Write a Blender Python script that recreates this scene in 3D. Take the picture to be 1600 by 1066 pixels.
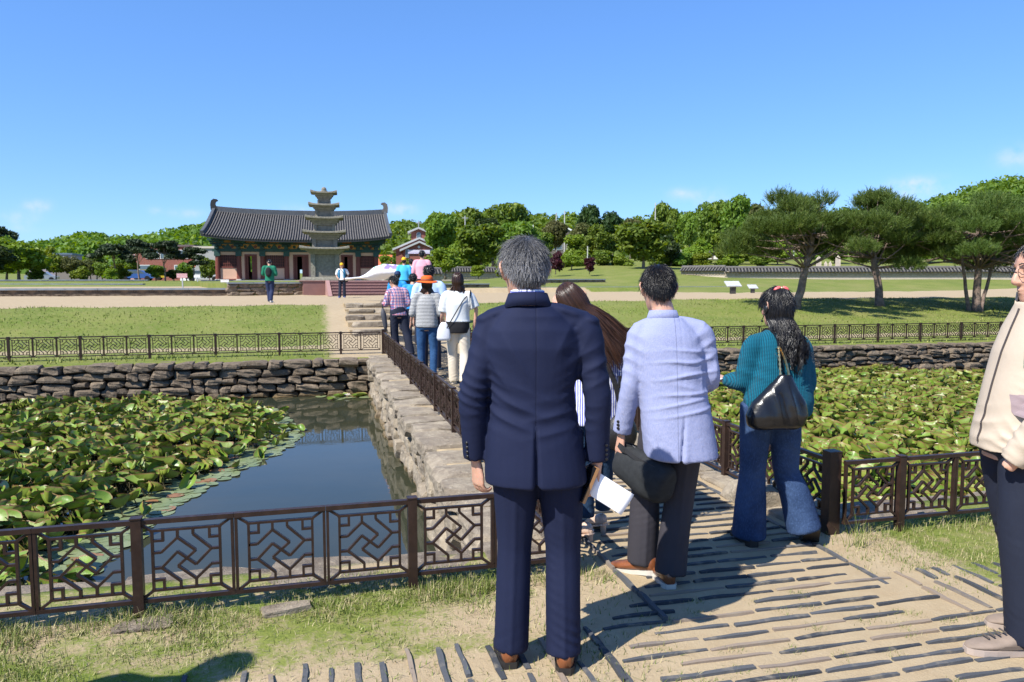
import bpy, bmesh, math, random
import numpy as np
from mathutils import Vector, Matrix, Euler, noise as mnoise

random.seed(7); np.random.seed(7)
sc = bpy.context.scene
for o in list(bpy.data.objects): bpy.data.objects.remove(o)
COL = sc.collection
R = math.radians
pi = math.pi

# ------------------------------------------------------------ camera
CAMH = 1.55; FPX = 1180.0
PITCH = math.atan(96/FPX); YAW = math.atan(300/FPX)
cam = bpy.data.cameras.new('camera'); camo = bpy.data.objects.new('camera', cam); COL.objects.link(camo)
camo.location = (0, 0, CAMH); camo.rotation_euler = (pi/2-PITCH, 0, -YAW)
cam.sensor_width = 36; cam.lens = 36*FPX/1600
cam.clip_start = .05; cam.clip_end = 6000
cam.dof.use_dof = True; cam.dof.focus_distance = 3.6; cam.dof.aperture_fstop = 9
sc.camera = camo

# ------------------------------------------------------------ sky + sun
SUN_EL = R(48); SHADOW = R(28)           # shadows run along +X, turned 28 degrees to +Y
world = bpy.data.worlds.new('World'); sc.world = world; world.use_nodes = True
wn = world.node_tree; wn.nodes.clear()
wout = wn.nodes.new('ShaderNodeOutputWorld'); wbg = wn.nodes.new('ShaderNodeBackground')
sky = wn.nodes.new('ShaderNodeTexSky'); sky.sky_type = 'NISHITA'; sky.sun_disc = False
sky.sun_elevation = SUN_EL; sky.sun_rotation = R(242); sky.altitude = 0
sky.air_density = 1.0; sky.dust_density = 0.0; sky.ozone_density = 4.0
wbg.inputs['Strength'].default_value = 0.122
# a few small fair-weather clouds low over the horizon
def wmath(op, a, b=None):
    n = wn.nodes.new('ShaderNodeMath'); n.operation = op
    for i, v in enumerate((a, b)):
        if v is None: continue
        if isinstance(v, (int, float)): n.inputs[i].default_value = v
        else: wn.links.new(v, n.inputs[i])
    return n.outputs[0]
tc = wn.nodes.new('ShaderNodeTexCoord')
nz = wn.nodes.new('ShaderNodeTexNoise'); nz.inputs['Scale'].default_value = 60; nz.inputs['Detail'].default_value = 5
wn.links.new(tc.outputs['Generated'], nz.inputs['Vector'])
def skydir(px, py):
    u, v = (px-800)/FPX, -(py-533)/FPX
    fw = Vector((math.sin(YAW)*math.cos(PITCH), math.cos(YAW)*math.cos(PITCH), -math.sin(PITCH)))
    rt = Vector((math.cos(YAW), -math.sin(YAW), 0)); up = rt.cross(fw)
    return (fw+rt*u+up*v).normalized()
acc = None
sep = wn.nodes.new('ShaderNodeSeparateXYZ'); wn.links.new(tc.outputs['Generated'], sep.inputs[0])
az = wmath('ARCTAN2', sep.outputs[0], sep.outputs[1])
for (px, py, w, h, s) in [(58, 322, 14, 7, .9), (32, 341, 18, 7, .7), (36, 357, 16, 5, .45), (243, 329, 8, 5, .5), (293, 333, 22, 6, .5),
                          (470, 328, 24, 7, .5), (628, 327, 22, 8, .8), (1063, 303, 22, 8, .6), (1110, 312, 26, 12, .6),
                          (1425, 297, 34, 13, 1.0), (1590, 246, 22, 13, .7), (1440, 285, 24, 8, .4)]:
    d = skydir(px, py); a0 = math.atan2(d.x, d.y)
    dx = wmath('DIVIDE', wmath('SUBTRACT', az, a0), w/FPX)
    dz = wmath('DIVIDE', wmath('SUBTRACT', sep.outputs[2], d.z), h/FPX)
    r2 = wmath('ADD', wmath('MULTIPLY', dx, dx), wmath('MULTIPLY', dz, dz))
    g = wmath('MULTIPLY', wmath('POWER', 2.718, wmath('MULTIPLY', r2, -1.0)), s)
    acc = g if acc is None else wmath('ADD', acc, g)
cl = wmath('MULTIPLY', acc, wmath('MULTIPLY', wmath('SUBTRACT', nz.outputs[0], .3), 2.2))
clamp = wn.nodes.new('ShaderNodeClamp'); wn.links.new(cl, clamp.inputs[0]); clamp.inputs['Max'].default_value = .8
mixc = wn.nodes.new('ShaderNodeMix'); mixc.data_type = 'RGBA'
wn.links.new(clamp.outputs[0], mixc.inputs['Factor'])
hs = wn.nodes.new('ShaderNodeHueSaturation'); hs.inputs['Saturation'].default_value = 1.12; tn = wn.nodes.new('ShaderNodeMix'); tn.data_type = 'RGBA'; tn.blend_type = 'MULTIPLY'; tn.inputs[0].default_value = 1; tn.inputs[7].default_value = (1.04, .90, 1.06, 1); wn.links.new(sky.outputs[0], tn.inputs[6]); wn.links.new(tn.outputs[2], hs.inputs['Color'])
gm = wn.nodes.new('ShaderNodeGamma'); gm.inputs[1].default_value = .65; wn.links.new(hs.outputs[0], gm.inputs[0])
t2 = wn.nodes.new('ShaderNodeMix'); t2.data_type = 'RGBA'; t2.blend_type = 'MULTIPLY'; t2.inputs[0].default_value = 1; t2.inputs[7].default_value = (.82, 1.34, 1.80, 1); wn.links.new(gm.outputs[0], t2.inputs[6])
wn.links.new(t2.outputs[2], mixc.inputs['A']); mixc.inputs['B'].default_value = (4.2, 4.6, 5.4, 1)
wn.links.new(mixc.outputs['Result'], wbg.inputs['Color']); wn.links.new(wbg.outputs[0], wout.inputs[0])

sl = bpy.data.lights.new('sun', 'SUN'); sl.energy = 5.0; sl.angle = R(.53); sl.color = (1, .955, .88)
so = bpy.data.objects.new('sun', sl); COL.objects.link(so)
sdir = Vector((math.cos(SHADOW)*math.cos(SUN_EL), math.sin(SHADOW)*math.cos(SUN_EL), -math.sin(SUN_EL)))
so.rotation_euler = sdir.to_track_quat('-Z', 'Y').to_euler(); so.location = (-20, -5, 20)

sc.view_settings.view_transform = 'Standard'; sc.view_settings.look = 'None'
sc.view_settings.exposure = 0.7; sc.view_settings.gamma = 1.0
sc.render.film_transparent = False
sc.cycles.use_denoising = True
sc.cycles.max_bounces = 6; sc.cycles.diffuse_bounces = 3; sc.cycles.glossy_bounces = 3; sc.cycles.transmission_bounces = 3

# ------------------------------------------------------------ pixel -> place
def ray(px, py):
    u, v = (px-800)/FPX, -(py-533)/FPX
    fw = Vector((math.sin(YAW)*math.cos(PITCH), math.cos(YAW)*math.cos(PITCH), -math.sin(PITCH)))
    rt = Vector((math.cos(YAW), -math.sin(YAW), 0)); up = rt.cross(fw)
    return fw+rt*u+up*v
def on_z(px, py, z=0):
    d = ray(px, py); t = (z-CAMH)/d.z
    return Vector((0, 0, CAMH))+d*t
def at_depth(px, py, dist): return Vector((0, 0, CAMH))+ray(px, py)*dist
def at_y(px, py, Y):
    d = ray(px, py); return Vector((0, 0, CAMH))+d*(Y/d.y)

# ------------------------------------------------------------ object helpers
def link(name, me, mat=None, parent=None, loc=None, rot=None, scale=None):
    o = bpy.data.objects.new(name, me); COL.objects.link(o)
    if parent is not None: o.parent = parent
    if mat is not None and me is not None:
        if isinstance(mat, (list, tuple)):
            for m in mat: me.materials.append(m)
        elif not me.materials: me.materials.append(mat)
    if loc is not None: o.location = loc
    if rot is not None: o.rotation_euler = rot
    if scale is not None: o.scale = scale
    return o
def tag(o, label=None, cat=None, group=None, kind=None):
    if label: o['label'] = label
    if cat: o['category'] = cat
    if group: o['group'] = group
    if kind: o['kind'] = kind
    return o
def thing(name, label, cat, loc=(0, 0, 0), rz=0, group=None):
    o = bpy.data.objects.new(name, None); COL.objects.link(o)
    o.empty_display_size = .1; o.location = loc; o.rotation_euler = (0, 0, rz)
    return tag(o, label, cat, group)
def mesh(name, v, f, smooth=False, attrs=None):
    me = bpy.data.meshes.new(name)
    me.from_pydata([tuple(p) for p in v] if not isinstance(v, np.ndarray) else v.tolist(), [], f if isinstance(f, list) else f.tolist())
    if smooth: me.polygons.foreach_set('use_smooth', [True]*len(me.polygons))
    if attrs:
        for k, a in attrs.items():
            at = me.attributes.new(k, 'FLOAT', 'POINT'); at.data.foreach_set('value', np.asarray(a, dtype=np.float32))
    me.update(); return me
class MB:
    """collects simple solids into one mesh"""
    def __init__(s): s.v = []; s.f = []; s.mi = []; s.cur = 0
    def add(s, v, f, m=None):
        n = len(s.v); s.v.extend([tuple(p) for p in v]); s.f.extend([tuple(i+n for i in q) for q in f]); s.mi.extend([s.cur if m is None else m]*len(f)); return s
    def box(s, x0, x1, y0, y1, z0, z1, M=None):
        v = [(x0, y0, z0), (x1, y0, z0), (x1, y1, z0), (x0, y1, z0), (x0, y0, z1), (x1, y0, z1), (x1, y1, z1), (x0, y1, z1)]
        if M is not None: v = [M @ Vector(p) for p in v]
        return s.add(v, [(0, 3, 2, 1), (4, 5, 6, 7), (0, 1, 5, 4), (1, 2, 6, 5), (2, 3, 7, 6), (3, 0, 4, 7)])
    def bar(s, a, b, w, h, up=(0, 0, 1)):
        a, b = Vector(a), Vector(b); d = (b-a).normalized(); u = Vector(up)
        x = d.cross(u)
        if x.length < 1e-4: x = d.cross(Vector((1, 0, 0)))
        x.normalize(); z = x.cross(d).normalized(); v = []
        for p in (a, b):
            for (i, j) in ((-1, -1), (1, -1), (1, 1), (-1, 1)): v.append(p+x*(i*w/2)+z*(j*h/2))
        return s.add(v, [(0, 3, 2, 1), (4, 5, 6, 7), (0, 1, 5, 4), (1, 2, 6, 5), (2, 3, 7, 6), (3, 0, 4, 7)])
    def tube(s, pts, rads, n=8, cap=True):
        v, f = tube(pts, rads, n, cap); return s.add(v, f)
    def lathe(s, prof, n=16, c=(0, 0, 0)):
        v = []; f = []
        for (r, z) in prof:
            for k in range(n):
                a = 2*pi*k/n; v.append((c[0]+r*math.cos(a), c[1]+r*math.sin(a), c[2]+z))
        m = len(prof)
        for i in range(m-1):
            for k in range(n): f.append((i*n+k, i*n+(k+1) % n, (i+1)*n+(k+1) % n, (i+1)*n+k))
        f.append(tuple(reversed(range(n)))); f.append(tuple(range((m-1)*n, m*n)))
        return s.add(v, f)
    def mesh(s, name, smooth=False):
        me = mesh(name, s.v, s.f, smooth)
        if any(s.mi): me.polygons.foreach_set('material_index', s.mi)
        return me
    def build(s, name, mat, parent=None, smooth=False, **k): return link(name, s.mesh(name, smooth), mat, parent, **k)
def tube(pts, rads, n=8, cap=True):
    pts = [Vector(p) for p in pts]; v = []; f = []; prev = None
    m = len(pts)
    for i, p in enumerate(pts):
        d = (pts[min(i+1, m-1)]-pts[max(i-1, 0)])
        if d.length < 1e-9: d = Vector((0, 0, 1))
        d.normalize()
        if prev is None: x = d.cross(Vector((0, 1, 0)) if abs(d.y) < .9 else Vector((1, 0, 0))).normalized()
        else: x = (prev-d*prev.dot(d)).normalized()
        prev = x; y = d.cross(x); r = rads[i] if hasattr(rads, '__len__') else rads
        ra, rb = r if hasattr(r, '__len__') else (r, r)
        for k in range(n):
            a = 2*pi*k/n; v.append(p+x*(ra*math.cos(a))+y*(rb*math.sin(a)))
    for i in range(m-1):
        for k in range(n): f.append((i*n+k, i*n+(k+1) % n, (i+1)*n+(k+1) % n, (i+1)*n+k))
    if cap: f.append(tuple(reversed(range(n)))); f.append(tuple(range((m-1)*n, m*n)))
    return v, f
def grid_box(seg):
    """unit cube -1..1 with seg x seg quads per face, shared vertices"""
    idx = {}; v = []; f = []
    def vid(p):
        k = tuple(round(c, 5) for c in p)
        if k not in idx: idx[k] = len(v); v.append(k)
        return idx[k]
    for ax in range(3):
        for sg in (-1, 1):
            for i in range(seg):
                for j in range(seg):
                    q = []
                    for (a, b) in ((i, j), (i+1, j), (i+1, j+1), (i, j+1)):
                        p = [0, 0, 0]; p[ax] = sg; p[(ax+1) % 3] = -1+2*a/seg; p[(ax+2) % 3] = -1+2*b/seg; q.append(vid(p))
                    f.append(tuple(q if sg > 0 else reversed(q)))
    return v, f
def sstep(a, b, x):
    t = np.clip((np.asarray(x, float)-a)/(b-a), 0, 1); return t*t*(3-2*t)

# ------------------------------------------------------------ materials
class NT:
    def __init__(s, name):
        s.m = bpy.data.materials.new(name); s.m.use_nodes = True; s.t = s.m.node_tree
        s.b = s.t.nodes['Principled BSDF']; s._pos = None
    def n(s, typ, ins=None, **kw):
        nd = s.t.nodes.new(typ)
        for k, v in kw.items(): setattr(nd, k, v)
        for k, v in (ins or {}).items():
            s.set(nd.inputs[k], v)
        return nd
    def set(s, sock, v):
        if hasattr(v, 'is_linked') or isinstance(v, bpy.types.NodeSocket): s.t.links.new(v, sock)
        else:
            if sock.type == 'RGBA' and len(v) == 3: v = (*v, 1)
            sock.default_value = v
    def p(s, **kw):
        for k, v in kw.items(): s.set(s.b.inputs[k.replace('_', ' ')], v)
        return s
    def pos(s): return s.n('ShaderNodeNewGeometry').outputs['Position']
    def obj(s): return s.n('ShaderNodeTexCoord').outputs['Object']
    def rand(s): return s.n('ShaderNodeObjectInfo').outputs['Random']
    def attr(s, name): return s.n('ShaderNodeAttribute', attribute_name=name).outputs['Fac']
    def noise(s, vec, scale, detail=4, rough=.55, dist=0):
        return s.n('ShaderNodeTexNoise', {'Vector': vec, 'Scale': scale, 'Detail': detail, 'Roughness': rough, 'Distortion': dist}).outputs[0]
    def voro(s, vec, scale, feature='F1', out=0): return s.n('ShaderNodeTexVoronoi', {'Vector': vec, 'Scale': scale}, feature=feature).outputs[out]
    def math(s, op, a, b=0., c=0.): return s.n('ShaderNodeMath', {0: a, 1: b, 2: c}, operation=op).outputs[0]
    def ramp(s, fac, lo, hi, a=0., b=1.): return s.n('ShaderNodeMapRange', {'Value': fac, 'From Min': lo, 'From Max': hi, 'To Min': a, 'To Max': b}).outputs[0]
    def mix(s, fac, a, b, blend='MIX'):
        nd = s.n('ShaderNodeMix', data_type='RGBA', blend_type=blend)
        s.set(nd.inputs[0], fac); s.set(nd.inputs[6], a); s.set(nd.inputs[7], b); return nd.outputs[2]
    def vmul(s, vec, k): return s.n('ShaderNodeVectorMath', {0: vec, 1: k}, operation='MULTIPLY').outputs[0]
    def sepx(s, vec): return s.n('ShaderNodeSeparateXYZ', {0: vec}).outputs
    def bump(s, h, strength=.5, dist=.01, normal=None):
        nd = s.n('ShaderNodeBump', {'Height': h, 'Strength': strength, 'Distance': dist})
        if normal is not None: s.t.links.new(normal, nd.inputs['Normal'])
        s.t.links.new(nd.outputs[0], s.b.inputs['Normal']); return nd.outputs[0]
    def hsv(s, col, h=.5, sat=1., val=1.): return s.n('ShaderNodeHueSaturation', {'Hue': h, 'Saturation': sat, 'Value': val, 'Color': col}).outputs[0]
MATS = {}
def plain(name, col, rough=.7, var=.15, scale=8., bump=0., bdist=.005, metal=0., spec=.5, coord='obj', rnd=0., bscale=None):
    if name in MATS: return MATS[name]
    t = NT(name); v = t.obj() if coord == 'obj' else t.pos()
    n = t.noise(v, scale)
    val = t.ramp(n, .25, .75, 1-var, 1+var)
    if rnd: val = t.math('MULTIPLY', val, t.ramp(t.rand(), 0, 1, 1-rnd, 1+rnd))
    t.p(Base_Color=t.hsv((*col, 1), val=val), Roughness=rough, Metallic=metal, Specular_IOR_Level=spec)
    if bump: t.bump(t.noise(v, bscale or scale*6, 5), bump, bdist)
    MATS[name] = t.m; return t.m
# ============================================================ terrain
PL = dict(x0=-16.0, x1=1.00, y0=4.12, y1=15.22)      # left pond
PR = dict(x0=3.28, x1=21.0, y0=4.34, y1=15.36)       # right pond
WATER = -0.70
def y_edge(x): return 26.4+0.115*(np.asarray(x)+9.4)*(np.asarray(x) > -9.4)   # front edge of the plaza
def y_kerb(x): return 46.1+(np.asarray(x)+16.6)*.133
def hgt(x, y):
    x = np.asarray(x, float); y = np.asarray(y, float)
    ye = y_edge(x); yk = y_kerb(x)
    h = .66*sstep(ye-6.8, ye+.2, y)
    mound = np.exp(-((x-19)/7.0)**2-((y-26.2)/3.0)**2)*.16
    h = h+mound
    fr = sstep(18, 27, x)
    h = h+.33*((1-fr)*sstep(yk+.05, yk+.12, y)+fr*sstep(yk-7, yk+2, y))
    h = h+.40*sstep(yk+3, yk+28, y)
    right = sstep(8, 24, x-(y-60)*.25)
    h = h+right*(.75*sstep(yk+4, 76, y)+2.0*sstep(72, 110, y))
    yw = 62.3-(x-35.9)*.253
    h = h+sstep(24, 34, x)*(.48+.006*np.clip(x-36, 0, 40))*sstep(yw-12, yw-.8, y)
    h = h+2.2*sstep(130, 260, y)
    nz_ = .02*np.sin(x*1.3+y*.7)*np.sin(y*1.1-x*.4)+.012*np.sin(x*3.1-y*2.3)
    h = h+nz_*sstep(16, 20, y)*(1-sstep(yk-3, yk, y)*.7)
    inl = (x > PL['x0']) & (x < PL['x1']) & (y > PL['y0']) & (y < PL['y1'])
    inr = (x > PR['x0']) & (x < PR['x1']) & (y > PR['y0']) & (y < PR['y1'])
    return np.where(inl | inr, -1.35, h)
def H1(x, y): return float(hgt(x, y))
def steps_mask(x, y): return (np.abs(x-2.1) < 1.15) & (y > 21.2) & (y < 27.3)
def lines(parts):
    out = []
    for a, b, n in parts: out += list(np.linspace(a, b, n, endpoint=False))
    return np.array(out)
XL = lines([(-900, -120, 12), (-120, -40, 20), (-40, PL['x0']-.02, 24), (PL['x0']-.02, PL['x0']+.02, 1), (PL['x0']+.02, -3, 20), (-3, PL['x1']-.01, 40),
            (PL['x1']-.01, PL['x1']+.01, 1), (PL['x1']+.01, PR['x0']-.01, 24), (PR['x0']-.01, PR['x0']+.01, 1), (PR['x0']+.01, 8, 40), (8, PR['x1']-.01, 30),
            (PR['x1']-.01, PR['x1']+.01, 1), (PR['x1']+.01, 45, 50), (45, 120, 25), (120, 900, 14)])
YL = lines([(-60, -2, 8), (-2, 1.5, 10), (1.5, PL['y0']-.01, 50), (PL['y0']-.01, PL['y0']+.01, 1), (PL['y0']+.01, PR['y0']-.01, 2), (PR['y0']-.01, PR['y0']+.01, 1),
            (PR['y0']+.01, PL['y1']-.01, 22), (PL['y1']-.01, PL['y1']+.01, 1), (PL['y1']+.01, PR['y1']-.01, 2), (PR['y1']-.01, PR['y1']+.01, 1), (PR['y1']+.01, 34, 90),
            (34, 44, 12), (44, 56, 60), (56, 130, 50), (130, 300, 20), (300, 1800, 14)])
gx, gy = np.meshgrid(XL, YL); gz = hgt(gx, gy)
sm = steps_mask(gx, gy); gz = np.where(sm, gz-.22, gz)
nearz = .0022*np.sin(gx*9.1+gy*4.7)+.0015*np.sin(gx*17-gy*13)
gz = gz+np.where((gy < 4.2), nearz, 0)
# what grows where: 1 = bare sand, 0 = grass
ye = y_edge(gx); yk = y_kerb(gx)
sand = np.zeros_like(gx)
sand = np.maximum(sand, sstep(-.35, .5, gy-ye)*(1-sstep(.0, .5, gy-yk-.3+6.5*sstep(17, 27, gx))))                 # the plaza
sand = np.maximum(sand, sstep(.9, 1.1, gx)*(1-sstep(3.2, 3.4, gx))*(gy > 3.0)*(gy < 20.5))     # causeway
sand = np.maximum(sand, np.exp(-((gx-2.0)/2.0)**4)*(gy > 15.3)*(gy < 30))
sand = np.maximum(sand, (gy < 3.35)*(gx > 1.1)*(gx < 3.0)*1.)
sand = np.maximum(sand, (gy < 3.0)*.66)
sand = np.maximum(sand, sstep(17.0, 17.5, gy)*(1-sstep(18.2, 18.9, gy))*.55)
sand = np.maximum(sand, (gy > 3.0)*(gy < 4.2)*np.where(gx < 1.2, .47+.10*np.sin(gx*2.3+1.)*np.sin(gy*5.+gx)+.22*np.exp(-((gx-.75)/.45)**2-((gy-3.3)/.2)**2), .40))
sand = np.maximum(sand, sstep(0, .5, gy-yk)*(1-sstep(9, 12, gy-yk))*(gx < -4.5)*.8)
ny, nx = gx.shape
vv = np.stack([gx.ravel(), gy.ravel(), gz.ravel()], 1)
ii = np.arange(nx*ny).reshape(ny, nx)
ff = np.stack([ii[:-1, :-1].ravel(), ii[:-1, 1:].ravel(), ii[1:, 1:].ravel(), ii[1:, :-1].ravel()], 1)
t = NT('ground'); P = t.pos()
n1 = t.noise(P, .55, 7, .6); n2 = t.noise(P, 7, 6, .65); n3 = t.noise(P, 60, 4, .7); n4 = t.noise(P, 260, 2, .6)
m = t.attr('sand'); mm = t.math('ADD', m, t.math('MULTIPLY', t.math('SUBTRACT', t.math('ADD', t.math('MULTIPLY', n2, .6), t.math('MULTIPLY', n3, .4)), .5), .95))
mask = t.ramp(mm, .42, .58)
grs = t.mix(t.ramp(n1, .35, .65), (.135, .18, .026), (.215, .23, .055))
nl = t.noise(P, .23, 5, .65); grs = t.mix(t.ramp(nl, .52, .68, 0, .55), grs, (.26, .235, .085)); grs = t.mix(t.ramp(nl, .30, .45, .45, 0), grs, (.075, .125, .02)); grs = t.mix(t.ramp(n2, .45, .75), grs, (.25, .22, .085)); grs = t.mix(t.ramp(n3, .40, .62, .0, .55), grs, (.055, .095, .016))
snd = t.mix(t.ramp(n2, .3, .7), (.41, .325, .205), (.35, .265, .16)); snd = t.mix(t.ramp(n4, .5, .8, 0, .5), snd, (.30, .235, .155))
snd = t.mix(t.ramp(n3, .6, .75, 0, .35), snd, (.58, .50, .37))
t.p(Base_Color=t.mix(mask, grs, snd), Roughness=.95, Specular_IOR_Level=.15)
t.bump(t.math('ADD', t.math('MULTIPLY', n3, .7), t.math('MULTIPLY', n4, .3)), .7, .012)
g = link('ground', mesh('ground', vv, ff, True, {'sand': sand.ravel()}), t.m); tag(g, kind='structure')

# ------------------------------------------------------------ water
t = NT('pond_water'); P = t.pos()
rp = t.noise(t.vmul(P, (1.2, 2.2, 1)), 2.2, 3, .5)
t.p(Base_Color=t.mix(t.ramp(t.noise(P, .7, 3), .3, .7), (.030, .036, .024), (.045, .046, .026)), Roughness=.035, IOR=1.33, Specular_IOR_Level=.5)
t.bump(rp, .045, .02)
WAT = t.m
for nm, p in (('pond_water', PL), ('pond_water', PR)):
    mb = MB(); n = 1
    me = mesh('pond_water', [(p['x0']-.3, p['y0']-.12, WATER), (p['x1']+.12, p['y0']-.12, WATER), (p['x1']+.12, p['y1']+.12, WATER), (p['x0']-.3, p['y1']+.12, WATER)], [(0, 1, 2, 3)])
    tag(link(nm, me, WAT), kind='structure')

# ============================================================ stone walls
def stone_mesh(seed, seg=5, rough=.10, rnd=.24):
    v, f = grid_box(seg); out = []
    off = Vector((seed*13.7, seed*7.3, seed*3.1)); rg = random.Random(seed+900); cuts = []
    for _ in range(9):
        cn = Vector((rg.gauss(0, 1), rg.gauss(0, 1), rg.gauss(0, 1))).normalized(); cuts.append((cn, (abs(cn.x)+abs(cn.y)+abs(cn.z))*rg.uniform(.66, .90)))
    for p in v:
        q = Vector(p)
        # round the block: between cube and ellipsoid
        s = q.normalized()*1.18
        w = max(abs(q.x), abs(q.y), abs(q.z)); e = (sorted([abs(q.x), abs(q.y), abs(q.z)])[1])
        k = rnd*e**3*.55
        q = q*(1-k)+s*k
        nv = mnoise.noise_vector(q*.9+off)*rough*1.5+mnoise.noise_vector(q*2.6+off)*rough*.8
        q = q+nv
        for (cn, cl) in cuts:
            dd = q.dot(cn)
            if dd > cl: q = q-cn*(dd-cl)
        out.append(q)
    return mesh('stone', out, f, False)
def stone_mat(name, cols, moss=0., warm=0., wet=True):
    t = NT(name); P = t.pos(); r = t.rand()
    n = t.noise(P, 5, 6, .6); n2 = t.noise(P, 24, 6, .7); n3 = t.noise(P, 90, 3, .7)
    c = t.mix(r, cols[0], cols[1]); c = t.mix(t.ramp(n, .38, .62), c, cols[2])
    c = t.mix(t.ramp(n2, .55, .72, 0, .75), c, cols[3]); c = t.mix(t.ramp(n2, .28, .42, .7, 0), c, cols[4])
    if wet:
        z = t.sepx(P)[2]
        c = t.mix(t.ramp(z, WATER+.02, WATER+.13, .75, 0), c, (.13, .085, .03))
    t.p(Base_Color=c, Roughness=.9, Specular_IOR_Level=.2)
    t.bump(t.math('ADD', t.math('MULTIPLY', n2, .6), t.math('ADD', t.math('MULTIPLY', n3, .25), t.math('MULTIPLY', t.voro(P, 9), .5))), .85, .03)
    return t.m
M_FAR = stone_mat('weathered_stone', [(.115, .09, .065), (.23, .18, .125), (.15, .115, .08), (.38, .31, .215), (.04, .033, .027)])
M_CAUSE = stone_mat('pale_stone', [(.27, .225, .165), (.38, .32, .235), (.22, .18, .135), (.48, .42, .32), (.09, .075, .06)])
M_CAP = stone_mat('cap_stone', [(.22, .18, .135), (.29, .24, .18), (.15, .12, .09), (.38, .33, .25), (.06, .05, .04)], wet=False)
STV = [stone_mesh(i, 4) for i in range(14)]
STB = [stone_mesh(40+i, 6, .075, .35) for i in range(8)]
def stone(parent, c, half, mat, rz=0, pool=STV, tilt=.05):
    me = random.choice(pool)
    key = (me.name, mat.name)
    if key not in STC:
        m2 = me.copy(); m2.materials.clear(); m2.materials.append(mat); STC[key] = m2
    o = link('stone', STC[key], None, parent)
    o.location = c; o.scale = half
    o.rotation_euler = (random.uniform(-tilt, tilt), random.uniform(-tilt, tilt), rz+random.uniform(-tilt, tilt))
    return o
STC = {}
def stone_course_wall(name, label, axis, a0, a1, fixed, z0, z1, n_courses, lw, mat, depth=.22, out=-1, pool=STV, capgrow=0, batter=0.):
    """axis 'x': wall face looks along y"""
    w = thing(name, label, 'wall', (a0, fixed, 0) if axis == 'x' else (fixed, a0, 0))
    hs = [(z1-z0)/n_courses*random.uniform(.82, 1.2) for _ in range(n_courses)]; k = (z1-z0)/sum(hs); hs = [h*k for h in hs]
    z = z0; backs = MB()
    for ci, ch in enumerate(hs):
        a = a0+random.uniform(-lw, 0)
        while a < a1:
            l = lw*random.choice([.6, .8, .95, 1.1, 1.3, 1.5])*random.uniform(.9, 1.1)
            hh = ch*random.uniform(.9, 1.06); dp = depth*random.uniform(.8, 1.15)
            off = random.uniform(-.035, .035)+batter*(z-z0)
            cx = a+l/2; cz = z+ch/2+random.uniform(-.012, .012)
            if cx > a0-.1 and cx < a1+.1:
                if axis == 'x': stone(w, (cx-a0, depth*.5+off+.02, cz), (l*.497, dp, hh*.50), mat, pool=pool)
                else: stone(w, (off*1.2, cx-a0, cz), (dp, l*.495, hh*.50), mat, pool=pool)
            a += l
        z += ch
    return w
DARK = plain('wall_earth', (.05, .042, .033), .95, .2, 6, coord='pos')
w = stone_course_wall('stone_wall', 'long dark stone retaining wall behind the half open lily pond', 'x', -9.2, 1.02, PL['y1']-.2, -.88, -.0, 6, .34, M_FAR)
mb = MB(); mb.box(0, 10.2, .16, .24, -1.3, -.06); mb.build('core', DARK, w)
w = stone_course_wall('stone_wall', 'dark stone retaining wall behind the pond filled with lilies', 'x', 3.3, 19.6, PR['y1']-.2, -.88, -.0, 7, .33, M_FAR)
mb = MB(); mb.box(0, 16.3, .16, .24, -1.3, -.06); mb.build('core', DARK, w)
# causeway wall (pale, sunlit, big blocks) + flat cap stones
w = stone_course_wall('stone_wall', 'sunlit pale stone side wall of the causeway above open water', 'y', 4.1, 15.1, PL['x1']+.10, -.92, -.16, 3, .42, M_CAUSE, .2, pool=STB, batter=.04)
mb = MB(); mb.box(.0, .1, 0, 11.1, -1.3, -.2); mb.build('core', DARK, w)
a = 4.2
while a < 15.2:
    l = random.uniform(.35, .75)
    stone(w, (.02+random.uniform(-.03, .03), a+l/2-4.1, -.065+random.uniform(-.015, .015)), (.235, l*.49, .095), M_CAUSE, pool=STB, tilt=.03); a += l
# near bank walls: cap stones and one course under them
def near_wall(label, x0, x1, yc, lmin, lmax):
    w = thing('stone_wall', label, 'wall', (x0, yc, 0)); a = x0
    while a < x1:
        l = min(random.uniform(lmin, lmax), x1-a+.2)
        stone(w, (a+l/2-x0, random.uniform(-.02, .02), -.10+random.uniform(-.02, .02)), (l*.492, .235, .105), M_CAP, pool=STB, tilt=.025)
        stone(w, (a+l*.3-x0, .10, -.33), (l*.42, .14, .125), M_CAP, pool=STB, tilt=.03); stone(w, (a+l*.75-x0, .10, -.58), (l*.42, .14, .125), M_CAP, pool=STB, tilt=.03)
        a += l
    return w
near_wall('grey capped stone pond edge behind the nearest fence on the grass bank', -2.6, 1.0, 4.05, .55, .95)
near_wall('stone pond edge under the fence beside the beige jacket man', 3.3, 6.6, 4.22, .5, .9)
# sandy coping on the lily side of the causeway
w = thing('stone_kerb', 'pale sandy stone coping along the lily filled side of the causeway', 'kerb', (3.08, 4.0, 0))
a = 4.0
while a < 15.3:
    l = random.uniform(.5, .9)
    stone(w, (random.uniform(-.02, .02), a+l/2-4.0, -.055), (.24, l*.495, .10), M_CAUSE, pool=STB, tilt=.02)
    stone(w, (.16, a+l/2-4.0, -.30), (.12, l*.495, .14), M_CAUSE, pool=STB, tilt=.02)
    stone(w, (.17, a+l/2-4.1, -.58), (.12, l*.495, .14), M_CAUSE, pool=STB, tilt=.02); a += l
# flat stones under two fence posts
w = thing('foundation_stone', 'flat grey stone sunk in grass under the fence post', 'stone', (-.80, 3.56, 0)); stone(w, (0, .02, .0), (.12, .06, .02), M_CAP, pool=STB)
w = thing('foundation_stone', 'broken grey stone lying in the grass below the fence', 'stone', (-.18, 3.58, 0)); stone(w, (0, 0, .005), (.11, .05, .022), M_CAP, rz=.2, pool=STB)
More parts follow.
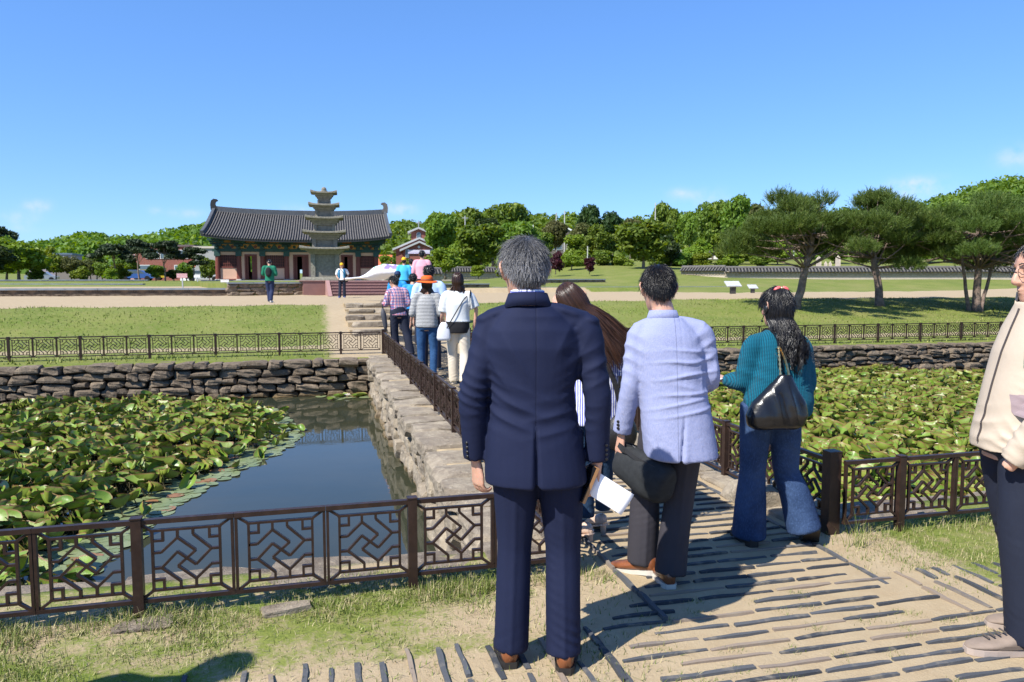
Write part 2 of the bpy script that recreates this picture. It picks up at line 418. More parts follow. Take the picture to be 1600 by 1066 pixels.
# stone slab stepping next to the corner post
w = thing('foundation_stone', 'rounded sandy boulder behind the walking woman in flared jeans', 'stone', (2.93, 4.6, 0)); stone(w, (0, 0, .02), (.17, .22, .11), M_CAUSE, pool=STB)

# ============================================================ paving of roof tiles set on edge
t = NT('grey_roof_tile'); P = t.pos(); r = t.rand()
n = t.noise(P, 14, 5, .6); n2 = t.noise(P, 120, 4, .65)
c = t.mix(t.ramp(r, .86, .9), t.mix(t.ramp(r, 0, .86), (.042, .046, .053), (.092, .096, .102)), (.24, .19, .145))
c = t.mix(t.ramp(n, .52, .72, 0, .7), c, (.26, .225, .17)); c = t.mix(t.ramp(n2, .6, .75, 0, .4), c, (.2, .19, .17))
t.p(Base_Color=c, Roughness=.8, Specular_IOR_Level=.22); t.bump(n2, .5, .004)
M_TILE = t.m
def tile_mesh(seed, l=.30, th=.021, bow=.003):
    rng = random.Random(seed); n = 6; v = []; f = []
    b = rng.uniform(-.3, 1)*bow; ph = rng.uniform(0, 6)
    for i in range(n+1):
        u = i/n; x = (u-.5)*l; y = b*4*(u-.5)**2+.0015*math.sin(9*u+ph)
        w = th*.5*(1+.09*math.sin(7*u+ph)+rng.uniform(-.07, .07)); zt = .011+rng.uniform(-.0015, .0015)+.002*math.sin(5*u+ph)
        if i in (0, n): w *= .93; zt -= .002
        v += [(x, y-w, -.02), (x, y-w*.92, zt), (x, y+w*.92, zt), (x, y+w, -.02)]
    for i in range(n):
        for k in range(3): f.append((i*4+k, i*4+k+1, (i+1)*4+k+1, (i+1)*4+k))
    f.append((3, 2, 1, 0)); f.append((n*4, n*4+1, n*4+2, n*4+3))
    f = [tuple(reversed(q)) for q in f]
    me = mesh('tile', v, f); me.materials.append(M_TILE); return me
TV = [tile_mesh(i) for i in range(12)]
paving = bpy.data.objects.new('tile_paving', None); COL.objects.link(paving); paving['kind'] = 'structure'
paving.location = (1.5, 2.6, 0)
n_t = 0; far_tiles = MB()
def tile(x, y, along, l=1., z=0., part=True):
    global n_t
    rz = (0 if along == 'x' else pi/2)+random.gauss(0, .011)
    if part and n_t < 300:
        o = link('tile', random.choice(TV), None, paving, (x-1.5, y-2.6, z+random.uniform(-.004, .003)), (random.gauss(0, .05), random.gauss(0, .004), rz), (l*random.uniform(.97, 1.02), random.uniform(.85, 1.25), 1)); n_t += 1
    else:
        me = random.choice(TV); M = Matrix.Translation((x-1.5, y-2.6, z+random.uniform(-.004, .003)))@Matrix.Rotation(rz, 4, 'Z')@Matrix.Diagonal((l, 1.1, 1, 1))
        far_tiles.add([M@v.co for v in me.vertices], [tuple(p.vertices) for p in me.polygons])
# a) middle band, tiles along X
y = 1.95; k = 0
while y < 3.32:
    x0 = 1.17+random.uniform(-.02, .05)+(k % 3)*.09
    if y > 2.78: xe = 2.84
    else: xe = 3.7
    x = x0
    while x < xe:
        l = random.uniform(.30, .42)
        if x+l > xe+.1: break
        if random.random() < .97: tile(x+l/2, y+random.gauss(0, .006), 'x', l/.30)
        x += l+random.uniform(.010, .035)
    y += .091+random.uniform(-.007, .007); k += 1
# b) left band, tiles along Y
x = -1.5; k = 0
while x < 1.12:
    y = 2.05+(k % 2)*.13+random.uniform(-.03, .03); yend = 3.10+random.uniform(-.06, .02)
    while y < yend-.1:
        l = min(random.uniform(.24, .34), yend-y)
        if random.random() < .93: tile(x+random.gauss(0, .008), y+l/2, 'y', l/.30)
        y += l+random.uniform(.015, .04)
    x += .108+random.uniform(-.012, .012); k += 1
# c) right band beyond the middle, along Y
x = 2.93
while x < 4.3:
    y = 2.80+random.uniform(-.03, .03)
    while y < 3.22:
        l = min(random.uniform(.18, .34), 3.28-y); tile(x+random.gauss(0, .01), y+l/2, 'y', l/.30); y += l+.03
    x += .125
# border lines
for yy in np.arange(1.9, 3.05, .31): tile(1.13, yy, 'y', 1.)
for yy in np.arange(3.2, 15.5, .31): tile(1.50+.006*math.sin(yy*3), yy, 'y', 1.0, .008, yy < 6)
for yy in np.arange(3.3, 15.5, .31): tile(2.78, yy, 'y', 1., .0, yy < 6)
# d) the causeway path, along X
y = 3.42; k = 0
while y < 20.5:
    x = 1.56+(k % 2)*.06
    while x < 2.70:
        l = random.uniform(.24, .36); l = min(l, 2.76-x); tile(x+l/2, y+random.gauss(0, .006), 'x', l/.30, .0, y < 6.6)
        x += l+random.uniform(.005, .03)
    y += .112+random.uniform(-.01, .01); k += 1
ft = far_tiles.build('tile_row', M_TILE, paving); ft['kind'] = 'stuff'
# ============================================================ lattice fences
t = NT('brown_iron'); o_ = t.pos()
t.p(Base_Color=t.mix(t.ramp(t.noise(o_, 18, 5), .45, .7), (.028, .016, .012), (.044, .025, .018)), Roughness=t.ramp(t.noise(o_, 40, 3), .3, .7, .32, .52), Metallic=0., Specular_IOR_Level=.28)
t.bump(t.noise(o_, 300, 2), .08, .002)
M_IRON = t.m
FW, FZ0, FZ1 = .410, .072, .462
def fence_frame():
    mb = MB(); w2 = FW/2
    mb.bar((-w2, 0, FZ1-.011), (w2, 0, FZ1-.011), .030, .022); mb.bar((-w2, 0, FZ0+.009), (w2, 0, FZ0+.009), .026, .018)
    for s in (-1, 1): mb.bar((s*(w2-.0075), 0, FZ0+.019), (s*(w2-.0075), 0, FZ1-.023), .024, .0125)
    return mb.mesh('panel')
def fence_lattice():
    mb = MB(); x0, x1 = -FW/2+.062, FW/2-.062; z0, z1 = FZ0+.054, FZ1-.056
    T, D = .0115, .017
    k = [0]
    def seg(a, b):
        k[0] += 1; d = D+.0004*(k[0] % 7)
        mb.bar((a[0], 0, a[1]), (b[0], 0, b[1]), d, T, (0, 1, 0)) if False else mb.bar((a[0], 0, a[1]), (b[0], 0, b[1]), d, T)
    def P(u, v): return (x0+(x1-x0)*u, z0+(z1-z0)*v)
    for a, b in (((-.03, 0), (1.03, 0)), ((-.03, 1), (1.03, 1)), ((0, 0.02), (0, .98)), ((1, 0.02), (1, .98))): seg(P(*a), P(*b))
    for (u, v, X, Z) in ((0, 0, -FW/2+.008, FZ0+.012), (1, 0, FW/2-.008, FZ0+.012), (0, 1, -FW/2+.008, FZ1-.018), (1, 1, FW/2-.008, FZ1-.018)): seg(P(u, v), (X, Z))
    s = .155
    for (u, v) in ((0, 0), (1, 0), (0, 1), (1, 1)):
        su, sv = (s if u == 0 else 1-s), (s*1.1 if v == 0 else 1-s*1.1)
        seg(P(su, v), P(su, sv+(.02 if v == 0 else -.02))); seg(P(u, sv), P(su, sv))
    def path(*pts):
        for a, b in zip(pts[:-1], pts[1:]): seg(P(*a), P(*b))
    path((0, .63), (.13, .63), (.37, .86), (.37, 1)); path((.37, .86), (.635, .62), (.365, .38), (.63, .14), (.63, 0)); path((.63, .14), (.87, .37), (1, .37))
    path((.60, 1), (.60, .90), (.87, .63), (1, .63)); path((.87, .63), (.635, .38), (.365, .62), (.13, .37), (0, .37)); path((.13, .37), (.40, .12), (.40, 0))
    return mb.mesh('lattice')
FR, LA = fence_frame(), fence_lattice()
FR.materials.append(M_IRON); LA.materials.append(M_IRON)
def post_mesh(w, h):
    mb = MB(); mb.box(-w/2, w/2, -w/2, w/2, -.05, h-.006); mb.box(-w/2-.003, w/2+.003, -w/2-.003, w/2+.003, h-.006, h)
    me = mb.mesh('post'); me.materials.append(M_IRON); return me
PO, PC = post_mesh(.044, .474), post_mesh(.078, .515)
def fence(label, a, b, first_post=0, ends=(), every=3, zf=None):
    a, b = Vector(a), Vector(b); L = (b-a).length; rz = math.atan2((b-a).y, (b-a).x)
    f = thing('lattice_fence', label, 'fence', (a.x, a.y, 0), rz, 'brown lattice fences round the ponds')
    n = int(round(L/(FW+.002)))
    step = L/n
    for i in range(n):
        p = link('panel', FR, None, f, ((i+.5)*step, 0, 0), None, (step/FW*.996, 1, 1)); link('lattice', LA, None, p)
    for i in range(n+1):
        if (i-first_post) % every == 0 and i not in ends: link('post', PO, None, f, (i*step, 0, 0))
    for i in ends: link('post', PC, None, f, ((n if i < 0 else i)*step, 0, 0))
    return f
fence('brown lattice fence on the grass bank in front of the open water', (-4.17, 3.62, 0), (1.26, 3.70, 0), first_post=2, ends=(-1,))
fence('brown lattice fence receding along the causeway above the pale stone wall', (1.28, 3.76, 0), (1.28, 15.95, 0), ends=(-1,))
fence('brown lattice fence on the far bank before the stone steps', (-11.0, 16.1, 0), (1.22, 16.05, 0), first_post=1)
fence('brown lattice fence on the far bank below the pine trees', (3.1, 15.95, 0), (17.45, 15.75, 0), first_post=1, ends=(0,))
fence('brown lattice fence on the causeway side of the lily filled pond', (3.00, 3.90, 0), (3.03, 15.9, 0), first_post=0, ends=(0,))
fence('brown lattice fence on the bank beside the beige jacket man', (3.045, 3.84, 0), (7.1, 3.86, 0), first_post=4)
# ============================================================ water lilies
def lily_mat():
    t = NT('lily_leaf'); o = t.obj(); rim = t.attr('rim'); rnd = t.rand(); tone = t.attr('tone')
    back = t.n('ShaderNodeNewGeometry').outputs['Backfacing']
    rr = t.math('FRACT', t.math('ADD', tone, rnd))
    top = t.mix(rr, (.095, .185, .016), (.16, .25, .032)); top = t.mix(t.ramp(t.noise(o, 9, 4), .4, .7, 0, .5), top, (.19, .24, .05))
    und = t.mix(rr, (.20, .25, .034), (.15, .215, .03)); und = t.mix(t.ramp(t.noise(o, 6, 3), .55, .75, 0, .4), und, (.22, .14, .03))
    c = t.mix(back, top, und); c = t.mix(t.ramp(rim, .90, .97), c, t.mix(rr, (.24, .17, .06), (.18, .08, .035)))
    t.p(Base_Color=c, Roughness=t.ramp(t.noise(o, 12, 3), .3, .7, .34, .50), Specular_IOR_Level=.40)
    t.b.inputs['Transmission Weight'].default_value = 0
    t.b.inputs['Subsurface Weight'].default_value = 0
    t.bump(t.noise(o, 14, 3), .25, .02)
    return t.m
def pad_mat():
    t = NT('floating_pad'); o = t.obj(); rim = t.attr('rim'); rr = t.math('FRACT', t.math('ADD', t.attr('tone'), t.rand()))
    c = t.mix(rr, (.16, .20, .085), (.22, .25, .125)); c = t.mix(t.ramp(t.noise(o, 7, 4), .5, .72, 0, .6), c, (.10, .15, .045))
    c = t.mix(t.ramp(rr, .90, .93), c, (.26, .13, .06)); c = t.mix(t.ramp(rim, .94, 1, 0, .8), c, (.10, .115, .05))
    t.p(Base_Color=c, Roughness=.42, Specular_IOR_Level=.5); t.bump(t.noise(o, 10, 4), .3, .015); return t.m
M_LILY, M_PAD = lily_mat(), pad_mat()
def leaf_mesh(seed, kind):
    rng = random.Random(seed); S, RN = 14, 3; v = [(0, 0, 0)]; rim = [0]; f = []
    fold = {'cup': rng.uniform(.9, 1.5), 'fold': rng.uniform(1.7, 2.6), 'pad': 0, 'open': rng.uniform(.3, .7)}[kind]
    curl = rng.uniform(-.1, .35) if kind != 'pad' else 0; skew = rng.uniform(-.25, .25)
    ph = rng.uniform(0, 6); xc = {'cup': rng.uniform(.3, .55), 'fold': rng.uniform(.45, .75), 'open': rng.uniform(.08, .3), 'pad': 0}[kind]
    ang = [R(14)+i/S*(2*pi-R(28)) for i in range(S+1)]
    for r in range(1, RN+1):
        q = (r/RN)**.85
        for a in ang:
            rad = q*(1+.035*math.sin(3*a+ph)); x = rad*math.cos(a)*1.08; y = rad*math.sin(a)*.98
            if kind == 'pad': z = .012*math.sin(2*a+ph)*q+.02*q**4*(1 if rng.random() < .1 else .3)
            else:
                # fold the two halves up about the midrib (x axis)
                th = min(fold*abs(y)**.6*.75+abs(curl)*q**3, 1.45)
                yy = abs(y); z = math.sin(th)*yy; y = math.copysign(math.cos(th)*yy, y)+skew*z
                z += xc*x*x+.02*math.sin(4*a+ph)*q
            v.append((x, y, z)); rim.append(q)
    n = S+1
    for i in range(S): f.append((0, 1+i, 2+i))
    for r in range(RN-1):
        for i in range(S): a = 1+r*n+i; f.append((a, a+n, a+n+1, a+1))
    return v, f, rim
LV = {k: [leaf_mesh(i*7+j, k) for i in range(c)] for j, (k, c) in enumerate((('cup', 6), ('fold', 6), ('open', 5), ('pad', 5)))}
LM = {}
for k, L in LV.items():
    LM[k] = []
    for (v, f, rim) in L:
        me = mesh('leaf', v, f, True, {'rim': rim, 'tone': [0]*len(v)}); me.materials.append(M_PAD if k == 'pad' else M_LILY); LM[k].append(me)
def inside(poly, x, y):
    c = False; n = len(poly); j = n-1
    for i in range(n):
        xi, yi = poly[i]; xj, yj = poly[j]
        if (yi > y) != (yj > y) and x < (xj-xi)*(y-yi)/(yj-yi)+xi: c = not c
        j = i
    return c
def edge_dist(poly, x, y):
    best = 9; p = Vector((x, y)); n = len(poly)
    for i in range(n-1):
        a, b = Vector(poly[i]), Vector(poly[(i+1) % n]); d = b-a
        t_ = max(0, min(1, (p-a).dot(d)/d.length_squared)); best = min(best, (p-a-d*t_).length)
    return best
def lily_bed(label, poly, center, spacing, pad_edge, hmax, size, closed_edges):
    root = thing('water_lilies', label, 'water lilies', (*center, WATER)); rng = random.Random(5)
    xs = [p[0] for p in poly]; ys = [p[1] for p in poly]; items = []
    y = min(ys)
    while y < max(ys):
        x = min(xs)
        while x < max(xs):
            px, py = x+rng.uniform(-.5, .5)*spacing*1.3, y+rng.uniform(-.5, .5)*spacing*1.3; x += spacing
            if not inside(poly, px, py) or px < -.36*py-1.0 or px > 1.05*py+2.0: continue
            e = edge_dist(closed_edges, px, py)     # distance to the open-water outline
            pd = pad_edge*(.75+.5*mnoise.noise(Vector((px*.8, py*.8, 3))))
            if e < pd: kind = 'pad' if rng.random() < .93 else 'cup'
            elif e < pd*1.9 and rng.random() < .45: kind = 'pad'
            else: kind = rng.choices(['cup', 'fold', 'open'], [.36, .30, .34])[0]
            s = size*rng.uniform(.75, 1.2)*(.85 if kind == 'pad' else 1)
            rise = 0 if kind == 'pad' else hmax*float(sstep(0, pad_edge*2.2, e))*(.55+.6*rng.random())*(.7+.6*mnoise.noise(Vector((px*1.3, py*1.3, 8))))
            tl = .015 if kind == 'pad' else .36
            rot = Euler((rng.gauss(0, tl), rng.gauss(0, tl), rng.uniform(0, 2*pi)))
            items.append((math.hypot(px, py)*1., kind, rng.randrange(len(LV[kind])), px-center[0], py-center[1], (.004+rng.random()*.008) if kind == 'pad' else .02+max(rise, 0), s, rot, rng.random()))
        y += spacing
    items.sort(key=lambda q: q[0]); near = items[:290]; rest = items[290:]
    for (_, k, i, x, y, z, s, rot, tone) in near:
        link('leaf', LM[k][i], None, root, (x, y, z), rot, (s, s, s))
    V, F, RM, TN = [], [], [], []; mats = []; n = 0
    for (_, k, i, x, y, z, s, rot, tone) in rest:
        v, f, rim = LV[k][i]; M = np.array(rot.to_matrix())*s
        vv = np.array(v)@M.T+np.array([x, y, z]); V.append(vv); F += [tuple(q+n for q in ff) for ff in f]; n += len(v)
        RM += rim; TN += [tone]*len(v); mats += [1 if k == 'pad' else 0]*len(f)
    me = mesh('leaf_mass', np.concatenate(V), F, True, {'rim': RM, 'tone': TN}); me.materials.append(M_LILY); me.materials.append(M_PAD)
    me.polygons.foreach_set('material_index', mats)
    o = link('leaf_mass', me, None, root); o['kind'] = 'stuff'
    # dark brown stems under the raised leaves
    mb = MB(); srng = random.Random(9)
    for it in items:
        if it[1] != 'pad' and it[0] < 12:
            mb.tube([(it[3]+srng.uniform(-.05, .05), it[4]+srng.uniform(-.05, .05), -.05), (it[3], it[4], it[5])], .006, 3, False)
    so_ = mb.build('stem_mass', plain('lily_stem', (.06, .05, .02), .6), root); so_['kind'] = 'stuff'
    return root, items
# left bed: outline traced on the water
LP = [(-9.5, 4.35), (-2.55, 4.35), (-2.0, 5.0), (-1.75, 5.9), (-1.62, 6.9), (-1.45, 8.0), (-1.05, 9.0), (-.62, 10.0), (-.28, 10.9), (-.30, 11.7), (-.52, 12.4), (-.62, 13.3), (-1.1, 14.1), (-2.0, 14.25), (-5.2, 14.3), (-9.5, 14.3)]
lily_bed('large bed of folded water lily leaves beside the open blue water', LP, (-4, 9), .106, .42, .20, .100, LP[1:14])
RP = [(3.42, 4.55), (12, 4.55), (17.5, 9), (17.5, 13.2), (14.0, 13.5), (12.6, 15.1), (3.42, 15.1)]
lily_bed('dense bed of water lily leaves filling the whole pond beyond the causeway', RP, (8, 9), .108, .05, .20, .098, [(30, 30), (31, 31)])
# loose pads by the far corner of the open water
pads = thing('floating_pads', 'small raft of floating lily pads in the far corner of the pond', 'water lilies', (.4, 14.75, WATER)); rng = random.Random(3)
for i in range(34):
    link('leaf', rng.choice(LM['pad'] if i % 7 else LM['open']), None, pads, (rng.gauss(.05, .28), rng.gauss(0, .14), .004+rng.random()*.006), (rng.gauss(0, .03), rng.gauss(0, .03), rng.uniform(0, 6)), (.11, .11, .11))
# white flowers
M_PETAL = plain('white_petal', (.80, .74, .68), .5, .08); M_STAM = plain('yellow_stamen', (.7, .45, .05), .6)
def petal_mesh():
    v = []; f = []; n = 5
    for i in range(n+1):
        u = i/n; w = .30*math.sin(pi*min(u*.92+.08, 1))**.8; z = u*.75+.05; y = .12+.55*u**1.4
        v += [(-w, y-.08*u, z), (0, y+.02, z-.05), (w, y-.08*u, z)]
    for i in range(n):
        for k in range(2): a = i*3+k; f.append((a, a+1, a+4, a+3))
    me = mesh('petal', v, f, True); me.materials.append(M_PETAL); return me
PT = petal_mesh()
for i, (px, py, lab) in enumerate([(803, 612, 'white water lily flower open among folded leaves near the blue water'), ]): pass
FLW = [(312, 728, .06, 'white water lily flower half open near the folded leaves'), (344, 718, .05, 'white water lily flower by the pale floating pads'), (246, 742, .06, 'cream water lily flower just above the pad edge'),
       (368, 682, .08, 'white water lily flower near the tip of the lily bed'), (543, 617, .05, 'tiny white water lily flower on the far corner raft'), (47, 834, .06, 'white water lily flower seen just under the near fence rail')]
for (px, py, h, lab) in FLW:
    p = on_z(px, py, WATER+h)
    fl = thing('lily_flower', lab, 'flower', (p.x, p.y, WATER+h-.03), 0, 'white flowers among the lily pads')
    for ring, (cnt, tilt, s) in enumerate(((8, .25, .075), (6, -.15, .06))):
        for k in range(cnt):
            link('petal', PT, None, fl, None, Euler((-tilt, 0, 2*pi*k/cnt+ring*.3)), (s, s, s))
    mb = MB(); mb.lathe([(.003, 0), (.016, .012), (.014, .03), (.004, .034)], 8); mb.build('stamen', M_STAM, fl)
# curled dead leaf floating by the fence
# ============================================================ temple hall
M_RED = plain('red_brown_timber', (.17, .042, .028), .6, .15, 3)
M_PINK = plain('pink_plaster', (.66, .40, .28), .85, .06, 2)
M_TEAL = plain('green_painted_beam', (.018, .062, .052), .6, .3, 5)
M_ORNG = plain('orange_paint', (.58, .26, .06), .6, .25, 6)
M_DKIN = plain('dark_interior', (.012, .010, .009), .9)
M_ROOF = plain('dark_roof_tile', (.135, .125, .115), .75, .25, 3, .3, .02, spec=.15)
M_ROOFD = plain('dark_roof_bed', (.012, .013, .016), .7, .2, 3)
M_WHITE = plain('white_paint', (.78, .78, .76), .6, .06)
M_STEPST = plain('grey_granite', (.34, .33, .30), .85, .22, 4, .4, .01)
DT = 80.5; M_RIDGE = plain('ridge_tile', (.07, .075, .082), .6, .25, 3, .3, .02)
TL, TR = at_depth(341, 437, 79), at_depth(588, 436, 82.5)
TW = (TR-TL).length; TROT = math.atan2((TR-TL).y, (TR-TL).x)
temple = thing('temple_hall', 'long wooden temple hall with curved dark tiled roof behind the stone pagoda', 'temple', (TL.x, TL.y, 1.50), TROT)
def T(name, mb, mat, parent=temple, **k): return mb.build(name, mat, parent, **k)
DEP = 8.0; colx = [0, .128, .262, .375, .50, .625, .742, .862, 1.0]
colx = [(365-341)/247*0, 31/247, 66/247*1.0, 0.32, .40, .47, .60, .66, .73, .80, .93, 1.0]
# columns at pixel positions on the front
cpx = [341, 373, 409, 446, 490, 523, 559, 588]
cxs = [(p-341)/247*TW for p in cpx]
HC = 3.05
for x in cxs:
    mb = MB(); mb.tube([(x, 0, 0), (x, 0, HC)], [.26, .23], 10); T('column', mb, M_RED)
    mb = MB(); mb.lathe([(.36, -.06), (.36, .04), (.27, .10)], 10, (x, 0, 0)); T('column_base', mb, M_STEPST)
for i in range(len(cxs)):
    mb = MB(); mb.tube([(cxs[i], DEP, 0), (cxs[i], DEP, HC)], [.26, .23], 8); T('column', mb, M_RED)
for i in range(len(cxs)-1):
    a, b = cxs[i]+.24, cxs[i+1]-.24
    if i % 2 == 0 or i == 6:      # window bay
        mb = MB(); mb.box(a, b, .0, .12, .12, 1.25); T('wall_panel', mb, M_PINK)
        T('sill_beam', MB().box(a, b, -.04, .14, 1.25, 1.42), M_RED); T('sill_beam', MB().box(a, b, -.04, .14, 0, .12), M_RED)
        mb = MB(); mb.box(a, b, .06, .10, 1.42, 2.62); win = T('window', mb, plain('dark_red_lattice', (.045, .012, .010), .7))
        mb = MB(); n = 9
        for k in range(n+1): x = a+(b-a)*k/n; mb.box(x-.025, x+.025, .02, .055, 1.42, 2.62)
        for k in range(1, 4): mb.box(a, b, .025, .05, 1.42+.3*k-.02, 1.42+.3*k+.02)
        T('lattice', mb, M_RED, win)
        mb = MB(); mb.box(a, b, 0, .12, 2.62, 2.95); T('wall_panel', mb, M_PINK)
    else:
        mb = MB(); w = (b-a); f = .17*w
        mb.box(a, a+f, 0, .12, 0.05, 2.95); mb.box(b-f, b, 0, .12, 0.05, 2.95); mb.box(a+f, b-f, 0, .12, 2.7, 2.95); T('wall_panel', mb, M_PINK)
        mb = MB(); mb.box(a+f, a+f+.14, -.05, .16, 0, 2.7); mb.box(b-f-.14, b-f, -.05, .16, 0, 2.7); mb.box(a+f+.14, b-f-.14, -.05, .16, 2.5, 2.7); T('door_frame', mb, M_RED)
        mb = MB(); k = .34*(b-a-2*f)
        mb.box(a+f+.14, a+f+.14+k*.5, .2, .26, 0.05, 2.5); d = T('door', mb, M_RED)
        mb = MB(); mb.box(b-f-.14-k, b-f-.14, .2, .26, 0.05, 2.5); d = T('door', mb, M_RED)
# floor, rear wall with openings, side walls
mb = MB(); mb.box(-1.4, TW+1.4, -1.6, DEP+1.4, -.55, -.02); T('podium', mb, M_STEPST)
mb = MB()
xo = (407-341)/247*TW
mb.box(.2, cxs[1], DEP-.1, DEP, 0, 2.95); mb.box(cxs[1]+2.6, cxs[3]+.9, DEP-.1, DEP, 0, 2.95); mb.box(cxs[3]+2.0, TW-.2, DEP-.1, DEP, 0, 2.95); mb.box(cxs[1], cxs[1]+2.6, DEP-.1, DEP, 0, .95); mb.box(cxs[3]+.9, cxs[3]+2.0, DEP-.1, DEP, 1.2, 2.95)
mb.box(.0, .1, .3, DEP-.1, 0, 2.95); mb.box(TW-.1, TW, .3, DEP-.1, 0, 2.95)
mb.box(.1, TW-.1, .3, DEP-.1, 3.0, 3.1); T('rear_wall', mb, plain('dark_timber_wall', (.05, .022, .018), .8))
mb = MB(); mb.box(-.5, TW+.5, -.16, .16, HC-.08, HC+.22); T('lintel_beam', mb, M_TEAL)
mb = MB(); mb.box(-.3, TW+.3, -.05, .10, HC+.22, HC+1.10); T('frieze', mb, M_ORNG)
mb = MB(); mb.box(-.7, TW+.7, -.22, .10, HC+.68, HC+.82); mb.box(-.9, TW+.9, -.62, -.4, HC+1.05, HC+1.25); T('purlin', mb, M_TEAL)
for x in cxs:      # bracket sets on the columns
    mb = MB()
    mb.box(x-.30, x+.30, -.28, -.1, HC-.55, HC+.05); mb.box(x-.2, x+.2, -.55, -.05, HC+.22, HC+.42); mb.box(x-.46, x+.46, -.42, -.08, HC+.45, HC+.66); mb.box(x-.7, x+.7, -.5, -.23, HC+.83, HC+1.03); mb.box(x-.1, x+.1, -.95, -.05, HC+.44, HC+.60)
    T('bracket', mb, M_TEAL)
for i in range(len(cxs)-1):        # painted medallions and a flower block between brackets
    a, b = cxs[i], cxs[i+1]; m = (a+b)/2
    for q, (x, mat) in enumerate((((a+m)/2+.1, M_TEAL), ((b+m)/2-.1, M_RED))):
        mb = MB(); n = 12
        v = [(x+.16*math.cos(2*pi*k/n), -.075, HC+.45+.16*math.sin(2*pi*k/n)) for k in range(n)]+[(x+.16*math.cos(2*pi*k/n), -.04, HC+.45+.16*math.sin(2*pi*k/n)) for k in range(n)]
        mb.add(v, [tuple(range(n))]+[(k, k+n, (k+1) % n+n, (k+1) % n) for k in range(n)]); T('medallion', mb, mat)
    mb = MB(); mb.add([(m-.42, -.13, HC+.22), (m+.42, -.13, HC+.22), (m+.08, -.13, HC+.66), (m-.08, -.13, HC+.66), (m-.42, -.06, HC+.22), (m+.42, -.06, HC+.22), (m+.08, -.06, HC+.66), (m-.08, -.06, HC+.66)],
                     [(0, 1, 2, 3), (7, 6, 5, 4), (1, 5, 6, 2), (0, 3, 7, 4), (3, 2, 6, 7)]); T('flower_block', mb, M_TEAL)
# roof: concave slopes, curved ridge, rising gable ends
RX0, RX1 = -1.15, TW+1.55
def roof_pt(u, s, side=-1, lift=0):
    """u along ridge 0..1, s 0 (eave) .. 1 (ridge)"""
    e = (2*u-1); x = (RX0+(RX1-RX0)*u)
    cur = .34*abs(e)**2.4
    y_e, y_r = -2.5, DEP/2
    z_e, z_r = HC+1.05+.55*abs(e)**3, HC+4.15+cur
    y = y_e+(y_r-y_e)*s; z = z_e+(z_r-z_e)*(s**1.22)+lift
    if side > 0: y = DEP-y
    x += (-.25+.25*(1-s))*e*1.0
    return Vector((x, y, z))
NU, NS = 40, 10
for side in (-1, 1):
    v = []; f = []
    for lay in (0, 1):
        for i in range(NU+1):
            for j in range(NS+1): v.append(roof_pt(i/NU, j/NS, side, -.22*lay))
    n = (NU+1)*(NS+1)
    for i in range(NU):
        for j in range(NS):
            a = i*(NS+1)+j; q = (a, a+NS+1, a+NS+2, a+1); f.append(q if side < 0 else q[::-1]); q2 = tuple(k+n for k in q[::-1]); f.append(q2 if side < 0 else q2[::-1])
    for i in range(NU): a = i*(NS+1); f.append((a, a+n, a+n+NS+1, a+NS+1))
    for j in range(NS): f.append((j, j+1, j+1+n, j+n)); a = NU*(NS+1)+j; f.append((a, a+n, a+n+1, a+1))
    rf = T('roof', mesh and MB().add(v, f), M_ROOFD)
    if side < 0: roof_front = rf
    nrow = 72
    for k in range(nrow):
        u = (k+.5)/nrow*.985+.0075
        mb = MB(); pts = [roof_pt(u, j/8*.97, side, .05) for j in range(9)]
        pts[0] = pts[0]+Vector((0, -.06 if side < 0 else .06, -.02)); mb.tube(pts, .070, 6); T('tile_row', mb, M_ROOF, rf, smooth=True)
mb = MB()
for i in range(24):
    a, b = roof_pt(i/24, 1, -1, .0), roof_pt((i+1)/24, 1, -1, .0); mb.bar(a+Vector((0, 0, .18)), b+Vector((0, 0, .18)), .34, .62)
T('ridge', mb, M_RIDGE)
for e in (0, 1):       # owl-tail ridge ornaments and gable ridges
    p = roof_pt(e, 1); sx = 1 if e == 0 else -1
    prof = [(-.35, .1), (.75, .1), (.55, .55), (.34, .95), (.42, 1.30), (.80, 1.52), (.62, 1.72), (.12, 1.78), (-.28, 1.5), (-.42, .9)]
    v = [(p.x+sx*a*.66, p.y-.2, p.z+b*.70) for a, b in prof]+[(p.x+sx*a*.66, p.y+.2, p.z+b*.70) for a, b in prof]; n = len(prof)
    fs = [tuple(range(n)), tuple(reversed(range(n, 2*n)))]+[(k, (k+1) % n, (k+1) % n+n, k+n) for k in range(n)]
    if sx > 0: fs = [tuple(reversed(q)) for q in fs]
    T('ridge_ornament', MB().add(v, fs), M_ROOFD if e == 0 else M_ROOF)
    for side in (-1, 1):
        mb = MB()
        for j in range(8): a, b = roof_pt(.004 if e == 0 else .996, j/8, side, .16), roof_pt(.004 if e == 0 else .996, (j+1)/8, side, .16); mb.bar(a, b, .30, .34)
        T('gable_ridge', mb, M_RIDGE)
    mb = MB(); x = RX0+1.1 if e == 0 else RX1-1.1
    mb.add([(x, -.2, HC+1.4), (x, DEP+.2, HC+1.4), (x, DEP/2, HC+4.3), (x+sx*.1, -.2, HC+1.4), (x+sx*.1, DEP+.2, HC+1.4), (x+sx*.1, DEP/2, HC+4.3)], [(0, 1, 2), (5, 4, 3), (0, 3, 4, 1), (1, 4, 5, 2), (2, 5, 3, 0)]); T('gable_wall', mb, M_RED)

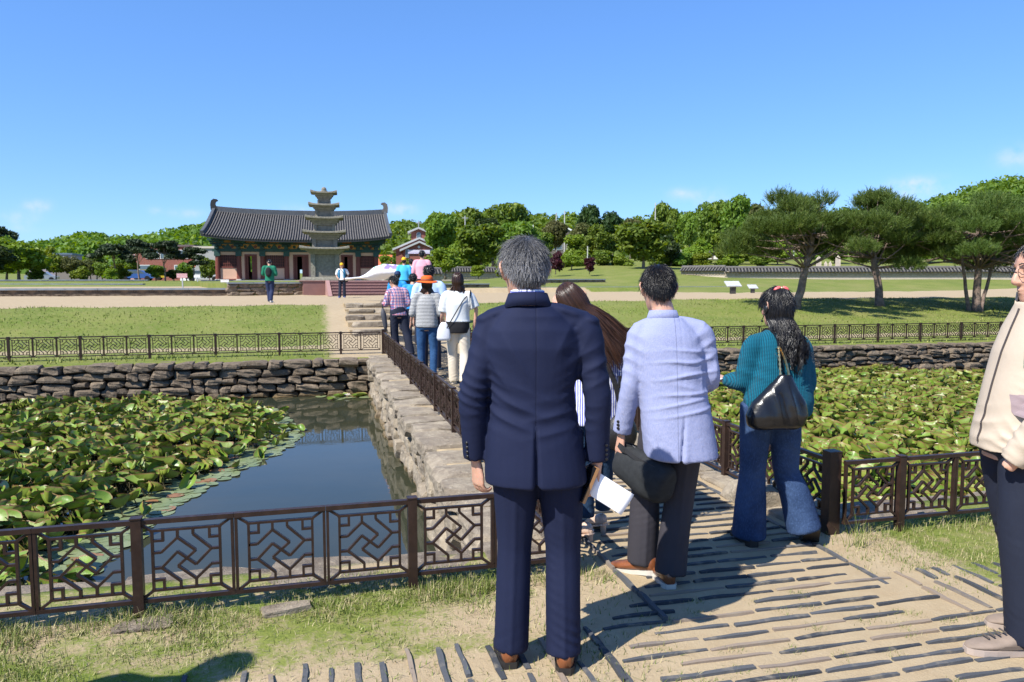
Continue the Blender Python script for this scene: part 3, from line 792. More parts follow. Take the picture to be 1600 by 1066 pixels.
# ============================================================ five storey stone pagoda
M_PAG = stone_mat('pagoda_granite', [(.235, .215, .17), (.29, .265, .21), (.18, .165, .13), (.36, .335, .27), (.06, .055, .042)], wet=False)
DP = 67.0
pp = at_depth(509, 441, DP); S = DP/FPX
pagoda = thing('stone_pagoda', 'five storey grey stone pagoda standing in front of the tiled hall', 'pagoda', (pp.x, pp.y, pp.z), TROT)
def ptz(py): return (441-py)*S
def slab(name, w0, w1, z0, z1, nseg=1):
    mb = MB(); a, b = w0/2, w1/2
    mb.add([(-a, -a, z0), (a, -a, z0), (a, a, z0), (-a, a, z0), (-b, -b, z1), (b, -b, z1), (b, b, z1), (-b, b, z1)], [(0, 3, 2, 1), (4, 5, 6, 7), (0, 1, 5, 4), (1, 2, 6, 5), (2, 3, 7, 6), (3, 0, 4, 7)]); return mb.build(name, M_PAG, pagoda)
K = .945
def W(px): return px*S*K
slab('base_stone', W(80), W(79), ptz(444), ptz(437)); slab('base_stone', W(76), W(72), ptz(437), ptz(433))
def body(w, z0, z1, posts=True):
    b = slab('body_stone', w*.95, w*.93, z0, z1)
    if posts:
        for sx in (-1, 1):
            for sy in (-1, 1):
                mb = MB(); x = sx*w/2*.93; y = sy*w/2*.93; h = w*.085
                mb.box(x-h, x+h, y-h, y+h, z0, z1); mb.build('corner_post', M_PAG, pagoda)
def proof(w, z, th, corb, hb):
    """roof slab with upturned thin eave over stepped corbels"""
    for k in range(3):
        slab('corbel', corb+(w-corb)*.20*k, corb+(w-corb)*(.20*k+.12), z-hb+hb*k/3, z-hb+hb*(k+1)/3-.01)
    n = 8; v = []; f = []
    for lay in (0, 1, 2):
        for i in range(n+1):
            for j in range(n+1):
                a, b = i/n*2-1, j/n*2-1; m = max(abs(a), abs(b)); c = (abs(a)*abs(b))
                up = .16*c**3
                if lay == 0: zz = z+up*.6
                elif lay == 1: zz = z+th*.55+up
                else: zz = z+th*(.75+.6*(1-m))+up
                k = 1-.02*(1-c) if lay < 2 else .985-.02*(1-c)
                v.append((a*w/2*k, b*w/2*k, zz))
    N = (n+1)**2; ix = lambda l, i, j: l*N+i*(n+1)+j
    for i in range(n):
        for j in range(n): f.append((ix(0, i, j), ix(0, i, j+1), ix(0, i+1, j+1), ix(0, i+1, j))); f.append((ix(2, i, j), ix(2, i+1, j), ix(2, i+1, j+1), ix(2, i, j+1)))
    ring = [(i, 0) for i in range(n)]+[(n, j) for j in range(n)]+[(i, n) for i in range(n, 0, -1)]+[(0, j) for j in range(n, 0, -1)]
    for l in (0, 1):
        for q in range(len(ring)):
            a, b = ring[q], ring[(q+1) % len(ring)]; f.append((ix(l, *a), ix(l, *b), ix(l+1, *b), ix(l+1, *a)))
    MB().add(v, f).build('roof_stone', M_PAG, pagoda)
body(W(41), ptz(433), ptz(398)); proof(W(78), ptz(391), 3.4*S, W(47), 7*S)
body(W(36), ptz(388), ptz(376)); proof(W(68), ptz(366.5), 3.4*S, W(39), 9.5*S)
body(W(31), ptz(363.5), ptz(354)); proof(W(60), ptz(344.5), 3.4*S, W(33), 9.5*S)
body(W(26), ptz(341.5), ptz(332)); proof(W(49), ptz(324.5), 3.4*S, W(25), 8*S)
body(W(19), ptz(321.5), ptz(315)); proof(W(42), ptz(305.5), 3.0*S, W(18), 9.5*S)
mb = MB(); mb.lathe([(W(5.5), 0), (W(5.5), 1.5*S), (W(4), 2*S), (W(4.2), 4.5*S), (W(2.6), 6.5*S), (W(1.4), 7*S)], 12, (0, 0, ptz(301.5))); mb.build('finial', M_PAG, pagoda)

# ============================================================ terraces, kerbs, deck
M_KSTONE = stone_mat('brown_kerb_stone', [(.20, .15, .10), (.28, .215, .15), (.15, .115, .085), (.36, .30, .22), (.05, .04, .03)], wet=False)
M_KTILE = plain('tile_fan_kerb', (.13, .095, .066), .9, .5, 9, .6, .02, coord='pos')
M_SLATE = plain('blue_grey_slab', (.20, .225, .245), .6, .25, 2, .2, .01)
def kerb(label, A, B, h, th, cap, mat, unit, rows=1, zb=None):
    A, B = Vector((A[0], A[1], 0)), Vector((B[0], B[1], 0)); L = (B-A).length; rz = math.atan2(B.y-A.y, B.x-A.x)
    z = H1(A.x, A.y-.4) if zb is None else zb
    k = thing('stone_kerb', label, 'kerb', (A.x, A.y, z), rz)
    for r in range(rows):
        a = -random.random()*unit*.5*(r % 2)
        while a < L:
            l = unit*random.uniform(.75, 1.25); l = min(l, L-a)
            if l > .05: stone(k, (a+l/2, th/2, (r+.5)*(h-cap)/rows), (l*.495, th/2*random.uniform(.95, 1.05), (h-cap)/rows*.5), mat, pool=STB, tilt=.004)
            a += l
    a = 0
    while a < L:
        l = min(random.uniform(1.2, 2.2), L-a); mb = MB(); mb.box(a, a+l-.015, -.07, th+.05, h-cap, h); mb.build('cap_slab', M_SLATE, k); a += l
    return k
def fan_kerb(label, A, B, h, th, cap):
    """kerb faced with roof tiles stacked in fans"""
    A, B = Vector((A[0], A[1], 0)), Vector((B[0], B[1], 0)); L = (B-A).length; rz = math.atan2(B.y-A.y, B.x-A.x)
    k = thing('tile_kerb', label, 'kerb', (A.x, A.y, .66), rz)
    MB().box(0, L, .08, th, -.2, h-cap).build('core', plain('clay_joint', (.22, .15, .095), .95, .2, 5, coord='pos'), k)
    a = 0; u = .92
    while a < L:
        mb = MB(); c = a+u/2
        for i in range(9):
            an = pi*(i+.5)/9; d = Vector((math.cos(an), 0, math.sin(an)))
            mb.bar(Vector((c, .05, 0))+d*.06, Vector((c, .05, 0))+Vector((d.x*u*.5, 0, d.z*(h-cap)*.96)), .03, .045, (0, 1, 0)) if False else mb.bar(Vector((c, .06, 0))+d*.05, Vector((c, .06, 0))+Vector((d.x*u*.46, 0, d.z*(h-cap)*.96)), .05, .05)
        mb.build('tile_fan', M_KTILE, k); a += u
    a = 0
    while a < L:
        l = min(random.uniform(1.2, 2.0), L-a); MB().box(a, a+l-.015, -.06, th+.1, h-cap, h).build('cap_slab', M_SLATE, k); a += l
    return k
fan_kerb('long low kerb faced with fan shaped tiles on the far side of the sand court', (-19.5, 45.75), (-5.0, 44.85), .42, .34, .10)
kerb('brown stone terrace kerb between the tile fan kerb and the wooden ramp', (-4.9, 44.2), (.2, 45.2), .74, .5, .08, M_KSTONE, .7, 3, .66)
kerb('short stone kerb behind the pedestrians on the far side of the court', (5.4, 50.8), (11.5, 51.6), .62, .45, .07, M_KSTONE, .9, 2, .66)
kerb('long low stone kerb behind the sand court in front of the lawn', (11.9, 51.9), (31.6, 53.4), .36, .4, .08, M_KSTONE, .8, 1, .66)
kerb('upper stone kerb on the lawn behind the long low kerb', (17.0, 62), (24.5, 62.8), .42, .4, .09, M_KSTONE, .9, 1)
kerb('dark grey kerb in front of the shrubs left of the temple', (-36, 78), (-15.5, 77), .5, .4, .1, M_KSTONE, 1.1, 1, 1.05)
kerb('thin stone kerb lying across the terrace left of the temple', (-26, 62), (-12.5, 60.5), .26, .4, .08, M_KSTONE, 1.2, 1, 1.0)
# grass block between wall and pagoda
tv = [(-4.7, 44.4), (0.2, 45.3), (8, 70), (-9, 76), (-9.5, 62)]
me = mesh('terrace', [(x, y, 1.30+.004*(y-44)) for x, y in tv]+[(x, y, .6) for x, y in tv], [tuple(range(5))]+[(i, i+5, (i+1) % 5+5, (i+1) % 5) for i in range(5)], attrs={'sand': [.2]*10})
tag(link('terrace', me, bpy.data.materials['ground']), kind='structure')
# reddish wooden ramp/steps
M_DECK = plain('reddish_deck_board', (.21, .105, .088), .65, .12, 3, .2, .004)
M_DECK2 = plain('pale_deck_board', (.33, .185, .16), .65, .1, 3)
d0, d1 = at_depth(513, 462, 41), at_depth(692, 460, 43)
deck = thing('wooden_steps', 'wide reddish brown wooden steps leading up to the pagoda terrace', 'steps', (d0.x, d0.y, .66), math.atan2(d1.y-d0.y, d1.x-d0.x))
DW = (d1-d0).length; NSTEP = 5; RZ = .80/NSTEP
for i in range(NSTEP):
    MB().box(.25, DW-.25, .34*i+.03, .34*i+.38, RZ*(i+1)-.045, RZ*(i+1)).build('tread', M_DECK2, deck)
    MB().box(.26, DW-.26, .34*i+.06, .34*i+.09, RZ*i, RZ*(i+1)-.05).build('riser', M_DECK, deck)
for x in (0, DW-.2):
    v = [(x, -.25, 0), (x, 1.9, 0), (x, 1.9, .84), (x, 1.5, .84), (x+.2, -.25, 0), (x+.2, 1.9, 0), (x+.2, 1.9, .84), (x+.2, 1.5, .84)]
    MB().add(v, [(0, 3, 2, 1), (4, 5, 6, 7), (0, 4, 7, 3), (3, 7, 6, 2), (1, 2, 6, 5), (0, 1, 5, 4)]).build('stringer', M_DECK2, deck)
for i in range(14): MB().box(-1.4+.0*i, DW, 1.9+.35*i, 1.9+.35*i+.335, .80, .84).build('plank', M_DECK2, deck)
MB().box(-1.2, DW-.2, 1.95, 6.6, 0, .79).build('frame', M_DECK, deck)

# rough stone steps up to the court
stp = thing('stone_steps', 'rough sandy stone steps climbing the grass bank at the end of the causeway', 'steps', (2.1, 21.2, 0))
for i in range(5):
    yb = 21.3+1.32*i-21.2; z = .145*(i)
    a = -1.25+.08*math.sin(i*2.3)
    while a < 1.2:
        l = random.uniform(.55, 1.0); stone(stp, (a+l/2, yb+.18, z+.065), (l*.49, .20, .09), M_CAUSE if i != 2 else M_CAP, pool=STB, tilt=.03); a += l
    me = mesh('tread', [(-1.3, yb+.3, z+.135), (1.4, yb+.3, z+.135), (1.4, yb+1.45, z+.142), (-1.3, yb+1.45, z+.142), (-1.3, yb+.3, z-.25), (1.4, yb+.3, z-.25), (1.4, yb+1.45, z-.25), (-1.3, yb+1.45, z-.25)], [(0, 1, 2, 3), (0, 4, 5, 1), (1, 5, 6, 2), (3, 7, 4, 0)], attrs={'sand': [1.]*8})
    link('tread', me, bpy.data.materials['ground'], stp)

# ============================================================ signs
def sign_post(label, px, py_base, d, w, h, post, mat, tilt=0, base=None):
    p = at_depth(px, py_base, d); z = H1(p.x, p.y)
    s = thing('sign_board', label, 'sign', (p.x, p.y, z), -YAW)
    MB().box(-.03, .03, -.03, .03, 0, post).build('post', plain('grey_metal', (.35, .36, .38), .5), s)
    M = Matrix.Translation((0, -.04, post))@Matrix.Rotation(tilt, 4, 'X'); MB().box(-w/2, w/2, -.025, .025, -h*.1, h*.9, M).build('board', mat, s)
    return s
def print_mat(name, base, ink, sc):
    t = NT(name); o = t.obj(); n = t.n('ShaderNodeTexBrick', {'Vector': t.vmul(o, (1, 1, 1)), 'Scale': sc, 'Mortar Size': .03})
    s_ = t.sepx(o); row = t.math('SINE', t.math('MULTIPLY', s_[2], sc*6.28)); ch = t.noise(t.vmul(o, (1, .01, .35)), sc*9, 1)
    k = t.math('MULTIPLY', t.ramp(row, .1, .3), t.ramp(ch, .5, .53)); t.p(Base_Color=t.mix(t.math('MULTIPLY', k, .8), base, ink), Roughness=.5); return t.m
M_SIGNP = print_mat('pink_sign_print', (.45, .22, .22), (.75, .7, .68), 10); M_SIGNW = print_mat('white_sign_print', (.72, .72, .70), (.45, .12, .10), 9)
sign_post('pinkish notice board on a thin pole before the tile fan kerb', 286, 463, 44.5, .62, .26, .68, M_SIGNP)
sign_post('low white notice on the terrace near the temple end wall', 309, 446, 60, .5, .2, .5, M_SIGNW)
sign_post('low white notice where the tile fan kerb ends', 352, 452, 50, .55, .18, .38, M_SIGNW)
M_INFO = print_mat('info_print', (.48, .49, .50), (.25, .26, .28), 8)
def info(label, px, pyb, d, w, dep, h):
    p = at_depth(px, pyb, d); s = thing('information_board', label, 'sign', (p.x, p.y, H1(p.x, p.y)), -YAW+.15)
    MB().box(-w*.16, w*.16, -.12, .12, 0, h-.1).build('pedestal', plain('dark_metal', (.05, .045, .042), .5), s)
    M = Matrix.Translation((0, 0, h))@Matrix.Rotation(R(32), 4, 'X'); MB().box(-w/2, w/2, -dep/2, dep/2, -.04, .02, M).build('frame', plain('white_frame', (.45, .46, .47), .5), s)
    MB().box(-w*.40, w*.40, -dep*.40, dep*.40, .02, .026, M).build('panel', M_INFO, s)
info('large slanted white information board at the end of the low kerb', 1145, 457, 47, .95, .6, .62); info('small slanted information board beside the sand court near the first pine', 1176, 455, 50, .62, .45, .42)
# white pillars, stelae by the tiled wall
for (px, pb, pt, d, w, lab) in [(1279, 418, 403, 72, .42, 'pale stone stele with a pointed top behind the tiled wall'), (1309, 417, 402, 72, .4, 'tall tan stone stele right of the pale stele'), (1290, 418, 411, 72, .22, 'short stone post between the two stelae'), (1297, 418, 411, 72, .2, 'second short stone post next to the tan stele')]:
    p = at_depth(px, pb, d); h = (pb-pt)/FPX*d; s = thing('stone_stele', lab, 'stele', (p.x, p.y, p.z-.6), -YAW)
    MB().box(-w*.8, w*.8, -.25, .25, 0, .62).build('plinth', M_STEPST, s)
    MB().add([(-w/2, -.12, .62), (w/2, -.12, .62), (w/2, .12, .62), (-w/2, .12, .62), (-w/2, -.12, .5+h), (w/2, -.12, .5+h), (w/2, .12, .5+h), (-w/2, .12, .5+h), (0, -.06, .75+h), (0, .06, .75+h)], [(0, 1, 5, 8, 4), (3, 7, 9, 6, 2), (1, 2, 6, 5), (0, 4, 7, 3), (4, 8, 9, 7), (5, 6, 9, 8)]).build('slab', plain('pale_stele', (.50, .42, .33), .85, .15, 3), s)

# ============================================================ tiled stone boundary wall at the right
def tiled_wall(label, A, B, h, rh):
    A, B = Vector(A), Vector(B); L = (B-A).length; rz = math.atan2(B.y-A.y, B.x-A.x)
    w = thing('tiled_wall', label, 'wall', (A.x, A.y, A.z), rz)
    mb = MB(); mb.box(0, L, 0, .4, -1.2, h); mb.build('core', plain('lime_mortar', (.42, .36, .28), .9, .1, 2), w)
    sm = MB(); rng = random.Random(4); bv, bf = grid_box(2)
    for r in range(3):
        a = 0
        while a < L:
            l = rng.uniform(.22, .5); hh = h/3*.42
            sm.add([(a+l/2+p[0]*l*.44*(1-.12*(abs(p[2]) > .9)), -.03+p[1]*.05*(1 if max(abs(p[0]), abs(p[2])) < .9 else .5), h*(r+.5)/3+p[2]*hh*(1-.1*(abs(p[0]) > .9))) for p in bv], bf); a += l
    o = sm.build('stone', stone_mat('wall_pebble', [(.42, .35, .26), (.52, .44, .33), (.36, .29, .21), (.58, .52, .42), (.2, .16, .12)], wet=False), w); o['kind'] = 'stuff'
    mb = MB(); mb.add([(0, -.32, h), (L, -.32, h), (L, .2, h+rh), (0, .2, h+rh), (0, .72, h), (L, .72, h)], [(0, 1, 2, 3), (3, 2, 5, 4), (0, 4, 5, 1), (0, 3, 4), (1, 5, 2)]); mb.build('roof', M_ROOFD, w)
    a = .1; tm = MB()
    while a < L: tm.tube([(a, -.36, h+.04), (a, .2, h+rh+.05)], .075, 5); a += .30
    o = tm.build('tile_row', M_ROOF, w, smooth=True); o['kind'] = 'stuff'
    tmb = MB(); tmb.tube([(0, .2, h+rh+.08), (L, .2, h+rh+.08)], .13, 6); tmb.build('ridge', M_ROOF, w)
a, b = at_depth(1064, 430, 73), at_depth(1132, 432, 70)
tiled_wall('short stepped end of the tiled boundary wall behind the man in pale jacket', (a.x, a.y, 1.98), (b.x, b.y, 1.95), .36, .34)
a, b = at_depth(1132, 432.5, 70), at_depth(1640, 434, 68)
tiled_wall('long low stone boundary wall with dark tiled top behind the pines', (a.x, a.y, 1.88), (b.x, b.y, 1.84), .34, .36)
for (px0, px1, py, d, lab) in [(600, 690, 432, 66, 'low tiled wall behind the blossom green shrubs near the church'), (680, 790, 428, 84, 'brown tiled wall under the round green trees')]:
    a, b = at_depth(px0, py, d), at_depth(px1, py-1, d+2); tiled_wall(lab, (a.x, a.y, a.z-.5), (b.x, b.y, a.z-.5), .7, .4)

# ============================================================ village buildings
M_BRICK = None
t = NT('red_brick'); P = t.obj()
br = t.n('ShaderNodeTexBrick', {'Vector': t.n('ShaderNodeMapping', {'Vector': P, 'Rotation': (pi/2, 0, 0)}).outputs[0], 'Scale': 3.2, 'Color1': (.26, .075, .05, 1), 'Color2': (.20, .06, .042, 1), 'Mortar': (.30, .2, .16, 1), 'Mortar Size': .012})
t.p(Base_Color=br.outputs[0], Roughness=.85); M_BRICK = t.m
M_GLASS = plain('dark_window_glass', (.10, .14, .17), .12, .2, 1); M_TRIM = plain('pale_trim', (.55, .55, .52), .7); M_ORT = plain('orange_roof_tile', (.50, .12, .045), .7, .2, 2, .3, .03)
M_GRAYW = plain('grey_render', (.34, .33, .31), .85, .1, 1); M_PINKW = plain('dusty_pink_render', (.45, .27, .25), .85, .1, 1); M_BLUER = plain('slate_blue_roof', (.14, .19, .25), .6, .2, 1)
def building(label, px, pyb, d, w, dep, h, wall, roofm=None, roof='flat', rz=0, wins=(), name='house', cat='house', zoff=0):
    p = at_depth(px, pyb, d); b = thing(name, label, cat, (p.x, p.y, p.z+zoff), -YAW*.6+rz)
    MB().box(-w/2, w/2, 0, dep, -3, h).build('wall', wall, b)
    if roof == 'flat': MB().box(-w/2-.2, w/2+.2, -.2, dep+.2, h, h+.3).build('roof', roofm or M_TRIM, b)
    elif roof == 'gable':      # gable towards the camera
        rh = w*.26; e = .5
        v = [(-w/2-e, -.5, h-.2), (0, -.5, h+rh), (w/2+e, -.5, h-.2), (-w/2-e, dep+.5, h-.2), (0, dep+.5, h+rh), (w/2+e, dep+.5, h-.2)]
        v2 = [(x, y, z+.35) for x, y, z in v]
        MB().add(v+v2, [(6, 7, 10, 9), (7, 8, 11, 10), (0, 3, 4, 1), (1, 4, 5, 2), (0, 1, 7, 6), (1, 2, 8, 7), (3, 9, 10, 4), (4, 10, 11, 5), (0, 6, 9, 3), (2, 5, 11, 8)]).build('roof', roofm, b)
        MB().add([(-w/2, -.02, h-.3), (w/2, -.02, h-.3), (0, -.02, h+rh), (-w/2, .3, h-.3), (w/2, .3, h-.3), (0, .3, h+rh)], [(0, 1, 2), (5, 4, 3)]).build('gable', wall, b)
    else:                       # ridge along the front
        rh = dep*.3; v = [(-w/2-.6, -.7, h-.15), (w/2+.6, -.7, h-.15), (w/2+.6, dep/2, h+rh), (-w/2-.6, dep/2, h+rh), (-w/2-.6, dep+.7, h-.15), (w/2+.6, dep+.7, h-.15)]
        v2 = [(x, y, z+.25) for x, y, z in v]
        MB().add(v+v2, [(6, 7, 8, 9), (9, 8, 11, 10), (0, 3, 2, 1), (3, 4, 5, 2), (0, 1, 7, 6), (0, 6, 9, 3), (3, 9, 10, 4), (1, 2, 8, 7), (2, 5, 11, 8), (4, 10, 11, 5)]).build('roof', roofm, b)
    for (x, z, ww, hh) in wins:
        f = MB().box(x-ww/2-.12, x+ww/2+.12, -.10, .05, z-.12, z+hh+.12).build('window', M_TRIM, b); MB().box(x-ww/2, x+ww/2, -.13, -.10, z, z+hh).build('pane', M_GLASS, f)
    return b
building('red brick two storey house with blue glass behind the umbrella pines', 258, 437, 120, 9.0, 8, 5.2, M_BRICK, plain('dark_flat_roof', (.12, .09, .09), .8), 'flat', 0, [(-1.8, 3.4, 1.8, 1.2), (.4, 3.4, 1.8, 1.2), (2.8, 3.4, 1.8, 1.2), (-3, .8, 1.6, 1.4), (2.6, .8, 2, 1.4)])
building('dusty pink house beside the red brick house', 229, 437, 125, 5.2, 8, 5.6, M_PINKW, M_TRIM, 'flat', 0, [(-1.2, 3.2, 1.0, 1.4), (1.0, 3.2, 1.0, 1.4), (-1, .8, 1, 1.3)])
building('grey rendered building just left of the temple gable', 331, 437, 112, 4.6, 9, 4.6, M_GRAYW, plain('beige_roof', (.5, .44, .36), .8), 'flat', 0, [(-.2, .7, 1.6, 1.1)])
building('small white house with orange roof left of the temple', 303, 438, 115, 4, 6, 2.0, M_WHITE, M_ORT, 'flat', 0, [(0, .7, 1.1, 1)])
building('lilac house seen between the dark green trees', 80, 437, 140, 7, 8, 4.6, plain('lilac_render', (.36, .30, .33), .85), M_BLUER, 'flat', .2, [(-2.5, 2.8, 1.4, 1.4), (1.8, 2.8, 1.4, 1.4)])
building('long low house with slate blue roof behind the shrubs', 147, 437, 130, 12, 7, 2.2, plain('grey_timber', (.2, .17, .15), .8), M_BLUER, 'flat', .05, [(-3, 1, 1.6, 1.2), (2, 1, 1.6, 1.2)])
# church
cp = at_depth(655, 437, 150)
church = thing('church', 'red brick church with gabled front and small bell tower', 'church', (cp.x, cp.y, cp.z), -YAW*.5)
cs = 150/FPX
def gable_block(name, x0, x1, y0, y1, zb, zt, zr, wall, roofm, parent):
    o = MB().add([(x0, y0, zb), (x1, y0, zb), (x1, y0, zt), ((x0+x1)/2, y0, zr), (x0, y0, zt), (x0, y1, zb), (x1, y1, zb), (x1, y1, zt), ((x0+x1)/2, y1, zr), (x0, y1, zt)], [(0, 1, 2, 3, 4), (9, 8, 7, 6, 5), (1, 6, 7, 2), (0, 4, 9, 5)]).build(name, wall, parent)
    m = (x0+x1)/2; e = .7; k = (zr-zt)/(m-x0)
    v = [(x0-e, y0-.6, zt-e*k), (m, y0-.6, zr), (x1+e, y0-.6, zt-e*k), (x0-e, y1+.5, zt-e*k), (m, y1+.5, zr), (x1+e, y1+.5, zt-e*k)]; v2 = [(x, y, z+.38) for x, y, z in v]
    MB().add(v+v2, [(6, 7, 10, 9), (7, 8, 11, 10), (0, 3, 4, 1), (1, 4, 5, 2), (0, 1, 7, 6), (1, 2, 8, 7), (3, 9, 10, 4), (4, 10, 11, 5), (0, 6, 9, 3), (2, 5, 11, 8)]).build('roof', roofm, parent)
    return o
M_CROOF = plain('grey_church_roof', (.40, .41, .40), .6)
gable_block('nave', -36*cs, 38*cs, 3, 16, -2, 48*cs, 64*cs, M_BRICK, M_CROOF, church); gable_block('porch', -24*cs, 26*cs, 0, 3, -2, 46*cs, 57*cs, M_BRICK, M_CROOF, church)
gable_block('bell_tower', -12*cs, 12*cs, 5, 9, 6, 76*cs, 81*cs, M_BRICK, M_CROOF, church)
def arch(x, z, w, h, y, parent):
    n = 8; pts = [(x-w/2, z), (x+w/2, z)]+[(x+w/2*math.cos(pi*k/n), z+h-w/2+w/2*math.sin(pi*k/n)) for k in range(n+1)]
    def ext(s, y0, y1, nm, mat, par):
        q = [((px_-x)*s+x, (pz-z-h/2)*s+z+h/2) for px_, pz in pts]; m = len(q)
        return MB().add([(a, y0, b) for a, b in q]+[(a, y1, b) for a, b in q], [tuple(range(m))]+[(k, k+m, (k+1) % m+m, (k+1) % m) for k in range(m)]).build(nm, mat, par)
    f = ext(1.15, y-.1, y, 'window', M_TRIM, parent); ext(1.0, y-.14, y-.1, 'pane', M_GLASS, f)
arch(0, 66*cs, 6*cs, 9*cs, 5, church); arch(-18*cs, 35*cs, 5*cs, 12*cs, 0, church); arch(20*cs, 35*cs, 5*cs, 12*cs, 0, church)
MB().lathe([(2.0*cs, -.06), (2.0*cs, .06)], 14).build('round_window', M_TRIM, church, loc=(0, -.05, 50.5*cs), rot=(pi/2, 0, 0))
MB().box(-17*cs, 17*cs, -.25, -.12, 40*cs, 46*cs).build('banner', print_mat('church_banner', (.62, .58, .68), (.35, .25, .5), 1.2), church)
mb = MB(); mb.box(-.09, .09, 6.9, 7.1, 81*cs, 96*cs); mb.box(-3.8*cs, 3.8*cs, 6.92, 7.08, 91*cs, 92.4*cs); mb.build('cross', plain('grey_steel', (.30, .31, .33), .5), church)
building('house with orange tiled roof right of the church', 690, 430, 165, 8, 7, 4.2, M_WHITE, M_ORT, 'side', 0, [(0, 1.6, 2, 1.3)])
building('low house with orange roof left of the church', 590, 437, 140, 4, 6, 2.6, M_WHITE, M_ORT, 'side', 0, [(0, 1.6, 2, 1.1)])
building('white gabled house up among the bamboo trees', 882, 392, 165, 9.2, 8, 2.6, plain('grey_brown_timber', (.14, .12, .10), .8), M_WHITE, 'gable', 0, [(-1.6, .3, 2, 1.5), (1.6, .3, 2, 1.5)])  # timber walls in one dark grey brown under the white roof
p = at_depth(833, 372, 160); s = thing('water_tank', 'small red tower box above the trees behind the grey haired man', 'tank', (p.x, p.y, p.z-8), 0)
MB().add([(-.45, -.45, 7.4), (.45, -.45, 7.4), (.45, .45, 7.4), (-.45, .45, 7.4), (-.8, -.8, 8.6), (.8, -.8, 8.6), (.8, .8, 8.6), (-.8, .8, 8.6)], [(0, 3, 2, 1), (4, 5, 6, 7), (0, 1, 5, 4), (1, 2, 6, 5), (2, 3, 7, 6), (3, 0, 4, 7)]).build('box', plain('red_paint', (.5, .07, .07), .6), s)
MB().box(-.9, .9, -.9, .9, 8.6, 8.8).build('lid', M_WHITE, s); MB().box(-.25, .25, -.25, .25, 0, 7.4).build('leg', M_GRAYW, s); MB().box(-.06, .06, -.06, .06, 8.8, 10.8).build('mast', M_WHITE, s)
# long white building and cars glimpsed through the trees at the right
building('long white building seen in gaps between the tree trunks', 1150, 420, 120, 26, 8, 2.6, M_WHITE, M_GRAYW, 'flat', 0, [(x, .9, 1.6, 1) for x in (-10, -6, -2, 2, 6, 10)])
building('hall with curved red eave peeping out of the trees', 1168, 392, 115, 4, 5, 2.0, M_RED, M_ROOF, 'side', .1, [(0, .6, 1, .9)])
# utility poles
for (px, pyt, pyb, d, lab) in [(727, 338, 392, 120, 'thin grey utility pole before the big round trees'), (869, 333, 385, 150, 'white mast left of the white gabled house'), (882, 330, 380, 152, 'second white mast above the white gabled house'), (1023, 318, 400, 130, 'slim pole rising through the trees behind the man in pale jacket'), (918, 385, 412, 84, 'short grey lamp post near the dark red maples')]:
    p = at_depth(px, pyb, d); h = (pyb-pyt)/FPX*d
    s = thing('utility_pole', lab, 'pole', (p.x, p.y, p.z-3), 0); MB().tube([(0, 0, 0), (0, 0, h+3)], [.13*d/130, .09*d/130], 8).build('shaft', plain('concrete_pole', (.42, .42, .40), .8), s)
    if 'utility pole' in lab: MB().box(-.5*d/130, .5*d/130, -.05, .05, h+2.6, h+2.72).build('crossarm', plain('concrete_pole', (.42, .42, .40), .8), s)
# parked cars glimpsed left of the temple
def parked_car(label, px, pyb, d, col, rz):
    p = at_depth(px, pyb, d); c = thing('parked_car', label, 'car', (p.x, p.y, p.z), rz)
    prof = [(-2.1, .35), (2.1, .35), (2.15, .75), (1.25, .92), (.6, 1.42), (-1.1, 1.44), (-1.9, .98), (-2.15, .8)]; n = len(prof)
    MB().add([(a, -.85, b) for a, b in prof]+[(a, .85, b) for a, b in prof], [tuple(range(n)), tuple(reversed(range(n, 2*n)))]+[((k+1) % n, k, k+n, (k+1) % n+n) for k in range(n)]).build('body', plain('car_'+label[:5].strip().lower(), col, .25, .05), c)
    g = [(1.1, .95), (.55, 1.36), (-1.05, 1.38), (-1.6, 1.0)]
    for s in (-1, 1): MB().add([(a, s*.86, b) for a, b in g]+[(a, s*.84, b) for a, b in g], [(0, 1, 2, 3), (7, 6, 5, 4)]+[(k, k+4, (k+1) % 4+4, (k+1) % 4) for k in range(4)]).build('window', M_GLASS, c)
    for x in (-1.35, 1.35):
        for s in (-1, 1): MB().lathe([(.2, -.1), (.33, -.1), (.33, .1), (.2, .1)], 12).build('wheel', M_DKIN, c, loc=(x, s*.8, .33), rot=(pi/2, 0, 0))
parked_car('white parked car in the gap left of the temple', 318, 440, 96, (.7, .7, .72), .1)
parked_car('blue parked van behind the shrubs near the umbrella pines', 215, 439, 100, (.05, .12, .35), .0)
parked_car('yellow parked car behind the tallest umbrella pine', 232, 438, 104, (.65, .45, .03), .05)
parked_car('silver parked car below the broad bright tree', 66, 440, 112, (.30, .32, .36), .1)
# ============================================================ foliage
def leaf_mat(name, a, b, c, tr=.34):
    t = NT(name); r = t.attr('tone'); o = t.rand()
    col = t.mix(r, a, b); col = t.mix(t.ramp(r, .78, 1.0, 0, .8), col, c); col = t.hsv(col, t.ramp(o, 0, 1, .485, .515), 1., t.ramp(o, 0, 1, .82, 1.15))
    t.p(Base_Color=col, Roughness=.55, Specular_IOR_Level=.3)
    tl = t.n('ShaderNodeBsdfTranslucent', {'Color': t.hsv(col, .48, 1.15, 1.5)}); mx = t.n('ShaderNodeMixShader', {0: tr}); out = t.t.nodes['Material Output']
    t.t.links.new(t.b.outputs[0], mx.inputs[1]); t.t.links.new(tl.outputs[0], mx.inputs[2]); t.t.links.new(mx.outputs[0], out.inputs[0])
    return t.m
ML_GREEN = leaf_mat('broad_leaf', (.085, .15, .017), (.165, .24, .03), (.25, .30, .055)); ML_LIME = leaf_mat('fresh_leaf', (.13, .20, .018), (.21, .28, .03), (.29, .33, .05))
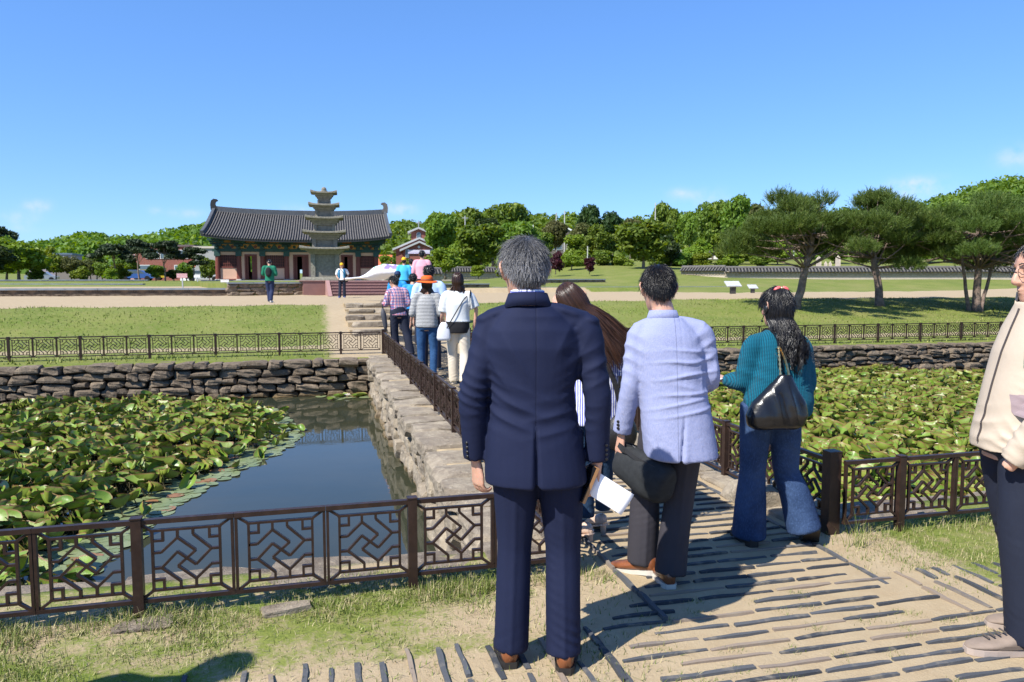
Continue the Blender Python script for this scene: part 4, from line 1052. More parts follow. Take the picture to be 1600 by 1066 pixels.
ML_DARK = leaf_mat('dark_leaf', (.025, .055, .014), (.05, .085, .018), (.08, .115, .025)); ML_PINE = leaf_mat('pine_needle', (.062, .108, .018), (.115, .17, .032), (.22, .26, .06), .25)
ML_RED = leaf_mat('maple_red_leaf', (.045, .010, .013), (.08, .016, .018), (.12, .03, .025)); ML_OLIVE = leaf_mat('olive_leaf', (.09, .105, .03), (.15, .155, .05), (.20, .18, .08)); ML_BLACKP = leaf_mat('black_pine_needle', (.018, .035, .012), (.035, .058, .016), (.07, .09, .024), .1)
M_BARK = plain('grey_bark', (.16, .125, .10), .95, .35, 8, .9, .03, coord='pos'); M_PBARK = plain('pine_bark', (.20, .145, .115), .95, .5, 7, 1., .04, coord='pos', bscale=28)
def leaf_cloud(rng, clumps, n, size, flat=0., up=.35, aspect=1.6):
    """clumps: (center, (rx,ry,rz), weight).  n leaf quads spread through outer shells"""
    wts = np.array([c[2] for c in clumps], float); wts /= wts.sum()
    pick = rng.choice(len(clumps), n, p=wts)
    C = np.array([c[0] for c in clumps])[pick]; RR = np.array([c[1] for c in clumps])[pick]
    d = rng.normal(size=(n, 3)); d /= np.linalg.norm(d, axis=1)[:, None]
    rad = rng.uniform(.35, 1.0, n)**.45
    rad *= 1+.22*np.sin(d[:, 0]*5+pick)*np.sin(d[:, 1]*6+pick*2.1)*np.sin(d[:, 2]*5+pick)
    pos = C+d*RR*rad[:, None]
    nrm = d*.7+rng.normal(size=(n, 3))*.75; nrm[:, 2] += up; nrm /= np.linalg.norm(nrm, axis=1)[:, None]
    tx = np.cross(nrm, rng.normal(size=(n, 3))); tx /= np.linalg.norm(tx, axis=1)[:, None]; ty = np.cross(nrm, tx)
    s = size*rng.uniform(.55, 1.3, n)
    tx *= (s*aspect*.5)[:, None]; ty *= (s*.5)[:, None]
    V = np.stack([pos-tx, pos+ty*.9-tx*.1, pos+tx, pos-ty*.9+tx*.1], 1).reshape(-1, 3)
    F = np.arange(4*n).reshape(n, 4)
    tone = np.clip(rng.normal(.45, .2, n)+(rng.random(len(clumps))[pick]-.5)*.45, 0, 1)
    return V, F, np.repeat(tone, 4)
def limbs(mb, rng, base, top, clumps, r0):
    base, top = Vector(base), Vector(top); n = 6; pts = []
    for i in range(n+1):
        u = i/n; w = .12*(1-abs(2*u-1))*(top-base).length*.25
        pts.append(base.lerp(top, u)+Vector((rng.normal()*w*.4, rng.normal()*w*.4, 0)))
    mb.tube(pts, [r0*(1-.6*i/n)*(1.25 if i == 0 else 1) for i in range(n+1)], 8)
    for c in clumps:
        p = Vector(c[0]); k = rng.uniform(.55, .98); s = pts[int(k*n)]
        mid = s.lerp(p, .5)+Vector((0, 0, .08*(p-s).length)); mb.tube([s, mid, s.lerp(p, .9)], [r0*.34, r0*.22, r0*.08], 5)
def broad_variant(seed, n=5200, shape='round', size=.06):
    """unit tree: height 1, crown width about 1"""
    rng = np.random.default_rng(seed); cl = []
    lo = .12 if shape == 'bush' else (.22 if shape == 'low' else .34)
    for k in range(15 if shape != 'tall' else 18):
        a = rng.uniform(0, 2*pi); u = rng.random(); z = lo+.14+(.80-lo-.06)*u
        prof = math.sqrt(max(0, 1-((u-.32)/.80)**2)) if shape != 'tall' else math.sqrt(max(0.05, 1-((u-.45)/.62)**2))
        rr = rng.uniform(.45, .95)*.36*prof; s = rng.uniform(.12, .185)
        cl.append(((rr*math.cos(a), rr*math.sin(a), z), (s*1.15, s*1.15, s*.85), s*s))
    cl.append(((0, 0, .52), (.26, .26, .26), .09))
    V, F, T_ = leaf_cloud(rng, cl, n, size)
    mb = MB(); limbs(mb, rng, (0, 0, -.02), (rng.normal()*.02, rng.normal()*.02, .62), cl[:9], .028)
    return V, F, T_, mb
def tree_meshes(kind, seed, lm, bark=M_BARK, **k):
    V, F, T_, mb = broad_variant(seed, **k)
    cm = mesh('crown', V, F, False, {'tone': T_}); cm.materials.append(lm); tm = mb.mesh('trunk', True); tm.materials.append(bark); return cm, tm
BT = {}
BT['round'] = [tree_meshes('round', 10+i, ML_GREEN, shape='round', n=5600, size=.052) for i in range(4)]
BT['lime'] = [tree_meshes('lime', 30+i, ML_LIME, shape='low', n=4200, size=.058) for i in range(3)]
BT['dark'] = [tree_meshes('dark', 50+i, ML_DARK, shape='round', n=5000, size=.05) for i in range(3)]
BT['tall'] = [tree_meshes('tall', 70+i, ML_GREEN, shape='tall', n=5200, size=.046) for i in range(3)]
BT['bush'] = [tree_meshes('bush', 90+i, ML_LIME, shape='bush', n=2600, size=.075) for i in range(3)]
BT['dbush'] = [tree_meshes('dbush', 110+i, ML_GREEN, shape='bush', n=3200, size=.065) for i in range(3)]
BT['red'] = [tree_meshes('red', 130+i, ML_RED, shape='bush', n=1800, size=.085) for i in range(2)]
BT['olive'] = [tree_meshes('olive', 150+i, ML_OLIVE, shape='tall', n=4200, size=.05) for i in range(2)]
tcount = {}
def tree(label, px, pt, pb, d, wpx, kind='round', group=None, cat='tree', name='broad_tree', base=None):
    p = at_depth(px, pb, d); zb = p.z if base is None else base
    top = CAMH+ (at_depth(px, pt, d).z-CAMH); h = max(top-zb, .3); w = wpx/FPX*d
    i = tcount.get(kind, 0); tcount[kind] = i+1; cm, tm = BT[kind][i % len(BT[kind])]
    o = thing(name, label, cat, (p.x, p.y, zb), random.uniform(0, 6.28), group)
    link('crown', cm, None, o, None, None, (w/.92, w/.92, h/1.0)); link('trunk', tm, None, o, None, None, (w/.92, w/.92, h)); return o
G_R = 'green trees on the bank behind the lawn'; G_L = 'trees and shrubs left of the temple'
LT = [ # left of the temple
 ('broad bright green tree at the far edge of the court', 30, 368, 441, 76, 88, 'lime'), ('deep green tree half cut by the picture edge', -16, 384, 442, 72, 78, 'dark'), ('dark leafy tree behind the broad bright tree', 10, 386, 441, 82, 70, 'round'),
 ('slender bright green tree beside the lilac house', 88, 384, 440, 84, 40, 'lime'), ('olive bare looking shrub with pale stems', 112, 400, 440, 84, 34, 'olive'), ('low lime shrub between the two olive shrubs', 126, 414, 441, 80, 30, 'bush'),
 ('second pale stemmed olive shrub by the slate roofed house', 142, 405, 440, 85, 34, 'olive'), ('low green shrub before the slate roofed house', 160, 410, 441, 84, 36, 'dbush'), ('dark low bush hiding the silver car', 58, 418, 442, 78, 30, 'dbush'), ('mid green tree behind the low shrubs', 152, 398, 440, 100, 40, 'round'),
 ('rounded shrub under the umbrella pines', 190, 412, 441, 80, 32, 'dbush'), ('green tree behind the tallest umbrella pine', 200, 398, 440, 105, 36, 'round'), ('deep green shrub in front of the red brick house', 244, 414, 441, 80, 30, 'dbush'),
 ('dark round shrub right of the brick house', 292, 408, 442, 84, 34, 'dbush'), ('green bush against the temple end wall', 328, 402, 441, 86, 30, 'dbush'), ('small yellow green shrub behind the tile kerb', 174, 420, 441, 76, 24, 'bush'), ('dark low bush beneath the pine near the temple', 272, 420, 442, 76, 30, 'dark')]
RT = [
 ('fresh green shrub just right of the temple', 604, 400, 437, 78, 34, 'bush'), ('fresh green shrub below the church porch', 638, 402, 437, 76, 34, 'bush'), ('yellow green spreading tree right of the church', 696, 388, 436, 72, 56, 'lime'), ('lime tree with flat top beside the pink shirted man', 668, 398, 436, 74, 40, 'lime'),
 ('large rounded tree on the hilltop behind the church', 690, 334, 420, 120, 62, 'round'), ('tall crown topping the tree hill', 795, 316, 410, 122, 72, 'round'), ('broad crown left of the tallest tree on the hill', 745, 326, 415, 124, 76, 'round'), ('dark crown under the tallest tree on the hill', 770, 340, 415, 112, 70, 'dark'),
 ('big bright round tree right of the church', 752, 352, 432, 92, 92, 'round'), ('full green tree directly behind the grey haired man', 812, 348, 430, 96, 70, 'round'), ('mid green tree between church and hill', 718, 362, 430, 98, 46, 'lime'),
 ('small yellow green bush on the lawn', 748, 415, 436, 56, 30, 'bush'), ('small lime bush beside the grey haired man', 784, 414, 436, 57, 24, 'bush'),
 ('dark topped tree above the white gabled house', 922, 319, 405, 140, 48, 'dark'), ('second dark topped tree behind the white gabled house', 957, 326, 405, 140, 42, 'dark'), ('grey green bamboo clump left of the dark trees', 868, 343, 405, 142, 46, 'olive'), ('bamboo clump behind the white house', 905, 348, 405, 138, 40, 'olive'), ('bamboo like tree between the two dark crowns and the pole', 985, 340, 405, 134, 46, 'olive'),
 ('leafy tree beneath the white gabled house', 845, 362, 420, 110, 50, 'round'), ('green shrub tree in front of the white house', 900, 368, 420, 104, 56, 'lime'), ('light green bush between the red maples', 893, 394, 422, 86, 34, 'lime'),
 ('rounded tree beside the darker maple', 940, 352, 425, 94, 64, 'round'), ('biggest rounded tree behind the man in pale jacket', 1005, 348, 428, 84, 104, 'round'), ('tree leaning over the end of the tiled wall', 1048, 366, 425, 92, 50, 'dark'),
 ('tall crown behind the slim pole', 1036, 319, 405, 132, 48, 'round'), ('crown right of the slim pole', 1075, 328, 405, 130, 52, 'tall'), ('tall leafy tree behind the tiled wall end', 1112, 312, 418, 108, 62, 'tall'), ('tree filling the gap before the first pine', 1150, 306, 418, 106, 66, 'tall'), ('olive crown above the first pine', 1185, 318, 418, 110, 60, 'olive'),
 ('bright green tree along the tiled wall', 1088, 372, 422, 98, 48, 'lime'), ('bright green street tree beside the long white building', 1130, 366, 422, 98, 50, 'lime'), ('round street tree seen under the first pine', 1175, 372, 422, 98, 50, 'lime'), ('round street tree left of the first pine trunk', 1215, 378, 420, 98, 46, 'lime'), ('street tree between the first two pine trunks', 1262, 380, 418, 100, 44, 'lime'), ('shrub tree right of the first pine trunk', 1305, 384, 416, 104, 46, 'round'),
 ('green tree seen behind the second pine', 1345, 372, 416, 112, 60, 'round'), ('green tree between second and third pine', 1420, 372, 416, 112, 70, 'lime'), ('green tree left of the twin trunk pine', 1475, 366, 416, 112, 70, 'round'), ('green tree behind the twin trunk pine', 1545, 360, 416, 112, 80, 'round'), ('green tree at the far end of the tiled wall', 1620, 355, 416, 110, 80, 'round')]
for a in LT: tree(a[0], *a[1:6], a[6], G_L, 'shrub' if 'bush' in a[6] or 'shrub' in a[0] else 'tree', 'shrub' if 'bush' in a[6] or 'shrub' in a[0] else 'broad_tree')
for a in RT: tree(a[0], *a[1:6], a[6], G_R, 'shrub' if 'bush' in a[6] else 'tree', 'shrub' if 'bush' in a[6] else 'broad_tree')
for (px_, pt_, w_, lab_) in [(856, 392, 34, 'green shrub low behind the grey haired man'), (884, 398, 34, 'dense shrub behind the first red maple'), (908, 392, 36, 'dense shrub between the two red maples'), (942, 390, 40, 'dense shrub right of the second red maple'), (972, 396, 36, 'shrub under the rounded trees on the lawn edge'), (1034, 388, 46, 'dark shrub where the tiled wall begins'), (1062, 392, 40, 'shrub behind the short tiled wall end'), (1096, 396, 40, 'shrub behind the long tiled wall'), (1140, 394, 40, 'shrub in front of the long white building'), (1190, 396, 38, 'shrub behind the stelae beside the first pine'), (826, 396, 34, 'shrub hidden beside the grey haired man\'s collar'), (700, 398, 38, 'shrub below the big bright round tree'), (735, 402, 34, 'shrub under the brown tiled wall trees')]: tree(lab_, px_, pt_, 424, 92, w_, 'dbush' if px_ % 4 else 'bush', G_R, 'shrub', 'shrub')
tree('dark red leaved maple nearest the grey haired man', 868, 390, 428, 75, 26, 'red', 'red maples on the lawn', 'tree', 'maple_tree'); tree('smaller dark red maple by the lamp post', 921, 402, 428, 74, 22, 'red', 'red maples on the lawn', 'tree', 'maple_tree')
# ---------------------------------------------------------- umbrella pines left of the temple
def umbrella_variant(seed, lm):
    rng = np.random.default_rng(seed); cl = []
    for k in range(13):
        a = rng.uniform(0, 2*pi); r = rng.uniform(.1, .42); z = .88-.42*(r/.42)**1.5*rng.uniform(.5, 1.2)+rng.normal()*.03; s = rng.uniform(.09, .15)
        cl.append(((r*math.cos(a), r*math.sin(a), z), (s*1.25, s*1.25, s*.42), s*s))
    V, F, T_ = leaf_cloud(rng, cl, 3600, .040, aspect=2.2, up=.5); mb = MB(); limbs(mb, rng, (0, 0, -.03), (.05*rng.normal(), .05*rng.normal(), .80), cl, .022)
    cm = mesh('crown', V, F, False, {'tone': T_}); cm.materials.append(lm); tm = mb.mesh('trunk', True); tm.materials.append(M_PBARK); return cm, tm
BT['umb'] = [umbrella_variant(200+i, ML_BLACKP) for i in range(4)]
for a in [('umbrella pine left of the tallest umbrella pine', 183, 373, 441, 78, 66), ('tallest flat topped umbrella pine before the brick house', 218, 367, 442, 74, 60), ('umbrella pine in front of the red brick house', 258, 371, 442, 74, 62), ('small umbrella pine nearest the temple', 303, 382, 442, 76, 50)]:
    tree(*a, 'umb', 'umbrella pines left of the temple', 'tree', 'pine_tree')
tree('black pine branches rising above the broad tree', -10, 340, 440, 80, 80, 'umb', 'umbrella pines left of the temple', 'tree', 'pine_tree')
# ---------------------------------------------------------- big pines on the bank
def near_pine(label, px, pb, d, h, spread, seed, lean=(0, 0), trunks=((0, 0),), nt=900, lowz=.42, zoff=0, off=(0, 0)):
    rng = np.random.default_rng(seed); p = at_depth(px, pb, d); zb = H1(p.x, p.y)-.05
    root = thing('pine_tree', label, 'tree', (p.x, p.y, zb), -YAW, 'pine trees on the far bank')
    # clumps (branch ends)
    cl = []
    for k in range(44 if spread < 7 else 80):
        a = rng.uniform(0, 2*pi); r = math.sqrt(rng.random())*spread*.5; u = r/(spread*.5)
        ztop = h*(.92-.26*u**1.8); zlo = h*(lowz+.06*(1-u)); z = zlo+(ztop-zlo)*rng.random()**.75
        s = rng.uniform(.12, .20)*h*.60
        cl.append(np.array([off[0]+r*math.cos(a), off[1]+r*math.sin(a), z, s]))
    mb = MB(); tops = []
    for ti, (bx, tx) in enumerate(trunks):
        hh = h*(.70 if ti == 0 else .55); n = 8; pts = []
        for i in range(n+1):
            u = i/n; pts.append(Vector((bx+(tx-bx)*u+lean[0]*math.sin(u*pi)*.8+off[0]*u*u*.6+rng.normal()*.02, off[1]*u*u*.6+lean[1]*math.sin(u*pi), -.1+hh*u)))
        r0 = .175 if ti == 0 else .085
        mb.tube(pts, [r0*(1.30 if i == 0 else 1-.5*i/n) for i in range(n+1)], 12); tops.append(pts)
    for ci, c in enumerate(cl):
        pts = tops[0]; s = pts[int(np.clip(rng.uniform(.55, 1.0), 0, 1)*8)]; e = Vector(c[:3]); m = s.lerp(e, .5)+Vector((rng.normal()*.12, rng.normal()*.12, -.06*(e-s).length))
        mb.tube([s, s.lerp(m, .6), m, m.lerp(e, .6), e], [.040, .032, .025, .018, .010], 6)
    mb.build('trunk', M_PBARK, root, smooth=True)
    # needle tufts: candles of long needles pointing up and out
    NN = 18; V = []; T_ = []
    cc = np.array(cl); pk = rng.choice(len(cl), nt, p=(cc[:, 3]**2)/(cc[:, 3]**2).sum())
    dd = rng.normal(size=(nt, 3)); dd /= np.linalg.norm(dd, axis=1)[:, None]; dd[:, 2] = np.abs(dd[:, 2])*1.0-.25
    pos = cc[pk, :3]+dd*cc[pk, 3:4]*np.array([1.25, 1.25, .85])*rng.uniform(.5, 1.05, nt)[:, None]
    ax = dd*.8; ax[:, 2] = np.abs(ax[:, 2])*.5+.85; ax += rng.normal(size=(nt, 3))*.22; ax[:, 0] += .12; ax /= np.linalg.norm(ax, axis=1)[:, None]
    L = rng.uniform(.18, .36, nt)*(1+.9*(pos[:, 2] > h*.72)*rng.random(nt)); tone0 = np.clip(rng.normal(.45, .22, nt), 0, 1)
    for q in range(NN):
        u = q/NN; st = pos+ax*(L*(u-.35))[:, None]
        dv = rng.normal(size=(nt, 3)); dv -= ax*(dv*ax).sum(1)[:, None]; dv /= np.linalg.norm(dv, axis=1)[:, None]
        nd = ax*rng.uniform(.55, 1.0, nt)[:, None]+dv*(.85-.45*u); nd /= np.linalg.norm(nd, axis=1)[:, None]; ln = rng.uniform(.10, .17, nt)
        sd = np.cross(nd, rng.normal(size=(nt, 3))); sd /= np.linalg.norm(sd, axis=1)[:, None]
        V.append(np.stack([st-sd*.010, st+sd*.010, st+nd*ln[:, None]], 1)); T_.append(np.repeat(np.clip(tone0+rng.normal(size=nt)*.1+(.25 if q > 20 else 0), 0, 1), 3))
    V = np.concatenate(V).reshape(-1, 3); F = np.arange(len(V)).reshape(-1, 3)
    me = mesh('crown', V, F, False, {'tone': np.concatenate(T_)}); link('crown', me, ML_PINE, root); return root
near_pine('pine with a curved bare trunk beside the sand court', 1243, 471, 29.5, 4.85, 5.8, 1, lean=(.12, 0), trunks=((0, .42),), nt=6800, lowz=.40, off=(.35, 0))
near_pine('pine with a straight dark trunk in the middle of the bank', 1376, 466, 31.5, 4.95, 6.2, 2, lean=(-.05, 0), trunks=((0, -.2),), nt=7000, lowz=.40, off=(-.5, .6))
near_pine('spreading pine with three slanting trunks behind the beige jacket man', 1527, 466, 32.0, 5.5, 8.6, 3, lean=(.02, 0), trunks=((0, -.1), (-.3, -.85), (.1, .75)), nt=14000, lowz=.34, off=(.2, .3))
near_pine('pine cut by the picture edge behind the beige jacket man', 1668, 467, 32.5, 5.4, 7.4, 4, trunks=((0, .1),), nt=8000, lowz=.34)

# ---------------------------------------------------------- wooded hills
def hill(name, label, pts, d0, d1, kind_m, n, leaf, seed):
    """ridge outline given as pixels at distance d1; slope comes down to the ground at d0"""
    rng = np.random.default_rng(seed); NU_, NV_ = 40, 10; v = []
    xs = np.array([q[0] for q in pts]); ys = np.array([q[1] for q in pts])
    for i in range(NU_+1):
        px = xs[0]+(xs[-1]-xs[0])*i/NU_; py = np.interp(px, xs, ys)
        for j in range(NV_+1):
            u = j/NV_; d = d0+(d1-d0)*u; top = at_depth(px, py, d1); bot = at_depth(px, 437, d0)
            z = bot.z-1+(top.z-bot.z+1)*math.sin(u*pi/2); q = at_depth(px, 437, d); v.append((q.x, q.y, z))
        q = at_depth(px, 437, d1*1.35); v.append((q.x, q.y, bot.z-2))
    M_ = NV_+2; f = [(i*M_+j, (i+1)*M_+j, (i+1)*M_+j+1, i*M_+j+1) for i in range(NU_) for j in range(M_-1)]
    tag(link('hill', mesh('hill', v, f, True), plain('hill_floor', (.05, .075, .022), .95, .3, .1)), kind='structure')
    v = np.array(v).reshape(NU_+1, M_, 3)
    a = rng.uniform(0, NU_-.01, n); b = rng.uniform(0, NV_-.01, n)**1.0; i = a.astype(int); j = b.astype(int); fa, fb = (a-i)[:, None], (b-j)[:, None]
    P_ = (v[i, j]*(1-fa)+v[i+1, j]*fa)*(1-fb)+(v[i, j+1]*(1-fa)+v[i+1, j+1]*fa)*fb
    cl = [((p[0], p[1], p[2]+s*.2), (s, s, s*.9), s*s) for p, s in zip(P_, rng.uniform(2.2, 4.2, n))]
    V, F, T_ = leaf_cloud(rng, cl, n*90, leaf)
    o = link('woodland', mesh('woodland', V, F, False, {'tone': T_}), kind_m); tag(o, label, 'woodland', kind='stuff')
hill('hill', 'wooded hill left of the temple', [(-60, 410), (40, 398), (110, 386), (145, 381), (185, 385), (230, 384), (290, 372), (330, 366), (420, 368)], 190, 330, ML_GREEN, 420, 1.2, 1)
hill('hill', 'wooded hill behind the temple and church', [(560, 380), (615, 364), (660, 362), (720, 350), (800, 352), (900, 352)], 200, 320, ML_GREEN, 300, 1.2, 2)
hill('hill', 'wooded bank behind the trees on the lawn', [(660, 400), (700, 366), (760, 352), (830, 362), (900, 372), (1000, 362), (1100, 352), (1200, 352), (1330, 356)], 168, 230, ML_GREEN, 420, .95, 3)
hill('hill', 'wooded hill rising behind the pine trees', [(1180, 372), (1300, 352), (1380, 342), (1440, 338), (1500, 318), (1560, 302), (1640, 294), (1760, 296)], 150, 260, ML_GREEN, 800, .8, 4)
# ============================================================ people: generator
def ring(z, cx, cy, rx, ry, ex=2.3, n=28):
    out = []
    for k in range(n):
        a = 2*pi*k/n; c, s = math.cos(a), math.sin(a)
        out.append((cx+rx*math.copysign(abs(c)**(2/ex), c), cy+ry*math.copysign(abs(s)**(2/ex), s), z))
    return out
def loft(rings):
    n = len(rings[0]); v = [p for r in rings for p in r]; m = len(rings); f = []
    for i in range(m-1):
        for k in range(n): f.append((i*n+k, i*n+(k+1) % n, (i+1)*n+(k+1) % n, (i+1)*n+k))
    f.append(tuple(reversed(range(n)))); f.append(tuple(range((m-1)*n, m*n))); return v, f
def slices(sl, n=28): return loft([ring(*s, n=n) for s in sl])
def catmull(pts, per=5):
    P = [Vector(p) for p in pts]; P = [P[0]*2-P[1]]+P+[P[-1]*2-P[-2]]; out = []
    for i in range(1, len(P)-2):
        for k in range(per):
            t_ = k/per; a, b, c, d = P[i-1:i+3]
            out.append(.5*((2*b)+(c-a)*t_+(2*a-5*b+4*c-d)*t_**2+(3*b-a-3*c+d)*t_**3))
    out.append(P[-2]); return out
def limb(pts, rads, n=16, per=5):
    q = catmull(pts, per); m = len(q); rr = []
    for i in range(m):
        u = i/per; a = min(int(u), len(rads)-1); b = min(a+1, len(rads)-1); w = u-a
        ra, rb = rads[a], rads[b]
        ra = ra if hasattr(ra, '__len__') else (ra, ra); rb = rb if hasattr(rb, '__len__') else (rb, rb)
        rr.append((ra[0]*(1-w)+rb[0]*w, ra[1]*(1-w)+rb[1]*w))
    return tube(q, rr, n)
def ellipsoid(c, r, rot=None, nu=14, nv=10):
    v = []; f = []
    for j in range(1, nv):
        b = pi*j/nv
        for i in range(nu): a = 2*pi*i/nu; v.append(Vector((r[0]*math.sin(b)*math.cos(a), r[1]*math.sin(b)*math.sin(a), r[2]*math.cos(b))))
    for j in range(nv-2):
        for i in range(nu): f.append((j*nu+i, (j+1)*nu+i, (j+1)*nu+(i+1) % nu, j*nu+(i+1) % nu))
    f.append(tuple(range(nu))); f.append(tuple(reversed(range((nv-2)*nu, (nv-1)*nu))))
    M = Euler(rot).to_matrix() if rot else Matrix.Identity(3)
    return [M@p+Vector(c) for p in v], f
DG = None
def fuse(parts, voxel, smooth=4, fac=.5, post=0):
    mb = MB()
    for v, f in parts: mb.add(v, f)
    me = mb.mesh('tmp'); o = bpy.data.objects.new('tmp', me); COL.objects.link(o)
    r = o.modifiers.new('r', 'REMESH'); r.mode = 'VOXEL'; r.voxel_size = voxel; r.adaptivity = 0
    if smooth: s = o.modifiers.new('s', 'SMOOTH'); s.iterations = smooth; s.factor = fac
    dg = bpy.context.evaluated_depsgraph_get(); ev = o.evaluated_get(dg); m2 = bpy.data.meshes.new_from_object(ev)
    bpy.data.objects.remove(o); bpy.data.meshes.remove(me)
    m2.polygons.foreach_set('use_smooth', [True]*len(m2.polygons)); return m2
def displace(me, fn):
    n = len(me.vertices); co = np.empty(n*3, np.float32); no = np.empty(n*3, np.float32)
    me.vertices.foreach_get('co', co); me.vertices.foreach_get('normal', no); co = co.reshape(-1, 3); no = no.reshape(-1, 3)
    d = fn(co, no); co = co+no*d[:, None] if d.ndim == 1 else co+d
    me.vertices.foreach_set('co', co.ravel().astype(np.float32)); me.update(); return me
def snoise(P, s, seed):
    rg = np.random.default_rng(seed); out = 0
    for k in range(7):
        d = rg.normal(size=3); d /= np.linalg.norm(d); out = out+np.sin(P@(d*s*rg.uniform(.6, 1.9))+rg.uniform(0, 6.28))
    return out/7**.5
def wr(P, c, r, d, freq, amp, seed=1, warp=1.2, ws=9, sharp=1.):
    """a family of folds around c with spread r (vector), running across direction d"""
    q = (P-np.array(c))/np.array(r); g = np.exp(-(q*q).sum(1))*np.clip(.30+.75*snoise(P, 13, seed+50), 0, 1.1); d = np.array(d)/np.linalg.norm(d)
    ph = (P@d)*freq+warp*snoise(P, ws, seed); s = 1-np.abs(np.sin(ph*.5))*2
    return amp*g*np.sign(s)*np.abs(s)**sharp
def frame(d, n):
    d = Vector(d).normalized(); n = Vector(n); n = (n-d*n.dot(d)).normalized(); return d, n
def hand_parts(w, d, n, tsign, curl=.35, spread=0., k=1., thumb=.3):
    """w wrist, d towards fingertips, n palm normal; thumb on side d x n * tsign"""
    d, n = frame(d, n); t_ = d.cross(n)*tsign; w = Vector(w); P = []
    def at(a, b, c): return w+d*(a*k)+n*(b*k)+t_*(c*k)
    rings = []
    for (a, rc, rn, b) in ((-.03, .026, .021, 0), (0, .027, .019, 0), (.025, .034, .018, .002), (.06, .042, .0155, .002), (.088, .041, .0125, .001), (.098, .036, .009, 0)):
        rings.append([at(a, b+rn*math.sin(2*pi*q/14), rc*math.cos(2*pi*q/14)) for q in range(14)])
    v, f = loft(rings); P.append((v, f)); P.append(([*v], [tuple(reversed(q)) for q in f]) if False else (v, f))
    for i, (c, L, r) in enumerate(((.031, .070, .0088), (.0105, .078, .0092), (-.0105, .073, .0088), (-.030, .056, .0078))):
        cu = curl*(1+.12*i); ph = cu*.5; p = at(.088, 0, c); pts = [at(.06, 0, c*.92), p]
        for q, fr in enumerate((.44, .32, .24)):
            dr = d*math.cos(ph)+n*math.sin(ph)+t_*(c*spread*6); p = p+dr*(L*fr*k); pts.append(p); ph += cu
        P.append(limb(pts, [r*k, r*k*1.05, r*k, r*k*.92, r*k*.72], 8, 3))
    b0 = at(.012, .004, .022); b1 = at(.045, .012+thumb*.02, .048); b2 = at(.075, .018+thumb*.05, .055-.01*thumb); b3 = at(.098, .020+thumb*.075, .050-.02*thumb)
    P.append(limb([b0, b1, b2, b3], [.014*k, .0125*k, .0105*k, .008*k], 8, 3)); return P
def join(meshes, name):
    bm = bmesh.new()
    for m in meshes: bm.from_mesh(m)
    me = bpy.data.meshes.new(name); bm.to_mesh(me); bm.free(); me.polygons.foreach_set('use_smooth', [True]*len(me.polygons))
    return me
# ---- head in its own frame: x right, y towards the face, z up, origin at ear level
def head_parts(fem=False, fat=1.0, nose=1.0, cheek=1.0):
    k = .95 if fem else 1.0
    sl = [(-.122, 0, .058, .020, .026, 2), (-.112, 0, .050, .038, .042, 2.2), (-.092, 0, .036, .052*fat, .058, 2.2), (-.066, 0, .020, .062*fat, .076, 2.2), (-.036, 0, .006, .069*fat, .091, 2.2),
          (-.005, 0, .0, .073*fat, .097, 2.2), (.03, 0, -.003, .0765, .0995, 2.2), (.058, 0, -.004, .0755, .098, 2.2), (.084, 0, -.005, .067, .087, 2.1), (.104, 0, -.006, .052, .068, 2), (.117, 0, -.006, .032, .042, 2), (.122, 0, -.006, .012, .016, 2)]
    P = [slices([tuple(a*k if i < 5 else a for i, a in enumerate(s)) for s in sl], 30)]
    P.append(limb([(0, .092*k, .028), (0, .104*k, .0), (0, .116*k*nose, -.028), (0, .104*k, -.040)], [(.010, .010), (.0115, .012), (.0155, .013), (.013, .008)], 10, 4))
    for s in (-1, 1): P.append(ellipsoid((s*.013*k, .102*k, -.032), (.008, .011, .008)))
    P.append(ellipsoid((0, .088*k, -.064), (.024, .016, .0075))); P.append(ellipsoid((0, .086*k, -.075), (.020, .016, .008)))
    for s in (-1, 1):
        P.append(ellipsoid((s*.033*k, .080*k, .036), (.024, .017, .009), (0, 0, -s*.25))); P.append(ellipsoid((s*.040*k, .068*k, -.025), (.026*cheek, .022, .024)))
        # ear: rim + lobe
        ex = s*.081*k
        rim = [(ex-.006*s, .004, -.034), (ex+.002*s, -.004, -.030), (ex+.014*s, -.022, -.010), (ex+.020*s, -.026, .012), (ex+.015*s, -.016, .032), (ex+.004*s, .002, .032), (ex-.004*s, .010, .016)]
        P.append(limb(rim, [.007, .0075, .007, .0068, .0068, .0065, .006], 8, 3)); P.append(ellipsoid((ex+.003*s, -.006, .0), (.0055, .016, .028), (0, 0, -s*.35))); P.append(ellipsoid((ex, .0, -.030), (.006, .009, .010)))
    return P
def head_dent(co):
    """eye sockets, mouth line and ear hollow as a displacement along the face axis"""
    d = np.zeros_like(co); 
    for s in (-1, 1):
        q = ((co-np.array([s*.032, .088, .014]))/np.array([.019, .03, .012])); d[:, 1] -= .009*np.exp(-(q*q).sum(1))
    q = (co-np.array([0, .1, -.0695]))/np.array([.022, .02, .0022]); d[:, 1] -= .004*np.exp(-(q*q).sum(1))
    return d
def xf(M, parts): return [([M@Vector(p) for p in v], f) for v, f in parts]
def hmat(c, yaw=0, pitch=0, roll=0): return Matrix.Translation(c)@Euler((pitch, roll, yaw)).to_matrix().to_4x4()
